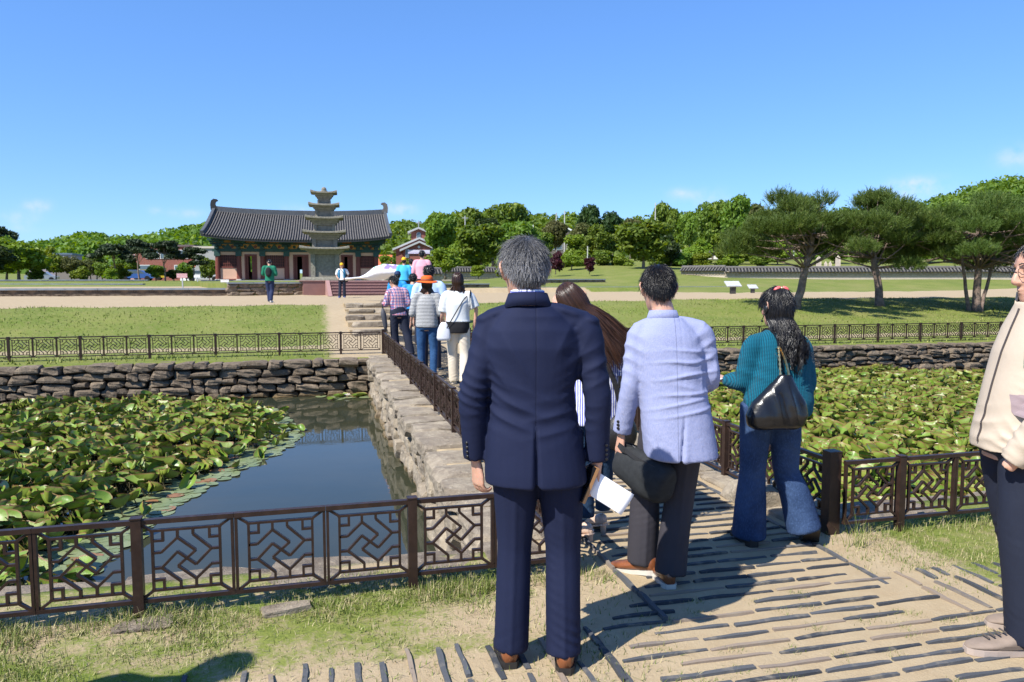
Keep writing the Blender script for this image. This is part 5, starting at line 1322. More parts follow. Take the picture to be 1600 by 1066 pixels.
# ---- hair strands
def strand_mesh(name, pts, w0, tone, mat, taper=.35):
    """pts (N,K,3) -> triangular prisms"""
    N, K, _ = pts.shape; tg = np.gradient(pts, axis=1); tg /= np.linalg.norm(tg, axis=2)[..., None]+1e-9
    rnd = np.random.default_rng(5).normal(size=(N, 1, 3)); x = np.cross(tg, rnd); x /= np.linalg.norm(x, axis=2)[..., None]+1e-9; y = np.cross(tg, x)
    w = (np.asarray(w0).reshape(-1, 1)*np.interp(np.linspace(0, 1, K), [0, .55, 1], [.8, 1, taper])[None])[..., None]
    V = np.stack([pts+x*w*math.cos(a)+y*w*math.sin(a) for a in (0, 2.094, 4.189)], 2).reshape(-1, 3)
    b = np.arange(N*K*3).reshape(N, K, 3); F = []
    for a in range(3):
        c = (a+1) % 3; F.append(np.stack([b[:, :-1, a], b[:, :-1, c], b[:, 1:, c], b[:, 1:, a]], -1).reshape(-1, 4))
    me = mesh(name, V, np.concatenate(F), True, {'tone': np.repeat(tone, K*3)}); me.materials.append(mat); return me
def hair_mat(name, dark, light, rough=.42):
    if name in MATS: return MATS[name]
    t = NT(name); t.p(Base_Color=t.mix(t.attr('tone'), dark, light), Roughness=rough, Specular_IOR_Level=.4); MATS[name] = t.m; return t.m
HR = np.array([.0835, .1065, .128])
def head_surface(az, el, lift=1.0):
    """az: 0 = back of head, +pi/2 = right"""
    return np.stack([np.sin(az)*np.abs(np.cos(el))**.78*HR[0], -np.cos(az)*np.abs(np.cos(el))**.78*HR[1]-.005, np.sin(el)*HR[2]-.002], -1)*(np.asarray(lift)[..., None] if np.ndim(lift) else lift)
def hairline(az, nape=-.088, front=.066, side=.012):
    a = np.abs(az); return np.interp(a, [0, .55, 1.05, 1.35, 1.62, 1.9, 2.3, 3.2], [nape, nape+.006, nape+.040, side+.012, side+.022, side+.006, front-.012, front])
def short_hair(parent, M, mat, n, seed, length=(.020, .042), width=.0016, nape=-.085, tone=(.2, .2), front=.066, lift=1.02, whorl=(0., .9), messy=.35, tonefn=None):
    rg = np.random.default_rng(seed)
    NA, NE = 48, 26; az = np.linspace(-pi, pi, NA+1); el = np.linspace(-.85, pi/2, NE+1); A, E = np.meshgrid(az, el); P = head_surface(A, E, lift)
    P = P*(1+.012*np.sin(A*9+E*7)[..., None]+.01*np.sin(A*17-E*13)[..., None]); ok = P[..., 2] > hairline(A, nape, front)
    idx = np.arange(P[..., 0].size).reshape(P.shape[:2]); fc = []
    for j in range(NE):
        for i in range(NA):
            if ok[j, i] and ok[j, i+1] and ok[j+1, i] and ok[j+1, i+1]: fc.append((idx[j, i], idx[j, i+1], idx[j+1, i+1], idx[j+1, i]))
    cap = P.reshape(-1, 3); cap = np.array([M@Vector(p) for p in cap]); me = mesh('hair', cap, [tuple(int(q) for q in f) for f in fc], True, {'tone': np.full(len(cap), max(tone[0]-.15, 0))}); me.materials.append(mat)
    az = rg.uniform(-pi, pi, n*2); el = np.arcsin(rg.uniform(-.72, 1, n*2)); p = head_surface(az, el, lift-.01); keep = p[:, 2] > hairline(az, nape, front)+rg.normal(size=n*2)*.006
    az, el, p = az[keep][:n], el[keep][:n], p[keep][:n]; m = len(p)
    nrm = p/HR**2; nrm /= np.linalg.norm(nrm, axis=1)[:, None]
    wv = np.array([math.sin(whorl[0])*.03, -.045, .115]); flow = p-wv; flow -= nrm*(flow*nrm).sum(1)[:, None]; flow /= np.linalg.norm(flow, axis=1)[:, None]+1e-6
    flow = flow+rg.normal(size=(m, 3))*messy; flow[:, 2] -= .25
    top = np.clip((p[:, 2]+.05)/.15, 0, 1); L = (length[0]+(length[1]-length[0])*top)*rg.uniform(.6, 1.25, m); K = 5; u = np.linspace(0, 1, K)
    out = .34*top+.10; pts = p[:, None]+nrm[:, None]*(L[:, None]*out[:, None]*np.sin(u*pi*.55)[None]*.62)[..., None]+flow[:, None]*(L[:, None]*u[None]**1.1)[..., None]
    pts[:, :, 2] -= (u**2)[None]*L[:, None]*.25
    Mn = np.array(M); pts = pts@Mn[:3, :3].T+Mn[:3, 3]
    tn = np.clip(rg.normal(tone[0], tone[1], m), 0, 1) if tonefn is None else tonefn(p, rg)
    sm = strand_mesh('hair', pts, np.full(m, width)*rg.uniform(.7, 1.3, m), tn, mat)
    return link('hair', join2(me, sm, mat), None, parent)
def join2(a, b, mat):
    bm = bmesh.new(); bm.from_mesh(a); bm.from_mesh(b); me = bpy.data.meshes.new('hair'); bm.to_mesh(me); bm.free(); me.materials.append(mat)
    me.polygons.foreach_set('use_smooth', [True]*len(me.polygons)); me.update(); return me
def long_hair(parent, M, mat, n, seed, zend, bundle=(.06, .035), tone=(.25, .2), part=.0, wave=.006, waven=3., width=.0022, cover=2.05, target=None, jitter=.012, lift=1.03, K=16, extra=None, gather=None):
    """strands from the crown over the head, then falling to 'zend' (local to the person); target: (x,y) the ends gather about"""
    rg = np.random.default_rng(seed); NL = max(10, n//28); lk = rg.integers(0, NL, n); laz = rg.uniform(-cover, cover, NL); lph = rg.uniform(0, 1, NL); lto = rg.normal(size=(NL, 2)); az = np.clip(laz[lk]+rg.normal(size=n)*.13, -cover, cover); e0 = rg.uniform(.75, 1.5, n); lay = rg.uniform(0, 1, n); pts = np.zeros((n, K, 3)); Mn = np.array(M)
    hk = K//2
    for k in range(hk):
        u = k/(hk-1); el = e0*(1-u)+(-.55)*u; q = head_surface(az, el, lift+.05*lay*(1 if gather is None else .4)); pts[:, k] = q@Mn[:3, :3].T+Mn[:3, 3]
    end = pts[:, hk-1]; c = Mn[:3, 3] if target is None else np.array([target[0], target[1], 0]); ze = zend+rg.uniform(-.04, .03, n)+lto[lk, 1]*.035
    tx = c[0]+np.sin(laz[lk])*bundle[0]*(1+.3*lay)+lto[lk, 0]*jitter+rg.normal(size=n)*.005; ty = (c[1]-bundle[1]-.05*0 if target is None else c[1])-np.cos(laz[lk])*bundle[1]*.7+lto[lk, 1]*jitter*.6+rg.normal(size=n)*.004
    for k in range(hk, K):
        u = (k-hk+1)/(K-hk); w = u**.8; pts[:, k, 0] = end[:, 0]*(1-w)+tx*w; pts[:, k, 1] = end[:, 1]*(1-w)+ty*w; pts[:, k, 2] = end[:, 2]*(1-u)+ze*u
        ph = lph[lk]*1.57+rg.normal(size=n)*.03 if k == hk else ph; a = wave*u; pts[:, k, 0] += a*np.sin(u*waven*6.28+ph*4+laz[lk]*3); pts[:, k, 1] += a*np.cos(u*waven*6.28+ph*4+laz[lk]*2)
    tn = np.clip(rg.normal(tone[0], tone[1], n), 0, 1)
    sm = strand_mesh('hair', pts, width*rg.uniform(.7, 1.5, n), tn, mat, .5)
    NA, NE = 40, 22; a_ = np.linspace(-pi, pi, NA+1); el = np.linspace(-.9, pi/2, NE+1); A, E = np.meshgrid(a_, el); P_ = head_surface(A, E, lift+.005); ok = P_[..., 2] > np.where(np.abs(A) < cover+.1, -.2, hairline(A))
    idx = np.arange(A.size).reshape(A.shape); fc = [(idx[j, i], idx[j, i+1], idx[j+1, i+1], idx[j+1, i]) for j in range(NE) for i in range(NA) if ok[j, i] and ok[j, i+1] and ok[j+1, i] and ok[j+1, i+1]]
    cap = P_.reshape(-1, 3)@Mn[:3, :3].T+Mn[:3, 3]; me = mesh('hair', cap, [tuple(int(q) for q in f) for f in fc], True, {'tone': np.full(len(cap), tone[0]*.5)})
    return link('hair', join2(me, sm, mat), None, parent)
# ---- cloth materials
def skin_mat():
    t = NT('skin'); o = t.obj(); n = t.noise(o, 30, 4)
    t.p(Base_Color=t.mix(t.ramp(n, .3, .7), (.50, .275, .19), (.57, .33, .235)), Roughness=.48, Specular_IOR_Level=.4)
    t.b.inputs['Subsurface Weight'].default_value = .18; t.b.inputs['Subsurface Radius'].default_value = (.012, .004, .002); t.b.inputs['Subsurface Scale'].default_value = 1.0
    t.bump(t.noise(o, 220, 3), .12, .002); return t.m
M_SKIN = skin_mat()
def cloth(name, col, rough=.85, weave=900, var=.10, wrinkle=.25, sheen=.0, col2=None, seam=None, spec=.25, wscale=14):
    t = NT(name); o = t.obj(); n = t.noise(o, 6, 4); c = t.hsv((*col, 1), val=t.ramp(n, .3, .7, 1-var, 1+var))
    if col2 is not None: c = t.mix(t.ramp(t.noise(t.vmul(o, (1, 1, .12)), 420, 2), .42, .58), c, (*col2, 1))
    s = t.sepx(o); h = t.math('MULTIPLY', t.noise(o, wscale, 5, .55, .6), wrinkle)
    if weave: h = t.math('ADD', h, t.math('MULTIPLY', t.math('MULTIPLY', t.math('SINE', t.math('MULTIPLY', s[0], weave*2)), t.math('SINE', t.math('MULTIPLY', s[2], weave*2))), .012))
    if seam is not None:
        dx = t.math('ABSOLUTE', t.math('SUBTRACT', s[0], seam)); ln = t.math('MULTIPLY', t.ramp(dx, .0008, .0022, 1, 0), t.ramp(s[1], -.02, .0, 1, 0)); c = t.mix(t.math('MULTIPLY', ln, .55), c, tuple(q*.35 for q in col)); h = t.math('SUBTRACT', h, t.math('MULTIPLY', ln, .05))
    t.p(Base_Color=c, Roughness=rough, Specular_IOR_Level=spec, Sheen_Weight=sheen); t.bump(h, .55, .02); return t.m
def striped(name, a, b, axis=0, freq=90, duty=.5, rough=.85, warp=.0, wrinkle=.25):
    t = NT(name); o = t.obj(); s = t.sepx(o); q = s[axis]
    if axis == 0: q = t.math('ARCTAN2', s[0], t.math('MULTIPLY', s[1], 1.0)) if False else s[0]
    q = t.math('ADD', q, t.math('MULTIPLY', t.noise(o, 6, 3), warp)); w = t.math('FRACT', t.math('MULTIPLY', q, freq)); k = t.ramp(w, duty-.06, duty+.06)
    k = t.math('MULTIPLY', k, t.ramp(w, .94, 1., 1, 0)); t.p(Base_Color=t.mix(k, a, b), Roughness=rough, Specular_IOR_Level=.2); t.bump(t.noise(o, 14, 5, .55, .6), .4, .02); return t.m
def plaid(name):
    t = NT(name); o = t.obj(); s = t.sepx(o); q = t.math('ADD', s[0], t.math('MULTIPLY', s[1], .7)); z = s[2]
    def band(v, f, ph, lo, hi): w = t.math('FRACT', t.math('ADD', t.math('MULTIPLY', v, f), ph)); return t.math('MULTIPLY', t.ramp(w, lo-.03, lo), t.ramp(w, hi, hi+.03, 1, 0))
    c = (.66, .62, .66, 1); c = t.mix(t.math('MULTIPLY', band(q, 17, 0, .1, .42), .85), c, (.07, .07, .22, 1)); c = t.mix(t.math('MULTIPLY', band(z, 17, .3, .1, .42), .75), c, (.08, .07, .22, 1))
    c = t.mix(t.math('MULTIPLY', band(q, 17, .5, .2, .38), .8), c, (.45, .06, .10, 1)); c = t.mix(t.math('MULTIPLY', band(z, 17, .8, .2, .38), .8), c, (.45, .06, .10, 1))
    t.p(Base_Color=c, Roughness=.85, Specular_IOR_Level=.2); t.bump(t.noise(o, 14, 5), .4, .02); return t.m
# ---- shoes
def shoe(parent, pos, yaw, mat, sole_mat, L=.275, heel=.022, pitch=0., sole=.018, high=.10, w=1., roll=0):
    """pos: heel centre on the ground; yaw 0 = toes towards +y"""
    k = L/.275; M = Matrix.Translation(pos)@Euler((pitch, roll, yaw)).to_matrix().to_4x4()
    sec = [(-.006, .022, .060, high*.85), (.018, .034, .064, high), (.060, .038, .052, high*1.02), (.095, .040, .044, high*.86), (.135, .045, .036, .068), (.18, .048, .028, .056), (.225, .044, .022, .048), (.258, .031, .016, .040), (.274, .014, .010, .030)]
    rings = []
    for (y, rx, _, zt) in sec:
        r = []; z0 = sole*.9
        for q in range(18):
            a = 2*pi*q/18; c, s = math.cos(a), math.sin(a); x = rx*w*math.copysign(abs(c)**.75, c); z = z0+(zt-z0)*.5*(1+math.copysign(abs(s)**.7, s))
            if s > 0: x *= 1-.28*s*s
            r.append(M@Vector((x, y*k, z)))
        rings.append(r)
    v, f = loft(rings); f = [tuple(reversed(q)) for q in f]; me = mesh('shoe', v, f, True); o = link('shoe', me, mat, parent)
    out = [(rx*w*1.09, y*k) for (y, rx, _, z) in sec]; ol = [(x, y) for x, y in out]+[(-x, y) for x, y in reversed(out)]; n = len(ol)
    def zb(y): return 0.0
    v = [M@Vector((x, y*1.02-.003, 0)) for x, y in ol]+[M@Vector((x, y*1.02-.003, sole+(heel-sole if y < .07*k else 0))) for x, y in ol]
    link('sole', mesh('sole', v, [tuple(reversed(range(n))), tuple(range(n, 2*n))]+[(q, (q+1) % n, (q+1) % n+n, q+n) for q in range(n)]), sole_mat, o); return o
def band(parent, name, path, w, th, mat, up=(0, 0, 1)):
    mb = MB()
    for a, b in zip(path[:-1], path[1:]): mb.bar(a, b, th, w, up)
    return mb.build(name, mat, parent)
# ---- whole figure
def J0(H, fem=False):
    s = H/1.72; b = .92 if fem else 1.0
    return dict(pelvis=(0, 0, .93*s), neck=(0, .0, 1.455*s), head=(0, .03*s, 1.605*s),
        shL=(-.195*b*s, 0, 1.385*s), shR=(.195*b*s, 0, 1.385*s), elL=(-.255*b*s, -.02, 1.105*s), elR=(.255*b*s, -.02, 1.105*s), wrL=(-.262*b*s, .03, .855*s), wrR=(.262*b*s, .03, .855*s),
        hipL=(-.09*s, 0, .90*s), hipR=(.09*s, 0, .90*s), knL=(-.105*s, .015, .49*s), knR=(.105*s, .015, .49*s), anL=(-.11*s, -.02, .09*s), anR=(.11*s, -.02, .09*s))
def V3(*a): return np.array(a, float)
def figure(label, pos, H, J=None, fem=False, facing=0., vox=.012, top=None, bot=None, head=(0, 0, 0), hair=None, shoes=None, hands=(None, None), group='people walking across the causeway', skin=M_SKIN, neckr=.056, lean_front=0, headkw={}, legs_bare=False, arms_bare=0):
    root = thing('person', label, 'person', pos, -YAW+facing, group); s = H/1.72; j = J0(H, fem); j.update(J or {}); g = {k: Vector(v) for k, v in j.items()}
    M = hmat(g['head'], *head)@Matrix.Scale(s if s < 1.03 else 1.03, 4)
    # continuous body under the clothes
    nk, pe = g['neck'], g['pelvis']
    def sp(z): u = (z-pe.z)/(nk.z-pe.z); return pe.x+(nk.x-pe.x)*u, pe.y+(nk.y-pe.y)*u
    tz = [(.80, .12, .08), (.93, .125, .085), (1.08, .11, .075), (1.25, .12, .08), (1.34, .11, .07), (1.40, .07, .06)]
    parts = xf(M, head_parts(fem, **headkw)); parts.append(slices([(z*s*1.0, *sp(z*s), rx*s, ry*s, 2.2) for z, rx, ry in tz], 20))
    hb = M@Vector((0, -.022, -.055)); parts.append(limb([nk+Vector((0, 0, -.05)), nk.lerp(hb, .5)+Vector((0, -.004, 0)), hb, M@Vector((0, -.015, .0))], [neckr*1.25*s, neckr*s, neckr*.97*s, neckr*.9*s], 18, 4))
    for q in 'LR':
        parts.append(limb([nk.lerp(g['sh'+q], .5)+Vector((0, 0, -.07*s)), g['sh'+q]+Vector((0, 0, -.03*s)), g['el'+q], g['wr'+q]], [.03*s, .036*s, .033*s, .026*s], 12, 5))
        parts.append(limb([g['hip'+q]+Vector((0, 0, -.04)), g['kn'+q], g['an'+q]], [.058*s, .046*s, .034*s], 12, 6))
    bm_ = fuse(parts, vox*.70 if vox < .01 else vox, 4)
    Mi = M.inverted()
    def dent(co, no): return (head_dent((co@np.array(Mi)[:3, :3].T)+np.array(Mi)[:3, 3]))@np.array(M)[:3, :3].T
    displace(bm_, dent); ms = [bm_]
    for q, hd in zip('LR', hands):
        hd = hd or {}
        if hd.get('skip'): continue
        w = g['wr'+q]; d = Vector(hd.get('d', tuple((g['wr'+q]-g['el'+q]).normalized()))); inn = (1 if q == 'L' else -1)
        n_ = Vector(hd.get('n', (inn, 0, 0))); ts = hd.get('t', 1 if q == 'R' else -1)
        dd, nn = frame(d, n_)
        want = Vector(hd.get('thumb_to', (0, 1, 0))); ts = 1 if dd.cross(nn).dot(want) > 0 else -1
        ms.append(fuse(hand_parts(w+d*.02, d, n_, ts, hd.get('curl', .38), hd.get('spread', .22), s, hd.get('thumb', .3)), .0032 if vox < .01 else .0075, 2))
    body = join(ms, 'body'); body.materials.clear(); body.materials.append(skin); bo = link('body', body, None, root)
    for sx in (-1, 1):
        if vox < .01:
            e = MB().add(*ellipsoid(M@Vector((sx*.032, .083, .013)), (.0115, .0115, .0115))).build('eye', plain('eye_dark', (.06, .04, .03), .2), root, smooth=True)
            band(root, 'eyebrow', [M@Vector((sx*x, y, z)) for x, y, z in ((.014, .101, .040), (.032, .099, .046), (.048, .088, .041))], .0042, .0025, plain('brow_black', (.02, .017, .015), .7))
    ctx = dict(root=root, g=g, s=s, M=M, sp=sp, vox=vox, body=bo)
    if bot: bot(ctx)
    if top: top(ctx)
    if hair: hair(ctx)
    for q, sh in zip('LR', shoes or ()):
        if sh is None: continue
        a = g['an'+q]; kw = dict(sh); p = kw.pop('pos', None) or (a.x, a.y-.035, 0); shoe(root, p, kw.pop('yaw', 0), kw.pop('mat'), kw.pop('sole_mat'), **kw)
    return root, ctx
def trousers(mat, hip=.172, dep=.122, thigh=.092, knee=.076, hem=.082, rise=1.0, extra=(), disp=None, hemz=0., name='trousers', belt=None, smooth=10, hemdy=0.):
    def f(c):
        g, s = c['g'], c['s']; pe = g['pelvis']; P = [slices([(pe.z-.11*s, pe.x, pe.y, hip*.92*s, dep*.95*s, 2.3), (pe.z-.03*s, pe.x, pe.y, hip*s, dep*1.03*s, 2.4), (pe.z+.06*s, pe.x, pe.y, hip*.95*s, dep*s, 2.3), (pe.z+.13*s*rise, pe.x, pe.y, hip*.86*s, dep*.9*s, 2.2)])]
        for q in 'LR':
            h, k, a = g['hip'+q], g['kn'+q], g['an'+q]; e = a+Vector((0, hemdy, hemz-.055*s)); d = (a-k)
            P.append(limb([h+Vector((0, 0, .06*s)), h.lerp(k, .35), k, k.lerp(a, .5), e], [thigh*s*1.02, thigh*s, knee*s, (knee*.4+hem*.6)*s, hem*s], 18, 6))
        me = fuse(P+list(extra), c['vox'], smooth)
        if disp: displace(me, lambda co, no: disp(co, no, c))
        return link(name, me, mat, c['root'])
    return f
def leg_folds(co, no, c, amp=.006, crease=.004, seed=1, strong=(1., 1.)):
    g = c['g']; d = .0022*snoise(co, 11, seed)
    for q, sd in (('L', 1), ('R', 2)):
        k, a, h = (np.array(g[n+q]) for n in ('kn', 'an', 'hip')); st = strong[sd-1]
        near = np.exp(-((co[:, 0]-np.interp(co[:, 2], [a[2], k[2], h[2]], [a[0], k[0], h[0]]))/.10)**2)
        d += near*wr(co, k+V3(0, -.05, -.10), V3(.14, .14, .13), V3(.45*(-1)**sd, 0, 1), 165, amp*.8*st, seed+sd, 2.6, 9)
        d += near*wr(co, a+V3(0, 0, .04), V3(.14, .16, .06), V3(.5*(-1)**sd, .2, 1), 150, amp*(.15+.5*st), seed+sd+5, 3.0, 8)
        d += near*wr(co, h+V3(0, -.05, -.14), V3(.12, .14, .12), V3(.8*(-1)**sd, 0, 1), 95, amp*.6, seed+sd+9, 2.0, 7)
        if crease:
            xc = np.interp(co[:, 2], [a[2], k[2], h[2]], [a[0], k[0], h[0]]); d += crease*np.exp(-((co[:, 0]-xc)/.008)**2)*(no[:, 1] < -.2)*np.clip((h[2]-.05-co[:, 2])/.1, 0, 1)
    return d
def upper(mat, sl, sleeve=(.072, .068, .060, .055, .048), slen=1.0, yoke=.054, disp=None, name='jacket', smooth=7, cuffdrop=.0, extra=None, mats=None, vox=None, elbow_out=0):
    """sl: slices (z, rx, ry[, dx, dy]) in metres at H=1.72"""
    def f(c):
        g, s = c['g'], c['s']; P = []
        P.append(slices([(q[0]*s, c['sp'](q[0]*s)[0]+(q[3] if len(q) > 3 else 0), c['sp'](q[0]*s)[1]+(q[4] if len(q) > 4 else 0), q[1]*s, q[2]*s, 2.35) for q in sl], 36))
        for q in 'LR':
            sh, el, w, nk = g['sh'+q], g['el'+q], g['wr'+q], g['neck']; e = el.lerp(w, slen) if slen > 0 else sh.lerp(el, 1+slen)
            P.append(limb([nk+Vector((0, 0, -.05*s)), nk.lerp(sh, .55)+Vector((0, 0, -.010)), sh], [yoke*.9*s, yoke*1.0*s, sleeve[0]*.92*s], 16, 5))
            if slen > 0: P.append(limb([sh.lerp(nk, .12)+Vector((0, 0, -.012)), sh.lerp(el, .12), sh.lerp(el, .55), el, el.lerp(e, .5), e+(e-el).normalized()*cuffdrop], [sleeve[0]*s, sleeve[0]*1.0*s, sleeve[1]*s, sleeve[2]*s, sleeve[3]*s, sleeve[4]*s], 18, 5))
            else: P.append(limb([sh.lerp(nk, .12)+Vector((0, 0, -.012)), sh.lerp(e, .2), sh.lerp(e, .6), e], [sleeve[0]*s, sleeve[0]*s, sleeve[1]*s, sleeve[2]*s], 18, 5))
        if extra: P += extra(c)
        me = fuse(P, vox or c['vox'], smooth)
        if disp: displace(me, lambda co, no: disp(co, no, c))
        o = link(name, me, mat, c['root']); c['top'] = o
        return o
    return f
def sleeve_folds(co, no, c, amp=.005, seed=3):
    g = c['g']; d = np.zeros(len(co))
    for q, sd in (('L', 1), ('R', 2)):
        sh, el, w = (np.array(g[n+q]) for n in ('sh', 'el', 'wr')); ax = w-el; ax /= np.linalg.norm(ax); bx = el-sh; bx /= np.linalg.norm(bx)
        d += wr(co, el, V3(.10, .12, .10), ax+V3(.3*(-1)**sd, .2, 0), 170, amp, seed+sd, 1.7, 11); d += wr(co, (el+w)/2, V3(.09, .1, .10), ax+V3(.2, .3, .0), 120, amp*.6, seed+sd+3, 1.7, 9)
        d += wr(co, sh*.5+el*.5, V3(.09, .10, .12), bx+V3(.5*(-1)**sd, 0, 0), 100, amp*.6, seed+sd+6, 1.6, 9)
    return d
# ============================================================ people: the individuals
def stand(px, d, z=0.):
    p = at_depth(px, 437+(CAMH-z)*FPX/d, d); return (p.x, p.y, z)
M_NAVY = cloth('navy_wool', (.0108, .0152, .042), .75, 1400, .06, .14, 0, None, -.013, .16); M_NAVYT = cloth('navy_wool_trousers', (.0108, .0150, .040), .75, 1400, .06, .18, 0, None, None, .16)
M_LINEN = cloth('pale_blue_linen', (.235, .265, .43), .9, 700, .08, .35, 0, (.29, .31, .46), -.0, .15, 22)
M_CHAR = cloth('charcoal_trousers', (.040, .037, .044), .8, 1400, .08, .2)
M_TEALK = None
t = NT('teal_knit'); o_ = t.obj(); s_ = t.sepx(o_); a_ = t.math('ADD', t.math('MULTIPLY', s_[0], 1.), t.math('MULTIPLY', t.noise(o_, 7, 2), .02))
k1 = t.math('ABSOLUTE', t.math('SINE', t.math('MULTIPLY', a_, 330))); k2 = t.math('ABSOLUTE', t.math('SINE', t.math('ADD', t.math('MULTIPLY', s_[2], 420), t.math('MULTIPLY', k1, 1.2))))
kk = t.math('ADD', t.math('MULTIPLY', k1, .7), t.math('MULTIPLY', k2, .3)); t.p(Base_Color=t.mix(t.ramp(kk, .1, .9), (.003, .046, .082), (.008, .125, .19)), Roughness=.95, Sheen_Weight=.05, Specular_IOR_Level=.1); t.bump(t.math('ADD', kk, t.math('MULTIPLY', t.noise(o_, 11, 4), .9)), .7, .012); M_TEALK = t.m
def denim(name, a, b, fade=0):
    t = NT(name); o = t.obj(); n = t.noise(o, 5, 5); f = t.noise(t.vmul(o, (260, 260, 60)), 1, 2)
    c = t.mix(t.ramp(n, .35, .7), a, b); c = t.mix(t.ramp(f, .5, .7, 0, .35), c, tuple(min(1, q*1.8) for q in b)); t.p(Base_Color=c, Roughness=.85, Specular_IOR_Level=.15); t.bump(t.noise(o, 16, 5, .6, .4), .5, .018); return t.m
M_DENIM = denim('flared_denim', (.018, .036, .085), (.045, .080, .165)); M_DENIMB = denim('blue_denim', (.016, .05, .125), (.034, .09, .20)); M_DENIMD = denim('dark_denim', (.012, .028, .06), (.022, .05, .10))
M_BEIGE = cloth('beige_shell_fabric', (.47, .39, .30), .7, 0, .05, .3, 0, None, None, .25, 9); M_NVYT2 = cloth('dark_navy_trousers', (.014, .018, .033), .75, 0, .1, .3, 0, None, None, .25, 10)
M_BROWNL = plain('brown_shoe_leather', (.19, .065, .025), .25, .35, 18, .1, .003); M_SOLED = plain('dark_sole', (.02, .017, .015), .6); M_SOLEW = plain('cream_sole', (.52, .48, .41), .7); M_BLACKL = plain('black_leather', (.012, .012, .013), .25, .2, 12, .15, .004)
M_NUDE = plain('beige_patent', (.58, .42, .32), .3, .08); M_BUTTON = plain('dark_button', (.01, .01, .012), .3); M_PAPER = plain('white_paper', (.80, .80, .82), .8, .03)
H_GREY = hair_mat('grey_hair', (.020, .020, .022), (.48, .48, .50), .38); H_BLACK = hair_mat('black_hair', (.006, .006, .007), (.032, .028, .027), .30); H_BROWN = hair_mat('brown_hair', (.014, .008, .006), (.085, .040, .024), .28)
M_SHIRTS = striped('blue_striped_collar', (.80, .80, .84, 1), (.10, .12, .45, 1), 2, 85, .5)
def collar(c, name, mat, ctr, rb, rt, z0, z1, th=.007, tilt=.25, open_=.35, fall=.06, n=36, parent=None):
    """stand collar wrapped round the neck, open at the front (+y)"""
    mb = MB(); v = []; f = []
    for i in range(n+1):
        a = -pi/2+(-1+2*i/n)*(pi-open_); ca, sa = math.cos(a), math.sin(a); fr = (sa+1)/2
        for (r, z, k) in ((rb, z0, 1), (rt, z1, 1), (rt, z1, 0), (rb, z0, 0)):
            rr = (r[0]-(0 if k else th), r[1]-(0 if k else th)); v.append((ctr[0]+ca*rr[0], ctr[1]+sa*rr[1], z-fall*fr**1.5*(1.0 if z == z0 else tilt*2.2)))
    for i in range(n):
        for k in range(4): f.append((i*4+k, i*4+(k+1) % 4, (i+1)*4+(k+1) % 4, (i+1)*4+k))
    f.append((3, 2, 1, 0)); f.append((n*4, n*4+1, n*4+2, n*4+3)); return mb.add(v, [tuple(reversed(q)) for q in f]).build(name, mat, parent or c['root'], smooth=True)
def buttons(c, pts, r=.0065, n=(0, -1, 0)):
    for p in pts:
        M_ = Matrix.Translation(p)@Vector(n).to_track_quat('Z', 'Y').to_matrix().to_4x4(); mb = MB(); mb.lathe([(r*.8, -.002), (r, 0), (r, .002), (r*.7, .0035)], 10); me = mb.mesh('button'); me.transform(M_); link('button', me, M_BUTTON, c['root'])
# ---------------------------------------------------------------- man in the navy suit
def navy_disp(co, no, c):
    d = np.zeros(len(co)); x, y, z = co.T; back = (no[:, 1] < .1)
    d += .0075*wr(co, (-.10, -.12, 1.02), V3(.10, .12, .10), (.35, 0, 1), 95, 1, 3, 1.6, 7)+.0080*wr(co, (.10, -.12, .99), V3(.13, .12, .09), (-.25, 0, 1), 95, 1, 4, 1.6, 7)
    d += .0055*wr(co, (-.13, -.10, 1.24), V3(.09, .12, .13), (.9, 0, .5), 70, 1, 5, 1.2, 7)+.0060*wr(co, (.14, -.10, 1.22), V3(.09, .12, .13), (-.9, 0, .5), 70, 1, 6, 1.2, 7)
    d += .0025*wr(co, (.0, -.12, 1.40), V3(.12, .1, .04), (0, 0, 1), 120, 1, 7, 1.0, 7)
    d += .003*snoise(co, 9, 2)*np.clip((1.4-z)/.2, 0, 1)
    d += sleeve_folds(co, no, c, .0085, 11)
    u = np.clip((1.015-z)/.26, 0, 1); ctr = -.013; w = .0028+.0085*u; body = (np.abs(x) < .16)
    d -= .022*np.clip(u*3, 0, 1)*np.exp(-((x-ctr-.004*u)/w)**2)*back*(z < 1.015)*body
    d += .004*u*(x < ctr-.004)*np.exp(-((x-ctr)/.05)**2)*back*body
    d -= .0018*np.exp(-((x-ctr)/.003)**2)*back*(z > 1.0)*(z < 1.44)
    return d
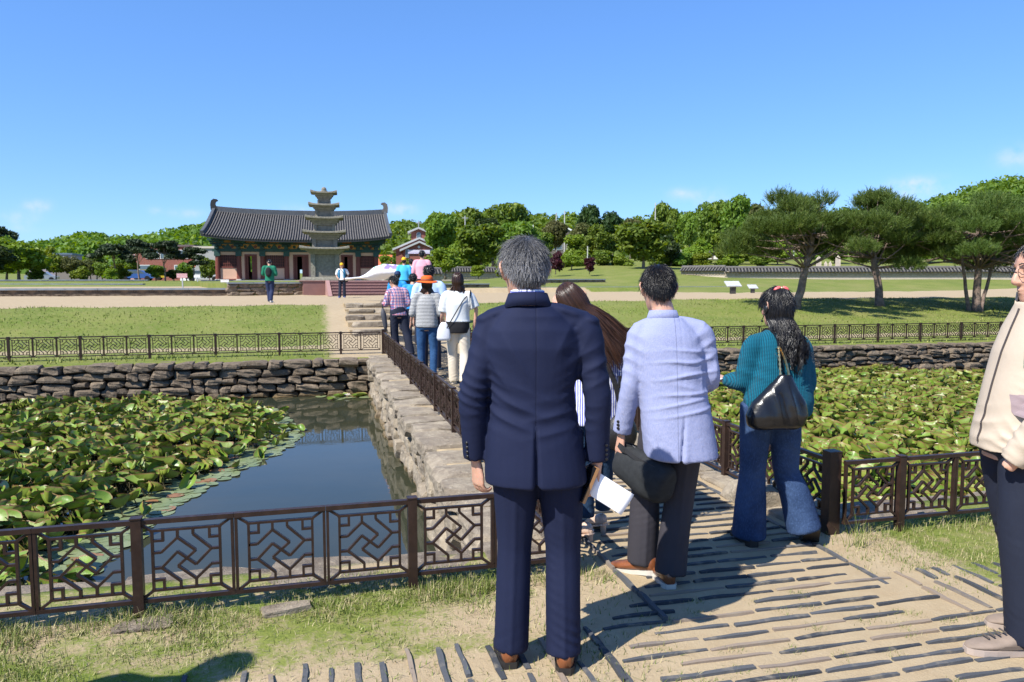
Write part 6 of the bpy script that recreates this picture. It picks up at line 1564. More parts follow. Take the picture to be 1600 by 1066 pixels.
def navy_top(c):
    upper(M_NAVY, [(.752, .202, .148, -.012, 0), (.80, .200, .147, -.012), (.93, .187, .138, -.01), (1.04, .174, .128, -.008), (1.12, .170, .126, -.006), (1.20, .181, .132), (1.29, .199, .136), (1.355, .186, .122), (1.415, .135, .100), (1.450, .092, .084)], (.066, .061, .055, .051, .048), 1., .054, navy_disp, vox=.0062, smooth=8, extra=lambda c: [ellipsoid((sx*.200-.003, -.002, 1.396-.004*sx), (.045, .058, .024), (0, sx*.25, 0)) for sx in (-1, 1)]+[ellipsoid((sx*.13-.015, 0, 1.425), (.10, .062, .024), (0, sx*.30, 0)) for sx in (-1, 1)])(c)
    g = c['g']; nk = g['neck']
    collar(c, 'collar', M_NAVY, (nk.x-.006, -.004, 0), (.104, .090), (.077, .075), 1.452, 1.503, .010, .1, .5, .11); collar(c, 'shirt_collar', M_SHIRTS, (nk.x-.008, -.002, 0), (.072, .070), (.067, .066), 1.46, 1.514, .004, .15, .5, .09)
    for q, sx in (('L', -1), ('R', 1)):
        w, e = g['wr'+q], g['el'+q]; d = (w-e).normalized(); buttons(c, [w-d*(.012+.019*k)+Vector((sx*.030, -.044, 0)) for k in range(4)], .006, (sx*.6, -.8, 0))
def grey_tone(p, rg):
    u = np.clip((.10-p[:, 2])/.16, 0, 1); lo = np.clip((p[:, 2]+.045)/.03, 0, 1); return np.clip((.12+.95*rg.beta(1.3, 1.4, len(p)))*(.25+.75*u)*(.25+.75*lo)*1.15, 0, 1)
root_navy, cn = figure('man in a navy suit and brown shoes seen from behind holding a white sheet', stand(840, 3.07), 1.72, dict(
    pelvis=(-.008, 0, .93), neck=(-.036, .0, 1.458), head=(-.056, .035, 1.585), shL=(-.182, 0, 1.375), shR=(.180, 0, 1.367), elL=(-.256, -.035, 1.105), elR=(.230, -.035, 1.09), wrL=(-.250, .015, .845), wrR=(.236, .0, .838),
    hipL=(-.088, 0, .90), hipR=(.088, 0, .90), knL=(-.094, .02, .48), knR=(.100, .015, .48), anL=(-.108, .0, .09), anR=(.102, -.045, .09)), vox=.0085,
    top=navy_top, bot=trousers(M_NAVYT, .176, .128, .092, .071, .072, hemz=.022, disp=lambda co, no, c: leg_folds(co, no, c, .0085, .005, 2, (.0, 1.3))),
    head=(.22, -.12, 0), hair=lambda c: short_hair(c['root'], c['M'], H_GREY, 9500, 3, (.014, .034), .00072, -.070, tonefn=grey_tone, whorl=(.3, .9), messy=.30),
    shoes=(dict(mat=M_BROWNL, sole_mat=M_SOLED, yaw=.12, pos=(-.110, -.055, 0), heel=.03), dict(mat=M_BROWNL, sole_mat=M_SOLED, yaw=-.1, pos=(.104, -.100, 0), heel=.03)),
    hands=(dict(n=(.75, .5, 0), curl=.62, d=(.1, .05, -1)), dict(n=(-.85, -.35, 0), curl=.62, d=(-.12, .12, -1), thumb=.6)))
# phone and sheet in his right hand
def held(name, label, cat, root, build):
    o = thing(name, label, cat, root.location, root.rotation_euler.z); build(o); return o
def paper_mesh(w, h, bow, n=8):
    v = []; f = []
    for lay in (0, 1):
        for i in range(n+1):
            for j in range(n+1): u, q = i/n-.5, j/n-.5; v.append((u*w, bow*(4*u*u)+.002*math.sin(7*q), q*h)) if lay == 0 else v.append((u*w, bow*(4*u*u)+.002*math.sin(7*q)+.0012, q*h))
    N = (n+1)**2
    for i in range(n):
        for j in range(n): a = i*(n+1)+j; q = (a, a+n+1, a+n+2, a+1); f += [q, tuple(k+N for k in reversed(q))]
    for i in range(n): f += [(i*(n+1), i*(n+1)+N, (i+1)*(n+1)+N, (i+1)*(n+1)), (i*(n+1)+n, (i+1)*(n+1)+n, (i+1)*(n+1)+n+N, i*(n+1)+n+N)]
    return mesh('paper', v, f, True)
def b_(o): link('sheet', paper_mesh(.095, .165, .006), M_PAPER, o, (.285, -.030, .705), Euler((.12, R(-57)+pi, .15)))
held('paper_sheet', 'small white sheet held by the man in the navy suit', 'paper', root_navy, b_)
def b_(o):
    M_ = Matrix.Translation((.195, -.02, .745))@Euler((0, R(24), .3)).to_matrix().to_4x4()
    me = MB().box(-.006, .006, -.036, .036, -.075, .075).mesh('case'); me.transform(M_); link('case', me, plain('tan_case', (.33, .17, .07), .5), o)
    me = MB().box(-.009, -.0062, -.034, .034, -.073, .073).mesh('screen'); me.transform(M_); link('screen', me, plain('black_glass', (.01, .01, .012), .08), o)
held('phone', 'dark phone in a tan case in the navy suited man\'s hand', 'phone', root_navy, b_)
# ---------------------------------------------------------------- man in the pale blue linen jacket
def linen_disp(co, no, c):
    d = np.zeros(len(co)); x, y, z = co.T; back = (no[:, 1] < .15)
    for k, (zz, xx, sl, am) in enumerate(((1.145, .05, .06, .006), (1.075, .06, .10, .007), (1.20, .08, -.03, .004), (.985, .07, .12, .006), (.94, .02, .22, .005), (.90, .08, .18, .005))):
        ph = z-zz-sl*(x-xx)-.006*snoise(co, 16, 20+k); d += 1.6*am*np.exp(-(ph/.008)**2)*np.exp(-((x-xx)/.13)**2)*back
    d += .004*wr(co, (-.08, -.1, .80), V3(.12, .14, .12), (.8, 0, .6), 85, 1, 3, 1.7, 8)+.004*wr(co, (.1, -.1, 1.0), V3(.12, .14, .15), (.2, 0, 1), 110, 1, 4, 1.7, 9)
    d += .0035*snoise(co, 12, 5)+sleeve_folds(co, no, c, .012, 21)
    u = np.clip((.895-z)/.24, 0, 1); ctr = .035-.02*u; d -= .018*np.clip(u*3, 0, 1)*np.exp(-((x-ctr)/(.003+.004*u))**2)*back*(z < .895)*(np.abs(x) < .17); d += .006*u*np.exp(-((x-ctr-.02)/.018)**2)*back
    d -= .0016*np.exp(-((x-.03)/.003)**2)*back*(z > .88)*(z < 1.36); return d
s_b = 1.66/1.72
def linen_top(c):
    upper(M_LINEN, [(z/s_b, a/s_b, b/s_b, dx, 0) for z, a, b, dx in ((.660, .182, .150, .020), (.70, .183, .150, .018), (.82, .178, .145, .012), (.96, .172, .136, .004), (1.08, .180, .138, 0), (1.19, .184, .136, 0), (1.27, .175, .120, 0), (1.325, .128, .10, 0), (1.36, .085, .08, 0))], (.068, .064, .057, .053, .050), 1., .053, linen_disp, vox=.0070, smooth=7)(c)
    nk = c['g']['neck']; collar(c, 'collar', M_LINEN, (nk.x-.01, nk.y-.0, 0), (.094, .082), (.070, .066), 1.345, 1.398, .010, .1, .5, .08); g = c['g']
    buttons(c, [g['wrL']+Vector((-.025, -.05, .03+.017*k)) for k in range(3)], .008, (-.5, -.85, 0))
    # hem drop at the swinging left front corner
def blk_tone(p, rg): return np.clip(rg.beta(1.2, 3, len(p)), 0, 1)
root_blue, cb = figure('man in a pale blue linen jacket and dark trousers carrying a black bag', stand(1045, 3.92), 1.66, dict(
    pelvis=(.006, -.02, .87), neck=(-.034, .05, 1.372), head=(-.062, .098, 1.500), shL=(-.170, .03, 1.278), shR=(.148, .03, 1.285), elL=(-.208, -.01, 1.02), elR=(.196, .02, 1.045), wrL=(-.248, .04, .765), wrR=(.19, .24, .985),
    hipL=(-.06, 0, .84), hipR=(.085, 0, .84), knL=(-.108, .10, .46), knR=(.052, .02, .44), anL=(-.120, .10, .09), anR=(-.005, -.06, .09)), vox=.009, facing=-.02,
    top=linen_top, bot=trousers(M_CHAR, .168, .126, .094, .080, .084, hemz=.015, disp=lambda co, no, c: leg_folds(co, no, c, .008, .005, 7, (.2, .6))), head=(.05, -.22, 0),
    hair=lambda c: short_hair(c['root'], c['M'], H_BLACK, 6000, 5, (.014, .032), .0009, -.074, tonefn=blk_tone, whorl=(-.2, .9), messy=.25),
    shoes=(dict(mat=M_BROWNL, sole_mat=M_SOLEW, yaw=.95, pos=(-.060, .035, .012), heel=.025, pitch=-.12), dict(mat=M_BROWNL, sole_mat=M_SOLEW, yaw=.15, pos=(-.015, -.125, 0), heel=.025)),
    hands=(dict(n=(.8, .3, 0), curl=.85, d=(-.1, .1, -1)), dict(n=(-.3, .2, -1), curl=.5, d=(-.35, .9, -.1))))
def b_(o):
    ax = Vector((.26, -.30, -.12)).normalized(); ctr = Vector((-.130, -.04, .555)); upv = Vector((.05, -.1, 1)); sd = ax.cross(upv).normalized(); upv = sd.cross(ax).normalized(); rings = []
    for (u, k) in ((-.195, .30), (-.185, .66), (-.15, .78), (-.07, .84), (.03, .88), (.10, .86), (.13, .80), (.147, .66), (.152, .34)):
        rings.append([ctr+ax*u+sd*(.092*k*math.copysign(abs(math.cos(a))**.75, math.cos(a)))+upv*((.108*k)*math.copysign(abs(math.sin(a))**.75, math.sin(a))+(.03*math.sin(a)**3 if math.sin(a) > 0 else 0)*k) for a in [2*pi*q/24 for q in range(24)]])
    v, f = loft(rings); me = fuse([(v, f)], .012, 3); displace(me, lambda co, no: .004*snoise(co, 22, 3)+.006*wr(co, tuple(ctr), V3(.2, .2, .15), (1, .3, .4), 60, 1, 4)); link('body', me, plain('black_nylon', (.024, .026, .028), .8, .25, 30, .35, .004, spec=.2), o)
    h = Vector((-.252, .035, .70)); mt = plain('black_strap', (.02, .02, .022), .7, .1)
    for k in (-1, 1):
        a0, a1 = ctr+ax*(-.10)+sd*(.05*k)+upv*.088, ctr+ax*(.07)+sd*(.05*k)+upv*.088; q = catmull([a0, a0.lerp(h, .55)+sd*(.02*k), h+sd*(.012*k), a1.lerp(h, .5)+sd*(.02*k), a1], 6); me = MB()
        for p0, p1 in zip(q[:-1], q[1:]): me.bar(p0, p1, .024, .004, tuple(sd))
        me.build('handle', mt, o)
    z0, z1 = ctr+ax*(-.13)+upv*.104, ctr+ax*.10+upv*.112; MB().bar(z0, z1, .010, .006).build('zip', plain('grey_zip', (.25, .25, .25), .4), o)
held('duffel_bag', 'black soft carry bag hanging from the linen jacket man\'s hand', 'bag', root_blue, b_)
# ---------------------------------------------------------------- woman in the teal sweater
s_t = 1.54/1.72
def teal_disp(co, no, c):
    d = .006*snoise(co, 7, 3)+.006*wr(co, (-.12, -.02, .97), V3(.12, .15, .12), (.4, .3, 1), 90, 1, 3, 1.6, 8)+.005*wr(co, (.19, -.04, .95), V3(.1, .14, .2), (1, 0, .15), 90, 1, 5, 1.4, 7); return d+.004*wr(co, (.05, -.1, .84), V3(.2, .15, .06), (1, 0, .2), 80, 1, 8, 1.2, 7)
def teal_top(c):
    upper(M_TEALK, [(z/s_t, a/s_t, b/s_t, dx, dy) for z, a, b, dx, dy in ((.765, .172, .125, .038, 0), (.79, .192, .142, .034, -.005), (.86, .194, .148, .030, -.008), (.98, .172, .138, .026, 0), (1.10, .150, .125, .024, 0), (1.18, .138, .11, .012, 0), (1.235, .105, .09, .0, 0), (1.265, .072, .07, 0, 0))], (.072, .074, .070, .064, .042), 1., .054, teal_disp, name='sweater', vox=.010, smooth=8)(c)
    nk = c['g']['neck']; collar(c, 'neckband', M_TEALK, (nk.x, nk.y, 0), (.074, .072), (.064, .062), 1.245, 1.272, .012, .2, .06, .03)
def ponytail(c):
    M_ = c['M']; short = short_hair(c['root'], M_, H_BLACK, 1500, 6, (.03, .05), .0012, -.085, tonefn=blk_tone, messy=.1, whorl=(0, .9), lift=1.03)
    long_hair(c['root'], M_, H_BLACK, 1700, 7, 1.12, (.040, .03), (.15, .15), wave=.022, waven=1.3, width=.0021, cover=1.75, target=(.080, -.125), jitter=.020, K=22); long_hair(c['root'], M_, H_BLACK, 150, 17, 1.14, (.08, .05), (.3, .25), wave=.03, waven=1.1, width=.0012, cover=1.6, target=(.11, -.125), jitter=.04, K=22)
    p = M_@Vector((-.005, -.045, .122)); mb = MB()
    for sx in (-1, 1): mb.add(*ellipsoid(p+Vector((sx*.024, -.012, -.004)), (.024, .012, .013), (0, sx*.5, 0), 10, 6))
    cl_ = mb.build('hair_clip', plain('coral_clip', (.75, .13, .12), .35, .1), c['root'], smooth=True); MB().add(*ellipsoid(p+Vector((0, -.018, 0)), (.010, .010, .010), None, 10, 6)).build('bead', plain('gold_metal', (.75, .55, .25), .3, .05, metal=1.), cl_, smooth=True)
    e = M_@Vector((-.092, -.005, -.012)); hs = MB(); hs.add(*ellipsoid(e, (.012, .020, .026), None, 12, 8)); q = catmull([e+Vector((0, .01, -.02)), e+Vector((-.004, .05, -.06)), e+Vector((.01, .095, -.075))], 5); hs.tube(q, .0025, 6); hs.add(*ellipsoid(q[-1], (.007, .010, .007), None, 8, 6))
    hs.build('headset', plain('black_plastic', (.012, .012, .013), .35), c['root'], smooth=True)
root_teal, ct = figure('woman in a teal knit sweater and flared jeans with long black hair', stand(1200, 4.45), 1.54, dict(
    pelvis=(.0, 0, .82), neck=(.028, .0, 1.262), head=(.022, .03, 1.388), shL=(-.118, 0, 1.178), shR=(.158, 0, 1.172), elL=(-.158, .02, .965), elR=(.185, .0, .94), wrL=(-.225, .17, .945), wrR=(.17, .20, .86),
    hipL=(-.088, 0, .78), hipR=(.078, 0, .78), knL=(-.098, .015, .42), knR=(.105, .03, .43), anL=(-.108, .02, .085), anR=(.205, -.02, .135)), fem=True, vox=.009,
    top=teal_top, bot=trousers(M_DENIM, .170, .132,   .100, .086, .110, rise=.35, name='jeans', disp=lambda co, no, c: leg_folds(co, no, c, .004, 0, 12)), head=(.42, -.12, .05), hair=ponytail,
    shoes=(dict(mat=M_BLACKL, sole_mat=M_SOLED, yaw=.12, pos=(-.105, -.065, 0), heel=.05, high=.12), dict(mat=M_BLACKL, sole_mat=M_SOLED, yaw=-.2, pos=(.235, -.085, .105), heel=.06, pitch=-.72, high=.12)),
    hands=(dict(n=(.2, .2, -1), curl=.5, d=(-.3, .9, .1)), dict(n=(-.8, .2, -.3), curl=.5)))
def pockets(c):
    pass
for sx in (-1, 1):      # back pockets of the jeans
    x0 = -.088 if sx < 0 else .075; mb = MB(); n = 6; v = []; f = []
    out = [(-.058, .055), (.058, .055), (.055, -.045), (0, -.075), (-.055, -.045)]; m = len(out); yb = lambda x: -.146*math.sqrt(max(0, 1-((x)/.205)**2))-.010
    v = [(x0+a, yb(x0+a)-.004, .765+b) for a, b in out]+[(x0+a, yb(x0+a)+.02, .765+b) for a, b in out]; f = [tuple(reversed(range(m)))]+[(k, (k+1) % m, (k+1) % m+m, k+m) for k in range(m)]; mb.add(v, f).build('pocket', M_DENIM, root_teal)
def b_(o):
    mt = plain('black_patent', (.008, .008, .009), .26, .2, 9, .25, .02, bscale=12)
    me = fuse([slices([(.725, -.05, -.20, .115, .040, 2.6), (.745, -.048, -.205, .155, .062, 2.6), (.80, -.042, -.207, .170, .070, 2.4), (.87, -.034, -.205, .148, .064, 2.3), (.93, -.020, -.200, .100, .052, 2.2), (.985, -.004, -.196, .062, .040, 2), (1.03, .004, -.195, .036, .024, 2)], 36)], .009, 2)
    displace(me, lambda co, no: .010*wr(co, (.03, -.25, .88), V3(.12, .1, .13), (1, 0, .25), 75, 1, 3, 1.5, 9)+.006*wr(co, (-.1, -.2, .85), V3(.12, .1, .1), (.6, 0, 1), 60, 1, 4)+.003*snoise(co, 20, 6)); link('body', me, mt, o)
    gold = plain('gold_metal', (.75, .55, .25), .3, .05, metal=1.)
    for k, xo in enumerate((-.022, .020)):
        q = catmull([(xo*1.2, -.200, 1.01), (xo*.8-.004, -.165, 1.10), (-.012+xo*.2, -.125, 1.175)], 7); mb = MB()
        for i, (p0, p1) in enumerate(zip(q[:-1], q[1:])): mb.bar(p0, p1, .011 if i % 2 else .006, .006 if i % 2 else .011)
        mb.build('chain', gold, o); q2 = catmull([q[-1], (-.022, -.098, 1.225), (-.035, -.04, 1.262), (-.04, .03, 1.262), (-.05, .10, 1.22)], 6); mb = MB()
        for p0, p1 in zip(q2[:-1], q2[1:]): mb.bar(p0, p1, .013, .005, (1, 0, .2))
        if k == 0: mb.build('strap', mt, o)
held('shoulder_bag', 'shiny black shoulder bag with chain handles on the teal sweater woman', 'bag', root_teal, b_)
held('paper_sheet', 'folded white paper in the teal sweater woman\'s hand', 'paper', root_teal, lambda o: link('sheet', paper_mesh(.17, .12, .01), M_PAPER, o, (-.31, .20, .935), Euler((1.35, -.10, .3))))
# ---------------------------------------------------------------- long haired woman
s_l = 1.60/1.72; M_STRIPE = striped('blue_striped_blouse', (.74, .75, .82, 1), (.09, .11, .42, 1), 0, 78, .5, .8, .012)
root_long, cl_ = figure('woman with long brown hair in a blue striped blouse and beige heels', stand(925, 4.55), 1.60, dict(
    pelvis=(.0, 0, .85), neck=(-.035, .01, 1.30), head=(-.118, .045, 1.418), shL=(-.175, 0, 1.205), shR=(.115, 0, 1.205), elL=(-.25, .08, 1.10), elR=(.155, -.02, .97), wrL=(-.225, .12, 1.36), wrR=(.13, .12, .85),
    hipL=(-.07, 0, .80), hipR=(.085, 0, .80), knL=(-.055, .03, .46), knR=(.085, .10, .46), anL=(-.035, -.02, .15), anR=(.082, .14, .15)), fem=True, vox=.010,
    top=upper(M_STRIPE, [(z/s_l, a/s_l, b/s_l) for z, a, b in ((.70, .175, .13), (.85, .172, .13), (1.0, .158, .12), (1.1, .160, .12), (1.18, .14, .105), (1.24, .095, .085), (1.28, .07, .07))], (.066, .062, .055, .050, .045), 1., .05, lambda co, no, c: sleeve_folds(co, no, c, .006, 4)+.004*snoise(co, 9, 4)+.005*wr(co, (.1, -.08, .95), V3(.12, .12, .2), (1, 0, .3), 80, 1, 2), name='blouse'),
    bot=trousers(M_DENIMD, .165, .12, .085, .066, .056, name='jeans', hemz=.03, disp=lambda co, no, c: leg_folds(co, no, c, .005, 0, 5)), head=(.1, -.25, -.60),
    hair=lambda c: long_hair(c['root'], c['M'], H_BROWN, 1900, 9, 1.14, (.075, .035), (.35, .25), wave=.008, waven=1.2, width=.0021, cover=1.95, target=(.135, -.105), jitter=.025, K=18),
    shoes=(dict(mat=M_NUDE, sole_mat=M_NUDE, yaw=.65, pos=(-.015, -.075, .045), L=.25, heel=.01, sole=.01, pitch=-.32, high=.075), dict(mat=M_NUDE, sole_mat=M_NUDE, yaw=.3, pos=(.082, .085, .045), L=.25, heel=.01, sole=.01, pitch=-.32, high=.075)),
    hands=(dict(n=(.5, .5, .2), curl=.4, d=(.35, 0, 1)), dict(curl=.5)))
for (x, y, yw) in ((-.018, -.060, .65), (.079, .100, .3)):
    me = MB(); me.lathe([(.017, 0), (.018, .03), (.023, .07)], 12, (x, y, 0)); me.build('heel', M_NUDE, root_long, smooth=False)
def b_(o):
    mt = plain('black_leather_bag', (.014, .013, .014), .45, .2, 10, .3, .01); q = catmull([(-.10, -.02, 1.27), (.0, -.115, 1.16), (.10, -.135, .98), (.14, -.14, .82), (.15, -.13, .74)], 6); mb = MB()
    for a, b in zip(q[:-1], q[1:]): mb.bar(a, b, .030, .006, (0, 1, .1))
    mb.build('strap', mt, o); me = fuse([ellipsoid((.15, -.10, .66), (.10, .07, .12)), ellipsoid((.15, -.10, .73), (.06, .055, .05))], .012, 3); link('body', me, mt, o)
    MB().box(.128, .158, -.152, -.132, .93, 1.0).build('buckle', mt, o)
held('shoulder_bag', 'black camera bag with a wide strap worn over the striped blouse', 'bag', root_long, b_)
# ---------------------------------------------------------------- man in the beige jacket (profile at the picture edge)
def beige_disp(co, no, c):
    g = c['g']; d = sleeve_folds(co, no, c, .016, 41)+.006*snoise(co, 7, 3); d += .010*wr(co, np.array(g['wrL'])+V3(0, -.05, .06), V3(.09, .10, .07), (.1, .55, -.85), 150, 1, 5, 1.4, 9)+.006*wr(co, (-.1, .1, .95), V3(.2, .2, .12), (0, .3, 1), 90, 1, 6, 1.5, 8); return d
def beige_top(c):
    upper(M_BEIGE, [(.84, .160, .138, 0, .0), (.90, .172, .146, 0, .0), (1.0, .172, .146, 0, .0), (1.12, .170, .138, 0, .008), (1.25, .168, .130, 0, .012), (1.35, .155, .118, 0, .010), (1.42, .120, .095, 0, .02), (1.46, .085, .085, 0, .03)], (.080, .078, .072, .068, .054), 1., .056, beige_disp, vox=.0080, smooth=7, cuffdrop=-.03)(c)
    nk = c['g']['neck']; collar(c, 'collar', M_BEIGE, (nk.x, nk.y+.025, 0), (.100, .104), (.084, .092), 1.425, 1.512, .010, .1, .55, .075); r = c['root']; pr = mesh
    # green shoulder panel, mauve pocket flap and the round chest logo follow the jacket surface
    top = c['top']; bpy.context.view_layer.update()
    def patch(name, mat, outline, lift=.004, n=10, axis=(1, 0, 0), x0=-.5):
        ys = [p[0] for p in outline]; zs = [p[1] for p in outline]; v = []; f = []; ix = {}
        N = 44
        def hit(y, z):
            ok, loc, nor, _ = top.ray_cast(Vector((x0, y, z)), Vector((1, 0, 0)))
            return (loc+nor*lift) if ok else None
        for i in range(N+1):
            for j in range(N+1):
                y = min(ys)+(max(ys)-min(ys))*i/N; z = min(zs)+(max(zs)-min(zs))*j/N
                if inside(outline, y, z):
                    h = hit(y, z)
                    if h is not None: ix[(i, j)] = len(v); v.append(h)
        for (i, j) in ix:
            if (i+1, j) in ix and (i+1, j+1) in ix and (i, j+1) in ix: f.append((ix[(i, j)], ix[(i+1, j)], ix[(i+1, j+1)], ix[(i, j+1)]))
        if f: return link(name, mesh(name, v, f, True), mat, r)
    patch('green_panel', cloth('sage_panel', (.20, .235, .19), .8, 0, .06, .3), [(.105, 1.30), (.088, 1.325), (.078, 1.29), (.082, 1.22), (.098, 1.165), (.118, 1.155), (.128, 1.20), (.120, 1.26)])
    patch('pocket_panel', cloth('mauve_panel', (.28, .215, .22), .8, 0, .06, .3), [(.165, 1.085), (.125, 1.09), (.118, 1.03), (.128, .985), (.15, .98), (.165, 1.02)])
    def fhit(z):
        ok, loc, nor, _ = top.ray_cast(Vector((-.01, .8, z)), Vector((0, -1, 0))); return (loc+nor*.002) if ok else None
    zp = [q for q in (fhit(.87+.02*k) for k in range(29)) if q is not None]
    if len(zp) > 2: band(r, 'zip', zp, .010, .004, plain('dark_zip', (.06, .05, .05), .5), (0, 1, 0))
    ring_ = MB(); cy, cz = .045, 1.255
    def hit(y, z): ok, loc, nor, _ = top.ray_cast(Vector((-.6, y, z)), Vector((1, 0, 0))); return (loc+nor*.002) if ok else Vector((-.25, y, z))
    pts = [hit(cy+.018*math.cos(a), cz+.022*math.sin(a)) for a in [2*pi*k/20 for k in range(21)]]
    for a, b in zip(pts[:-1], pts[1:]): ring_.bar(a, b, .002, .002)
    for (a, b) in (((.062, 1.264), (.028, 1.268)), ((.050, 1.282), (.045, 1.243)), ((.058, 1.250), (.034, 1.278))): ring_.bar(hit(*a), hit(*b), .0018, .0018)
    ring_.build('logo', plain('dark_thread', (.08, .07, .09), .8), r)
def glasses(c):
    short_hair(c['root'], c['M'], H_BLACK, 2600, 8, (.012, .024), .0013, -.08, tonefn=blk_tone, messy=.2, front=.096); M_ = c['M']; mb = MB()
    for sx in (-1, 1):
        q = [M_@Vector((sx*.034+.024*math.cos(a), .107-.012*abs(math.cos(a))*(1 if math.cos(a)*sx > 0 else .2), .008+.019*math.sin(a))) for a in [2*pi*k/16 for k in range(17)]]; mb.tube(q, .0014, 6, False); mb.tube([M_@Vector((sx*.058, .100, .014)), M_@Vector((sx*.078, .06, .018)), M_@Vector((sx*.082, -.005, .016))], .0016, 6)
    mb.tube([M_@Vector((-.010, .110, .012)), M_@Vector((.010, .110, .012))], .002, 6); mb.build('glasses', plain('black_frame', (.012, .012, .014), .3), c['root'], smooth=True)
M_TREK = plain('taupe_suede', (.23, .175, .135), .85, .15, 20, .2, .003)
root_right, cr = figure('man in a beige jacket and glasses standing sideways with hand in pocket', stand(1596, 3.25), 1.72, dict(
    pelvis=(0, .075, .93), neck=(0, -.03, 1.455), head=(0, .0, 1.582), shL=(-.168, .02, 1.365), shR=(.168, -.04, 1.365), elL=(-.258, .045, 1.085), elR=(.25, -.10, 1.09), wrL=(-.166, .196, .795), wrR=(.22, -.16, .84),
    hipL=(-.09, .070, .90), hipR=(.09, .070, .90), knL=(-.10, .085, .50), knR=(.10, .0, .50), anL=(-.10, .035, .09), anR=(.11, -.14, .09)), vox=.009, facing=pi/2-.06, group='people walking across the causeway',
    top=beige_top, bot=trousers(M_NVYT2, .168, .122, .100, .082, .086, hemz=.01, rise=.3, disp=lambda co, no, c: leg_folds(co, no, c, .007, 0, 22)), head=(.03, -.12, 0), hair=glasses,
    shoes=(dict(mat=M_TREK, sole_mat=plain('grey_sole', (.36, .29, .24), .8), yaw=.05, pos=(-.10, .0, 0), heel=.03, sole=.026, L=.295), dict(mat=M_TREK, sole_mat=plain('grey_sole', (.36, .29, .24), .8), yaw=-.1, pos=(.11, -.20, 0), heel=.03, sole=.026)),
    hands=(dict(skip=True), dict(n=(-1, 0, .2), curl=.3, d=(-.1, .2, -.95))))
# laces and a darker side panel on the near walking shoe
for k in range(5):
    y = .115+.022*k; z = .098-.0085*k
    MB().bar((-.10-.022, y, z), (-.10+.018, y+.006, z+.002), .006, .005).build('lace', plain('dark_lace', (.10, .08, .065), .8), root_right)
band(root_right, 'shoe_panel', [(-.10-.046, .03, .045), (-.10-.050, .10, .040), (-.10-.051, .17, .036), (-.10-.044, .23, .034)], .016, .006, plain('dark_suede', (.12, .09, .07), .85))
# ---------------------------------------------------------------- the people further along
def simple_fold(am=.006, sd=1): return lambda co, no, c: sleeve_folds(co, no, c, am, sd)+am*.8*snoise(co, 9, sd)
M_LGREY = cloth('pale_grey_top', (.60, .62, .62), .85, 0, .05, .3); M_KHAKI = cloth('cream_trousers', (.60, .53, .42), .85, 0, .06, .3); M_BLK = cloth('black_cloth', (.014, .014, .016), .85, 0, .1, .3); M_DNAVY = cloth('dark_navy_cloth', (.016, .020, .036), .85, 0, .1, .3)
M_HSTR = striped('black_white_stripe', (.50, .50, .49, 1), (.05, .05, .055, 1), 2, 46, .55); M_PLAID = plaid('plaid_shirt'); M_AQUA = cloth('bright_blue_shell', (.02, .25, .60), .6, 0, .06, .3); M_SKYB = cloth('light_blue_shirt', (.42, .55, .74), .85, 0, .05, .25); M_PINKS = cloth('pink_shirt', (.68, .33, .40), .85, 0, .05, .25)
M_GREENJ = cloth('green_jacket', (.012, .15, .085), .75, 0, .08, .3); M_WHT = cloth('white_shirt', (.72, .72, .72), .85, 0, .04, .25); M_VEST = cloth('blue_vest', (.03, .17, .30), .7, 0, .06, .3); M_LVEST = cloth('light_blue_vest', (.06, .42, .72), .7, 0, .06, .3)
M_ORHAT = cloth('orange_felt', (.72, .12, .02), .8, 0, .05, .2); M_YCAP = cloth('yellow_cap', (.80, .42, .02), .7, 0, .05, .2)
def slim(k=1., hem=.92, wide=1.): return [(hem, .172*k, .13*k), (1.0, .162*k, .122*k), (1.1, .160*k, .120*k), (1.25, .172*k*wide, .125*k), (1.35, .160*k, .11), (1.42, .105, .088), (1.455, .075, .072)]
def bob(n, ze, mat, seed, bundle=(.085, .05), tone=(.3, .25)): return lambda c: long_hair(c['root'], c['M'], mat, n, seed, ze, bundle, tone, wave=.008, waven=1., width=.0042, cover=2.3, jitter=.014, K=14)
def crop(n, mat, seed, **k): return lambda c: short_hair(c['root'], c['M'], mat, n, seed, (.018, .04), .003, tonefn=blk_tone, **k)
SH = lambda m, s, **k: (dict(mat=m, sole_mat=s, yaw=.1, **k), dict(mat=m, sole_mat=s, yaw=-.1, **k))
M_SNEAK = plain('pale_sneaker', (.50, .62, .60), .7); M_DSHOE = plain('dark_shoe', (.02, .02, .022), .5); M_BSHOE = plain('blue_shoe', (.05, .07, .2), .6); M_WSHOE = plain('white_shoe', (.7, .68, .66), .6)
# woman in pale grey top
r, c = figure('woman in a loose pale grey top and cream trousers with black strap bag', stand(716, 11.2), 1.64, dict(anL=(-.07, .12, .09), knL=(-.09, .09, .48), anR=(.10, -.10, .10), elR=(.27, -.02, 1.12), wrL=(-.25, .12, .92)), fem=True, vox=.012,
    top=upper(M_LGREY, slim(1.14, .98), (.084, .082, .076, .066, .058), -.06, .052, simple_fold(.007, 3), name='top'), bot=trousers(M_KHAKI, .168, .13, .095, .082, .085, disp=lambda co, no, c: leg_folds(co, no, c, .008, 0, 3)), hair=bob(900, 1.33, H_BROWN, 12), shoes=SH(M_SNEAK, M_SOLEW), head=(0, -.05, 0))
upper(M_BLK, [(.80, .178, .135), (.90, .182, .138), (1.0, .175, .132)], slen=-.9, name='undershirt')(c) if False else link('undershirt', fuse([slices([(.765, 0, 0, .160, .128, 2.3), (.85, 0, 0, .176, .140, 2.3), (.96, 0, 0, .170, .134, 2.3)])], .014, 3), M_BLK, r)
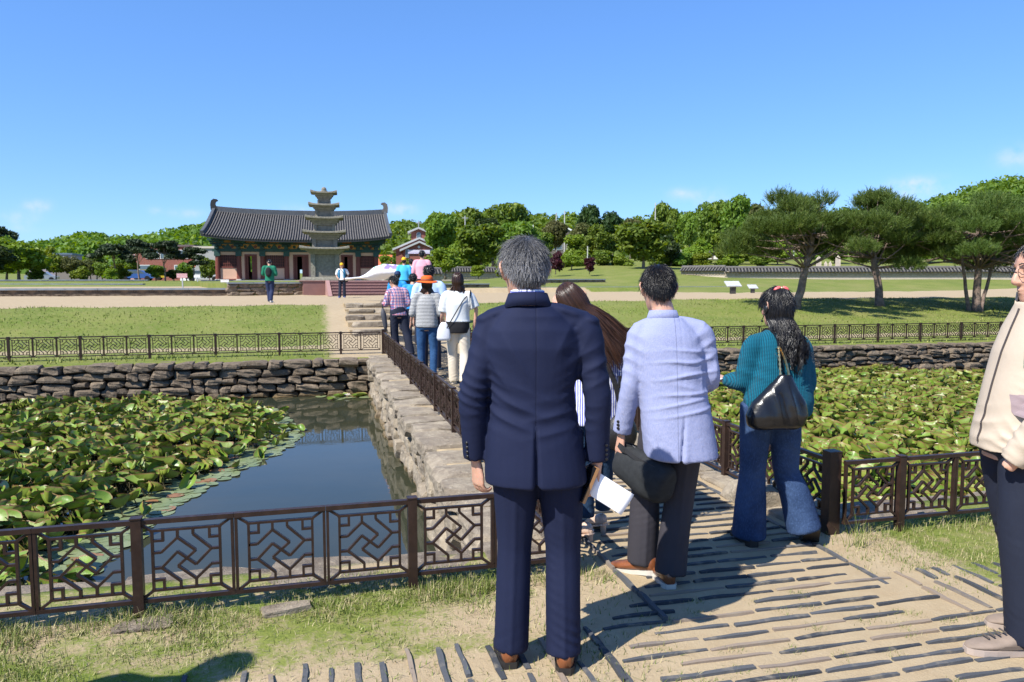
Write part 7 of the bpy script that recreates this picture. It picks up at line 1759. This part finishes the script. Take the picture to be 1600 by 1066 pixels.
def b_(o):
    mt = plain('black_strap', (.02, .02, .022), .7, .1); q = catmull([(.17, -.03, 1.33), (.09, -.125, 1.25), (-.06, -.165, 1.0), (-.155, -.12, .84)], 6); mb = MB()
    for a, b in zip(q[:-1], q[1:]): mb.bar(a, b, .016, .005, (0, 1, .2))
    mb.build('strap', mt, o); q = catmull([(.19, .06, 1.36), (.195, -.02, 1.375), (.185, -.11, 1.30), (.19, -.13, 1.12)], 5); mb = MB()
    for a, b in zip(q[:-1], q[1:]): mb.bar(a, b, .05, .006, (1, 0, .3))
    mb.build('wide_strap', mt, o)
    v, f = loft([[(-.20+.10*k*math.cos(a), -.10+.035*k*math.sin(a), z) for a in [2*pi*q/16 for q in range(16)]] for z, k in ((.66, .85), (.70, 1.05), (.82, .9), (.90, .55), (.93, .3))]); MB().add(v, f).build('body', plain('white_leather', (.62, .63, .66), .4, .06), o, smooth=True)
held('shoulder_bag', 'white handbag with a thin black strap on the pale grey top woman', 'bag', r, b_)
# woman with orange hat
def orange_hat(c):
    bob(800, 1.28, H_BROWN, 14)(c); M_ = c['M']; mb = MB(); v, f = loft([[M_@Vector((rx*math.cos(a), ry*math.sin(a), z+.010*math.sin(2*a+.5)*(1 if rx > .12 else 0))) for a in [2*pi*q/28 for q in range(28)]] for rx, ry, z in ((.185, .20, .018), (.188, .203, .024), (.15, .165, .040), (.108, .128, .050), (.102, .122, .085), (.092, .112, .120), (.06, .08, .138), (.02, .03, .134))]); mb.add(v, f); h = mb.build('sun_hat', M_ORHAT, c['root'], smooth=True)
    v, f = loft([[M_@Vector((rx*math.cos(a), ry*math.sin(a), z)) for a in [2*pi*q/24 for q in range(24)]] for rx, ry, z in ((.110, .130, .052), (.1105, .1305, .060), (.107, .127, .074), (.10, .12, .075))]); MB().add(v, f).build('hat_band', plain('brown_band', (.10, .03, .015), .7), h, smooth=True)
figure('woman in an orange sun hat and black and white striped top', stand(668, 11.9), 1.61, dict(wrL=(-.255, .05, .90), wrR=(.25, .04, .90), anL=(-.09, .02, .09), anR=(.10, -.10, .09), neck=(0, .01, 1.36), head=(0, .05, 1.485)), fem=True, vox=.012,
    top=upper(M_HSTR, [(.86, .19, .145), (.95, .186, .142), (1.1, .176, .13), (1.25, .172, .125), (1.33, .15, .11), (1.39, .10, .085), (1.42, .07, .07)], (.070, .067, .063, .058, .055), .35, .050, simple_fold(.006, 5), name='striped_top'), bot=trousers(M_DENIMB, .17, .13, .09, .068, .066, name='jeans', disp=lambda co, no, c: leg_folds(co, no, c, .006, 0, 4)), hair=orange_hat, shoes=SH(M_DSHOE, M_SOLEW))
# man in light blue shirt in front of her
figure('tall man in a light blue short sleeved shirt behind the orange sun hat', stand(672, 13.0), 1.80, dict(head=(-.01, .05, 1.665)), vox=.013, top=upper(M_SKYB, slim(1.08, .92), (.074, .070, .066, .06, .05), -.15, .052, simple_fold(.006, 7), name='shirt'), bot=trousers(M_DNAVY, .172, .13, .095, .078, .08), hair=crop(700, H_BLACK, 15), shoes=SH(M_WSHOE, M_SOLEW))
# bright blue jacket
figure('man in a bright blue jacket with thinning hair in the crowd', stand(646, 18.0, .0), 1.70, dict(wrL=(-.2, .2, 1.0), wrR=(.2, .2, 1.0), elL=(-.25, -.02, 1.08), elR=(.25, -.02, 1.08), head=(.0, .07, 1.57)), vox=.015, top=upper(M_AQUA, slim(1.12, .86), (.074, .071, .066, .060, .052), 1., .053, simple_fold(.008, 9)), bot=trousers(M_DNAVY, .172, .13, .095, .078, .08), hair=crop(500, H_BLACK, 16), shoes=SH(M_DSHOE, M_SOLED))
# plaid shirt man
r, c = figure('man in a red and blue plaid shirt looking down at a paper', stand(622, 15.3), 1.66, dict(pelvis=(.02, 0, .90), neck=(-.02, .03, 1.39), head=(-.06, .085, 1.50), shL=(-.17, .0, 1.31), shR=(.16, .0, 1.32), elL=(-.235, .0, 1.05), elR=(.22, -.02, 1.06), wrL=(-.24, .22, 1.06), wrR=(-.05, .25, 1.05), hipL=(-.06, 0, .87), hipR=(.11, 0, .87), knL=(-.06, .05, .48), knR=(.17, -.02, .48), anL=(-.03, .05, .09), anR=(.24, -.12, .09)), vox=.013, facing=.30,
    top=upper(M_PLAID, slim(1.06, .86), (.072, .069, .064, .058, .050), 1., .053, simple_fold(.007, 11), name='shirt'), bot=trousers(M_DNAVY, .172, .13, .098, .085, .088, disp=lambda co, no, c: leg_folds(co, no, c, .008, 0, 9)), hair=crop(700, H_BLACK, 17), shoes=SH(M_DSHOE, M_SOLED), head=(.5, -.4, 0))
held('paper_sheet', 'white leaflet in the plaid shirt man\'s hands', 'paper', r, lambda o: link('sheet', paper_mesh(.21, .15, .01), M_PAPER, o, (-.19, .34, 1.10), Euler((1.0, 0, .2))))
held('umbrella', 'dark folded umbrella hanging beside the plaid shirt man', 'umbrella', r, lambda o: (MB().tube([(-.30, -.02, .98), (-.285, -.02, .86), (-.25, -.02, .62), (-.24, -.02, .50)], [.02, .055, .045, .01], 10).build('canopy', plain('slate_cloth', (.05, .05, .06), .7), o, smooth=True), MB().tube([(-.31, -.02, 1.06), (-.30, -.02, .97)], .012, 8).build('handle', M_DSHOE, o)))
# group on the steps
def capfn(mat, n, seed):
    def f(c):
        crop(n, H_BLACK, seed)(c); M_ = c['M']; v, f_ = loft([[M_@Vector((rx*math.cos(a), ry*math.sin(a), z)) for a in [2*pi*q/22 for q in range(22)]] for rx, ry, z in ((.094, .118, .030), (.094, .118, .05), (.088, .110, .095), (.06, .08, .135), (.01, .02, .145))]); MB().add(v, f_).build('cap', mat, c['root'], smooth=True)
        v, f_ = loft([[M_@Vector((rx*math.cos(a), .05+ry*math.sin(a) if math.sin(a) > 0 else .05, z)) for a in [2*pi*q/22 for q in range(22)]] for rx, ry, z in ((.085, .16, .022), (.088, .165, .030), (.085, .15, .036))]); MB().add(v, f_).build('visor', mat, c['root'], smooth=True)
    return f
figure('person in a bright blue top and dark blue cap on the stone steps', stand(622, 20.5, .16), 1.60, dict(), vox=.016, top=upper(M_AQUA, slim(1.05, .88), (.08, .076, .07, .06, .052), 1., .055), bot=trousers(M_DNAVY, .165, .125, .09, .075, .078), hair=capfn(cloth('navy_cap', (.02, .04, .10), .7, 0, .05, .2), 200, 18), shoes=SH(M_DSHOE, M_SOLED))
figure('person in a yellow cap and light blue vest near the plastic banner', stand(632, 27.0, .66), 1.66, dict(), vox=.02, top=upper(M_LVEST, slim(1.1, .88), (.08, .076, .07, .06, .052), .2, .055), bot=trousers(M_DNAVY, .165, .125, .09, .075, .078), hair=capfn(M_YCAP, 150, 19), shoes=SH(M_DSHOE, M_SOLED))
figure('dark haired person in a white shirt beside the yellow cap', stand(643, 29.5, .66), 1.68, dict(), vox=.02, top=upper(M_WHT, slim(1.05, .88), (.08, .076, .07, .06, .052), -.1, .055), bot=trousers(M_DNAVY, .165, .125, .09, .075, .078), hair=crop(200, H_BLACK, 20), shoes=SH(M_DSHOE, M_SOLED))
figure('man in a pink shirt standing above the crowd on the steps', stand(660, 23.0, .70), 1.72, dict(), vox=.016, top=upper(M_PINKS, slim(1.16, .86), (.078, .074, .068, .062, .052), 1., .053, simple_fold(.008, 13), name='shirt'), bot=trousers(M_DNAVY, .172, .13, .095, .078, .08), hair=crop(300, H_BLACK, 21), shoes=SH(M_DSHOE, M_SOLED))
figure('man in a green jacket with head bowed walking on the sand court', stand(422, 29.6, .66), 1.70, dict(pelvis=(.0, 0, .92), neck=(-.0, .03, 1.43), head=(-.01, .10, 1.545), wrL=(-.12, .26, 1.08), wrR=(.12, .26, 1.08), elL=(-.25, .02, 1.10), elR=(.25, .02, 1.10), knL=(-.06, .05, .48), anL=(-.03, .08, .09), knR=(.08, .04, .48), anR=(.05, -.12, .12)), vox=.016, facing=.1, group='people standing on the sand court',
    top=upper(M_GREENJ, slim(1.08, .84), (.078, .074, .068, .062, .052), 1., .053, simple_fold(.008, 15)), bot=trousers(cloth('dark_blue_trousers', (.02, .03, .075), .85, 0, .1, .3), .165, .128, .092, .076, .08), hair=crop(300, H_BLACK, 22), shoes=SH(M_WSHOE, M_SOLEW), head=(.3, -.5, 0))
bk = root = None
for o_ in list(COL.objects):
    if o_.get('label', '').startswith('man in a green jacket'): bk = o_
held('backpack', 'small black backpack worn by the green jacket man', 'bag', bk, lambda o: link('body', fuse([ellipsoid((0, -.15, 1.18), (.125, .07, .20)), ellipsoid((0, -.18, 1.10), (.10, .05, .10))], .015, 3), M_BLK, o))
r, c = figure('person with a yellow hat and blue vest facing the camera by the steps', stand(535, 37.0, .66), 1.68, dict(elL=(-.30, -.05, 1.12), wrL=(-.19, .05, .98), elR=(.27, .0, 1.10), wrR=(.20, .14, .98), anL=(-.10, 0, .09), anR=(.12, .08, .09)), vox=.016, facing=pi+.1, group='people standing on the sand court',
    top=upper(M_WHT, slim(1.05, .88), (.08, .076, .07, .06, .052), -.05, .055, name='shirt'), bot=trousers(M_DNAVY, .17, .13, .092, .076, .08), hair=capfn(M_YCAP, 150, 23), shoes=SH(M_BSHOE, M_SOLEW))
for sx in (-1, 1): link('vest', fuse([slices([(.95, sx*.115, 0, .075, .135, 2.3), (1.2, sx*.115, 0, .078, .140, 2.3), (1.38, sx*.11, 0, .06, .115, 2.3)], 20)], .016, 2), M_VEST, r)
held('shoulder_bag', 'black bag hanging at the yellow hat person\'s hip', 'bag', r, lambda o: (link('body', fuse([ellipsoid((-.22, .10, .86), (.10, .09, .10))], .02, 2), M_BLK, o), MB().tube([(-.22, .10, .92), (-.1, .15, 1.2), (.08, .1, 1.42), (.10, -.02, 1.44)], .012, 6).build('strap', M_BLK, o)))
# bystander behind the camera on the left whose shadow falls on the grass
figure('man in a dark jacket standing outside the picture casting a shadow', (-1.72, 2.40, 0), 1.72, dict(), vox=.02, facing=-.2, group='people standing near the camera', top=upper(M_DNAVY, slim(1.25, .80), (.09, .085, .078, .07, .056), 1., .056), bot=trousers(M_DNAVY, .172, .13, .095, .08, .082), hair=crop(200, H_BLACK, 25), shoes=SH(M_DSHOE, M_SOLED))
# ---------------------------------------------------------------- white plastic banner bellying in the wind
t = NT('printed_plastic'); o_ = t.obj(); s_ = t.sepx(o_); ch = t.noise(t.vmul(o_, (1.5, 1, 1)), 3.2, 2, .5); rowm = t.math('MULTIPLY', t.ramp(s_[2], .42, .50), t.ramp(s_[2], .95, 1.05, 1, 0))
c_ = t.mix(t.math('MULTIPLY', t.math('MULTIPLY', t.ramp(ch, .52, .56), rowm), t.math('MULTIPLY', t.ramp(s_[0], .5, .7), t.ramp(s_[0], 1.5, 1.6, 1, 0))), (.74, .72, .74, 1), (.22, .55, .38, 1)); c_ = t.mix(t.math('MULTIPLY', t.math('MULTIPLY', t.ramp(ch, .48, .52), rowm), t.math('MULTIPLY', t.ramp(s_[0], 1.55, 1.65), t.ramp(s_[0], 2.3, 2.4, 1, 0))), c_, (.28, .20, .62, 1))
t.p(Base_Color=c_, Roughness=.35, Specular_IOR_Level=.4); t.bump(t.noise(o_, 5, 4), .5, .05); M_PLAST = t.m
a, b = at_depth(540, 437, 31), at_depth(637, 437, 31)
pb = thing('plastic_banner', 'white printed plastic sheet billowing above the crowd beside the steps', 'banner', (a.x, a.y, 1.50), math.atan2((b-a).y, (b-a).x)); LW = (b-a).length; v = []; f = []; NU, NV = 30, 10
for lay in (0, 1):
    for i in range(NU+1):
        u = i/NU; top_ = .12+.58*(math.sin(min(u*1.35, 1.5)*pi/2/1.0)**1.5 if u < .6 else .98-.55*(u-.6)**1.6*1.3)*(.25 if u < .22 else min(1, .25+(u-.22)*3.2)); bot_ = .0+.14*u+(.05*math.sin(u*9))
        for j in range(NV+1):
            w = j/NV; v.append((u*LW, -.32*math.sin(w*pi)*(.4+.6*u)+.02*lay+.05*math.sin(u*14+w*4), bot_+(top_-bot_)*w))
N_ = (NU+1)*(NV+1)
for i in range(NU):
    for j in range(NV): q = i*(NV+1)+j; f += [(q, q+NV+1, q+NV+2, q+1), (q+N_+1, q+NV+2+N_, q+NV+1+N_, q+N_)]
link('sheet', mesh('sheet', v, f, True), M_PLAST, pb)
# ============================================================ grass blades near the camera and on the banks
def grass_mat(name, a, b, c):
    t = NT(name); k = t.attr('tone'); col = t.mix(k, a, b); col = t.mix(t.ramp(k, .66, .76), col, c)
    t.p(Base_Color=col, Roughness=.6, Specular_IOR_Level=.25); return t.m
M_GRASS = grass_mat('lawn_grass', (.09, .14, .02), (.21, .23, .05), (.42, .36, .19)); M_FARG = grass_mat('bank_grass', (.14, .19, .026), (.23, .25, .055), (.33, .29, .11))
def vnoise2(x, y, s, sd):
    return np.sin(x*s*1.3+y*s*.7+sd)*.5+np.sin(x*s*.6-y*s*1.7+sd*2.1)*.5+np.sin(x*s*2.9+y*s*2.3+sd*.7)*.35
def blades(name, label, x, y, h, w, lean, mat, rng, z=None, K=3, tone=None):
    n = len(x); z = hgt(x, y) if z is None else z; az = rng.uniform(0, 2*pi, n); ln = np.abs(rng.normal(0, lean, n)); dx, dy = np.cos(az), np.sin(az); px, py = -np.sin(az+rng.normal(0, .5, n)), np.cos(az)
    lv = []
    for k in range(K):
        u = k/(K-1); off = h*ln*u**1.6; ww = w*(1-u*.9); cx = x+dx*off; cy = y+dy*off; cz = z-.004+h*u*np.cos(np.minimum(ln*.7*u, 1.3))
        lv.append(np.stack([cx-px*ww, cy-py*ww, cz], 1)); lv.append(np.stack([cx+px*ww, cy+py*ww, cz], 1))
    V = np.stack(lv, 1).reshape(-1, 3); b = np.arange(n)[:, None]*2*K; F = np.concatenate([b+np.array([[2*k, 2*k+1, 2*k+3, 2*k+2]]) for k in range(K-1)])
    o = link(name, mesh(name, V, F, False, {'tone': np.repeat(np.clip(rng.random(n) if tone is None else tone, 0, 1), 2*K)}), mat); tag(o, label, 'grass', kind='stuff'); return o
rng = np.random.default_rng(11)
# bank strip in front of the fence
n = 72000; x = rng.uniform(-1.9, 1.45, n); y = rng.uniform(2.2, 3.95, n)
dens = .36+.50*vnoise2(x, y, 2.1, 1.)+.35*vnoise2(x, y, 7, 3.)-.55*np.exp(-((x-.75)/.5)**2-((y-3.3)/.2)**2)
dens = np.where(y < 3.08, dens*.42-.10, dens); dens = np.where((x > 1.12), dens-.62, dens); dens += .55*np.exp(-((y-3.60)/.10)**2)
k = rng.random(n) < np.clip(dens, 0.10, 1); x, y = x[k], y[k]
tall = np.exp(-((y-3.62)/.13)**2)*(.5+.5*vnoise2(x, y, 3.3, 9)); h = rng.uniform(.014, .036, len(x))*(1+1.9*np.clip(tall, 0, 1.2))
blades('grass', 'dry yellow green grass on the near bank under the fence', x, y, h, rng.uniform(.0013, .0027, len(x)), .9, M_GRASS, rng)
n = 26000; x = rng.uniform(2.75, 5.6, n); y = rng.uniform(2.9, 4.05, n); dens = .55+.4*vnoise2(x, y, 2.4, 5.)+.2*vnoise2(x, y, 8, 2); dens = np.where(y < 3.25, dens*.35-.1, dens); dens = np.where(x < 3.05, dens-.55, dens)
k = rng.random(n) < np.clip(dens, .01, 1); x, y = x[k], y[k]; tall = np.exp(-((y-3.85)/.10)**2); h = rng.uniform(.014, .034, len(x))*(1+1.6*tall)
blades('grass', 'short bright grass between the paving and the corner post', x, y, h, rng.uniform(.0012, .0023, len(x)), .8, M_GRASS, rng)
# sparse tufts between the paving tiles
cx = rng.uniform(1.2, 3.6, 60); cy = rng.uniform(2.0, 3.2, 60); x = np.repeat(cx, 45)+rng.normal(0, .028, 2700); y = np.repeat(cy, 45)+rng.normal(0, .02, 2700)
blades('grass', 'little grass tufts growing between the paving tiles', x, y, rng.uniform(.01, .026, 2700), rng.uniform(.001, .0018, 2700), 1.0, M_GRASS, rng)
# long weeds by the corner post
x = 3.02+rng.normal(0, .04, 40); y = 3.66+rng.normal(0, .03, 40); blades('weed', 'long pale grass stems at the foot of the corner post', x, y, rng.uniform(.08, .24, 40), rng.uniform(.0012, .002, 40), .55, M_GRASS, rng, K=5)
# far banks
n = 60000; x = rng.uniform(-13, 36, n); y = rng.uniform(15.45, 31, n); ye_ = y_edge(x)
ok = (y < ye_+.25)&~((np.abs(x-2.1) < 1.9)&(y > 15))&(x > -.36*y-1.5)&(x < 1.1*y+2); ok &= rng.random(n) < np.clip(.75+.35*vnoise2(x, y, .9, 2), 0, 1)-.55*((y > 17.2)&(y < 18.6))
x, y = x[ok], y[ok]; edge = np.exp(-((y-15.75)/.4)**2); pt = vnoise2(x, y, .8, 4)+.6*vnoise2(x, y, 2.3, 7); blades('grass', 'green grass covering the banks beyond the ponds', x, y, rng.uniform(.025, .06, len(x))*(1+.9*edge+.5*np.clip(-pt, 0, 1.2)), rng.uniform(.008, .018, len(x)), .8, M_FARG, rng, tone=.40+.24*pt+rng.normal(0, .16, len(x)))
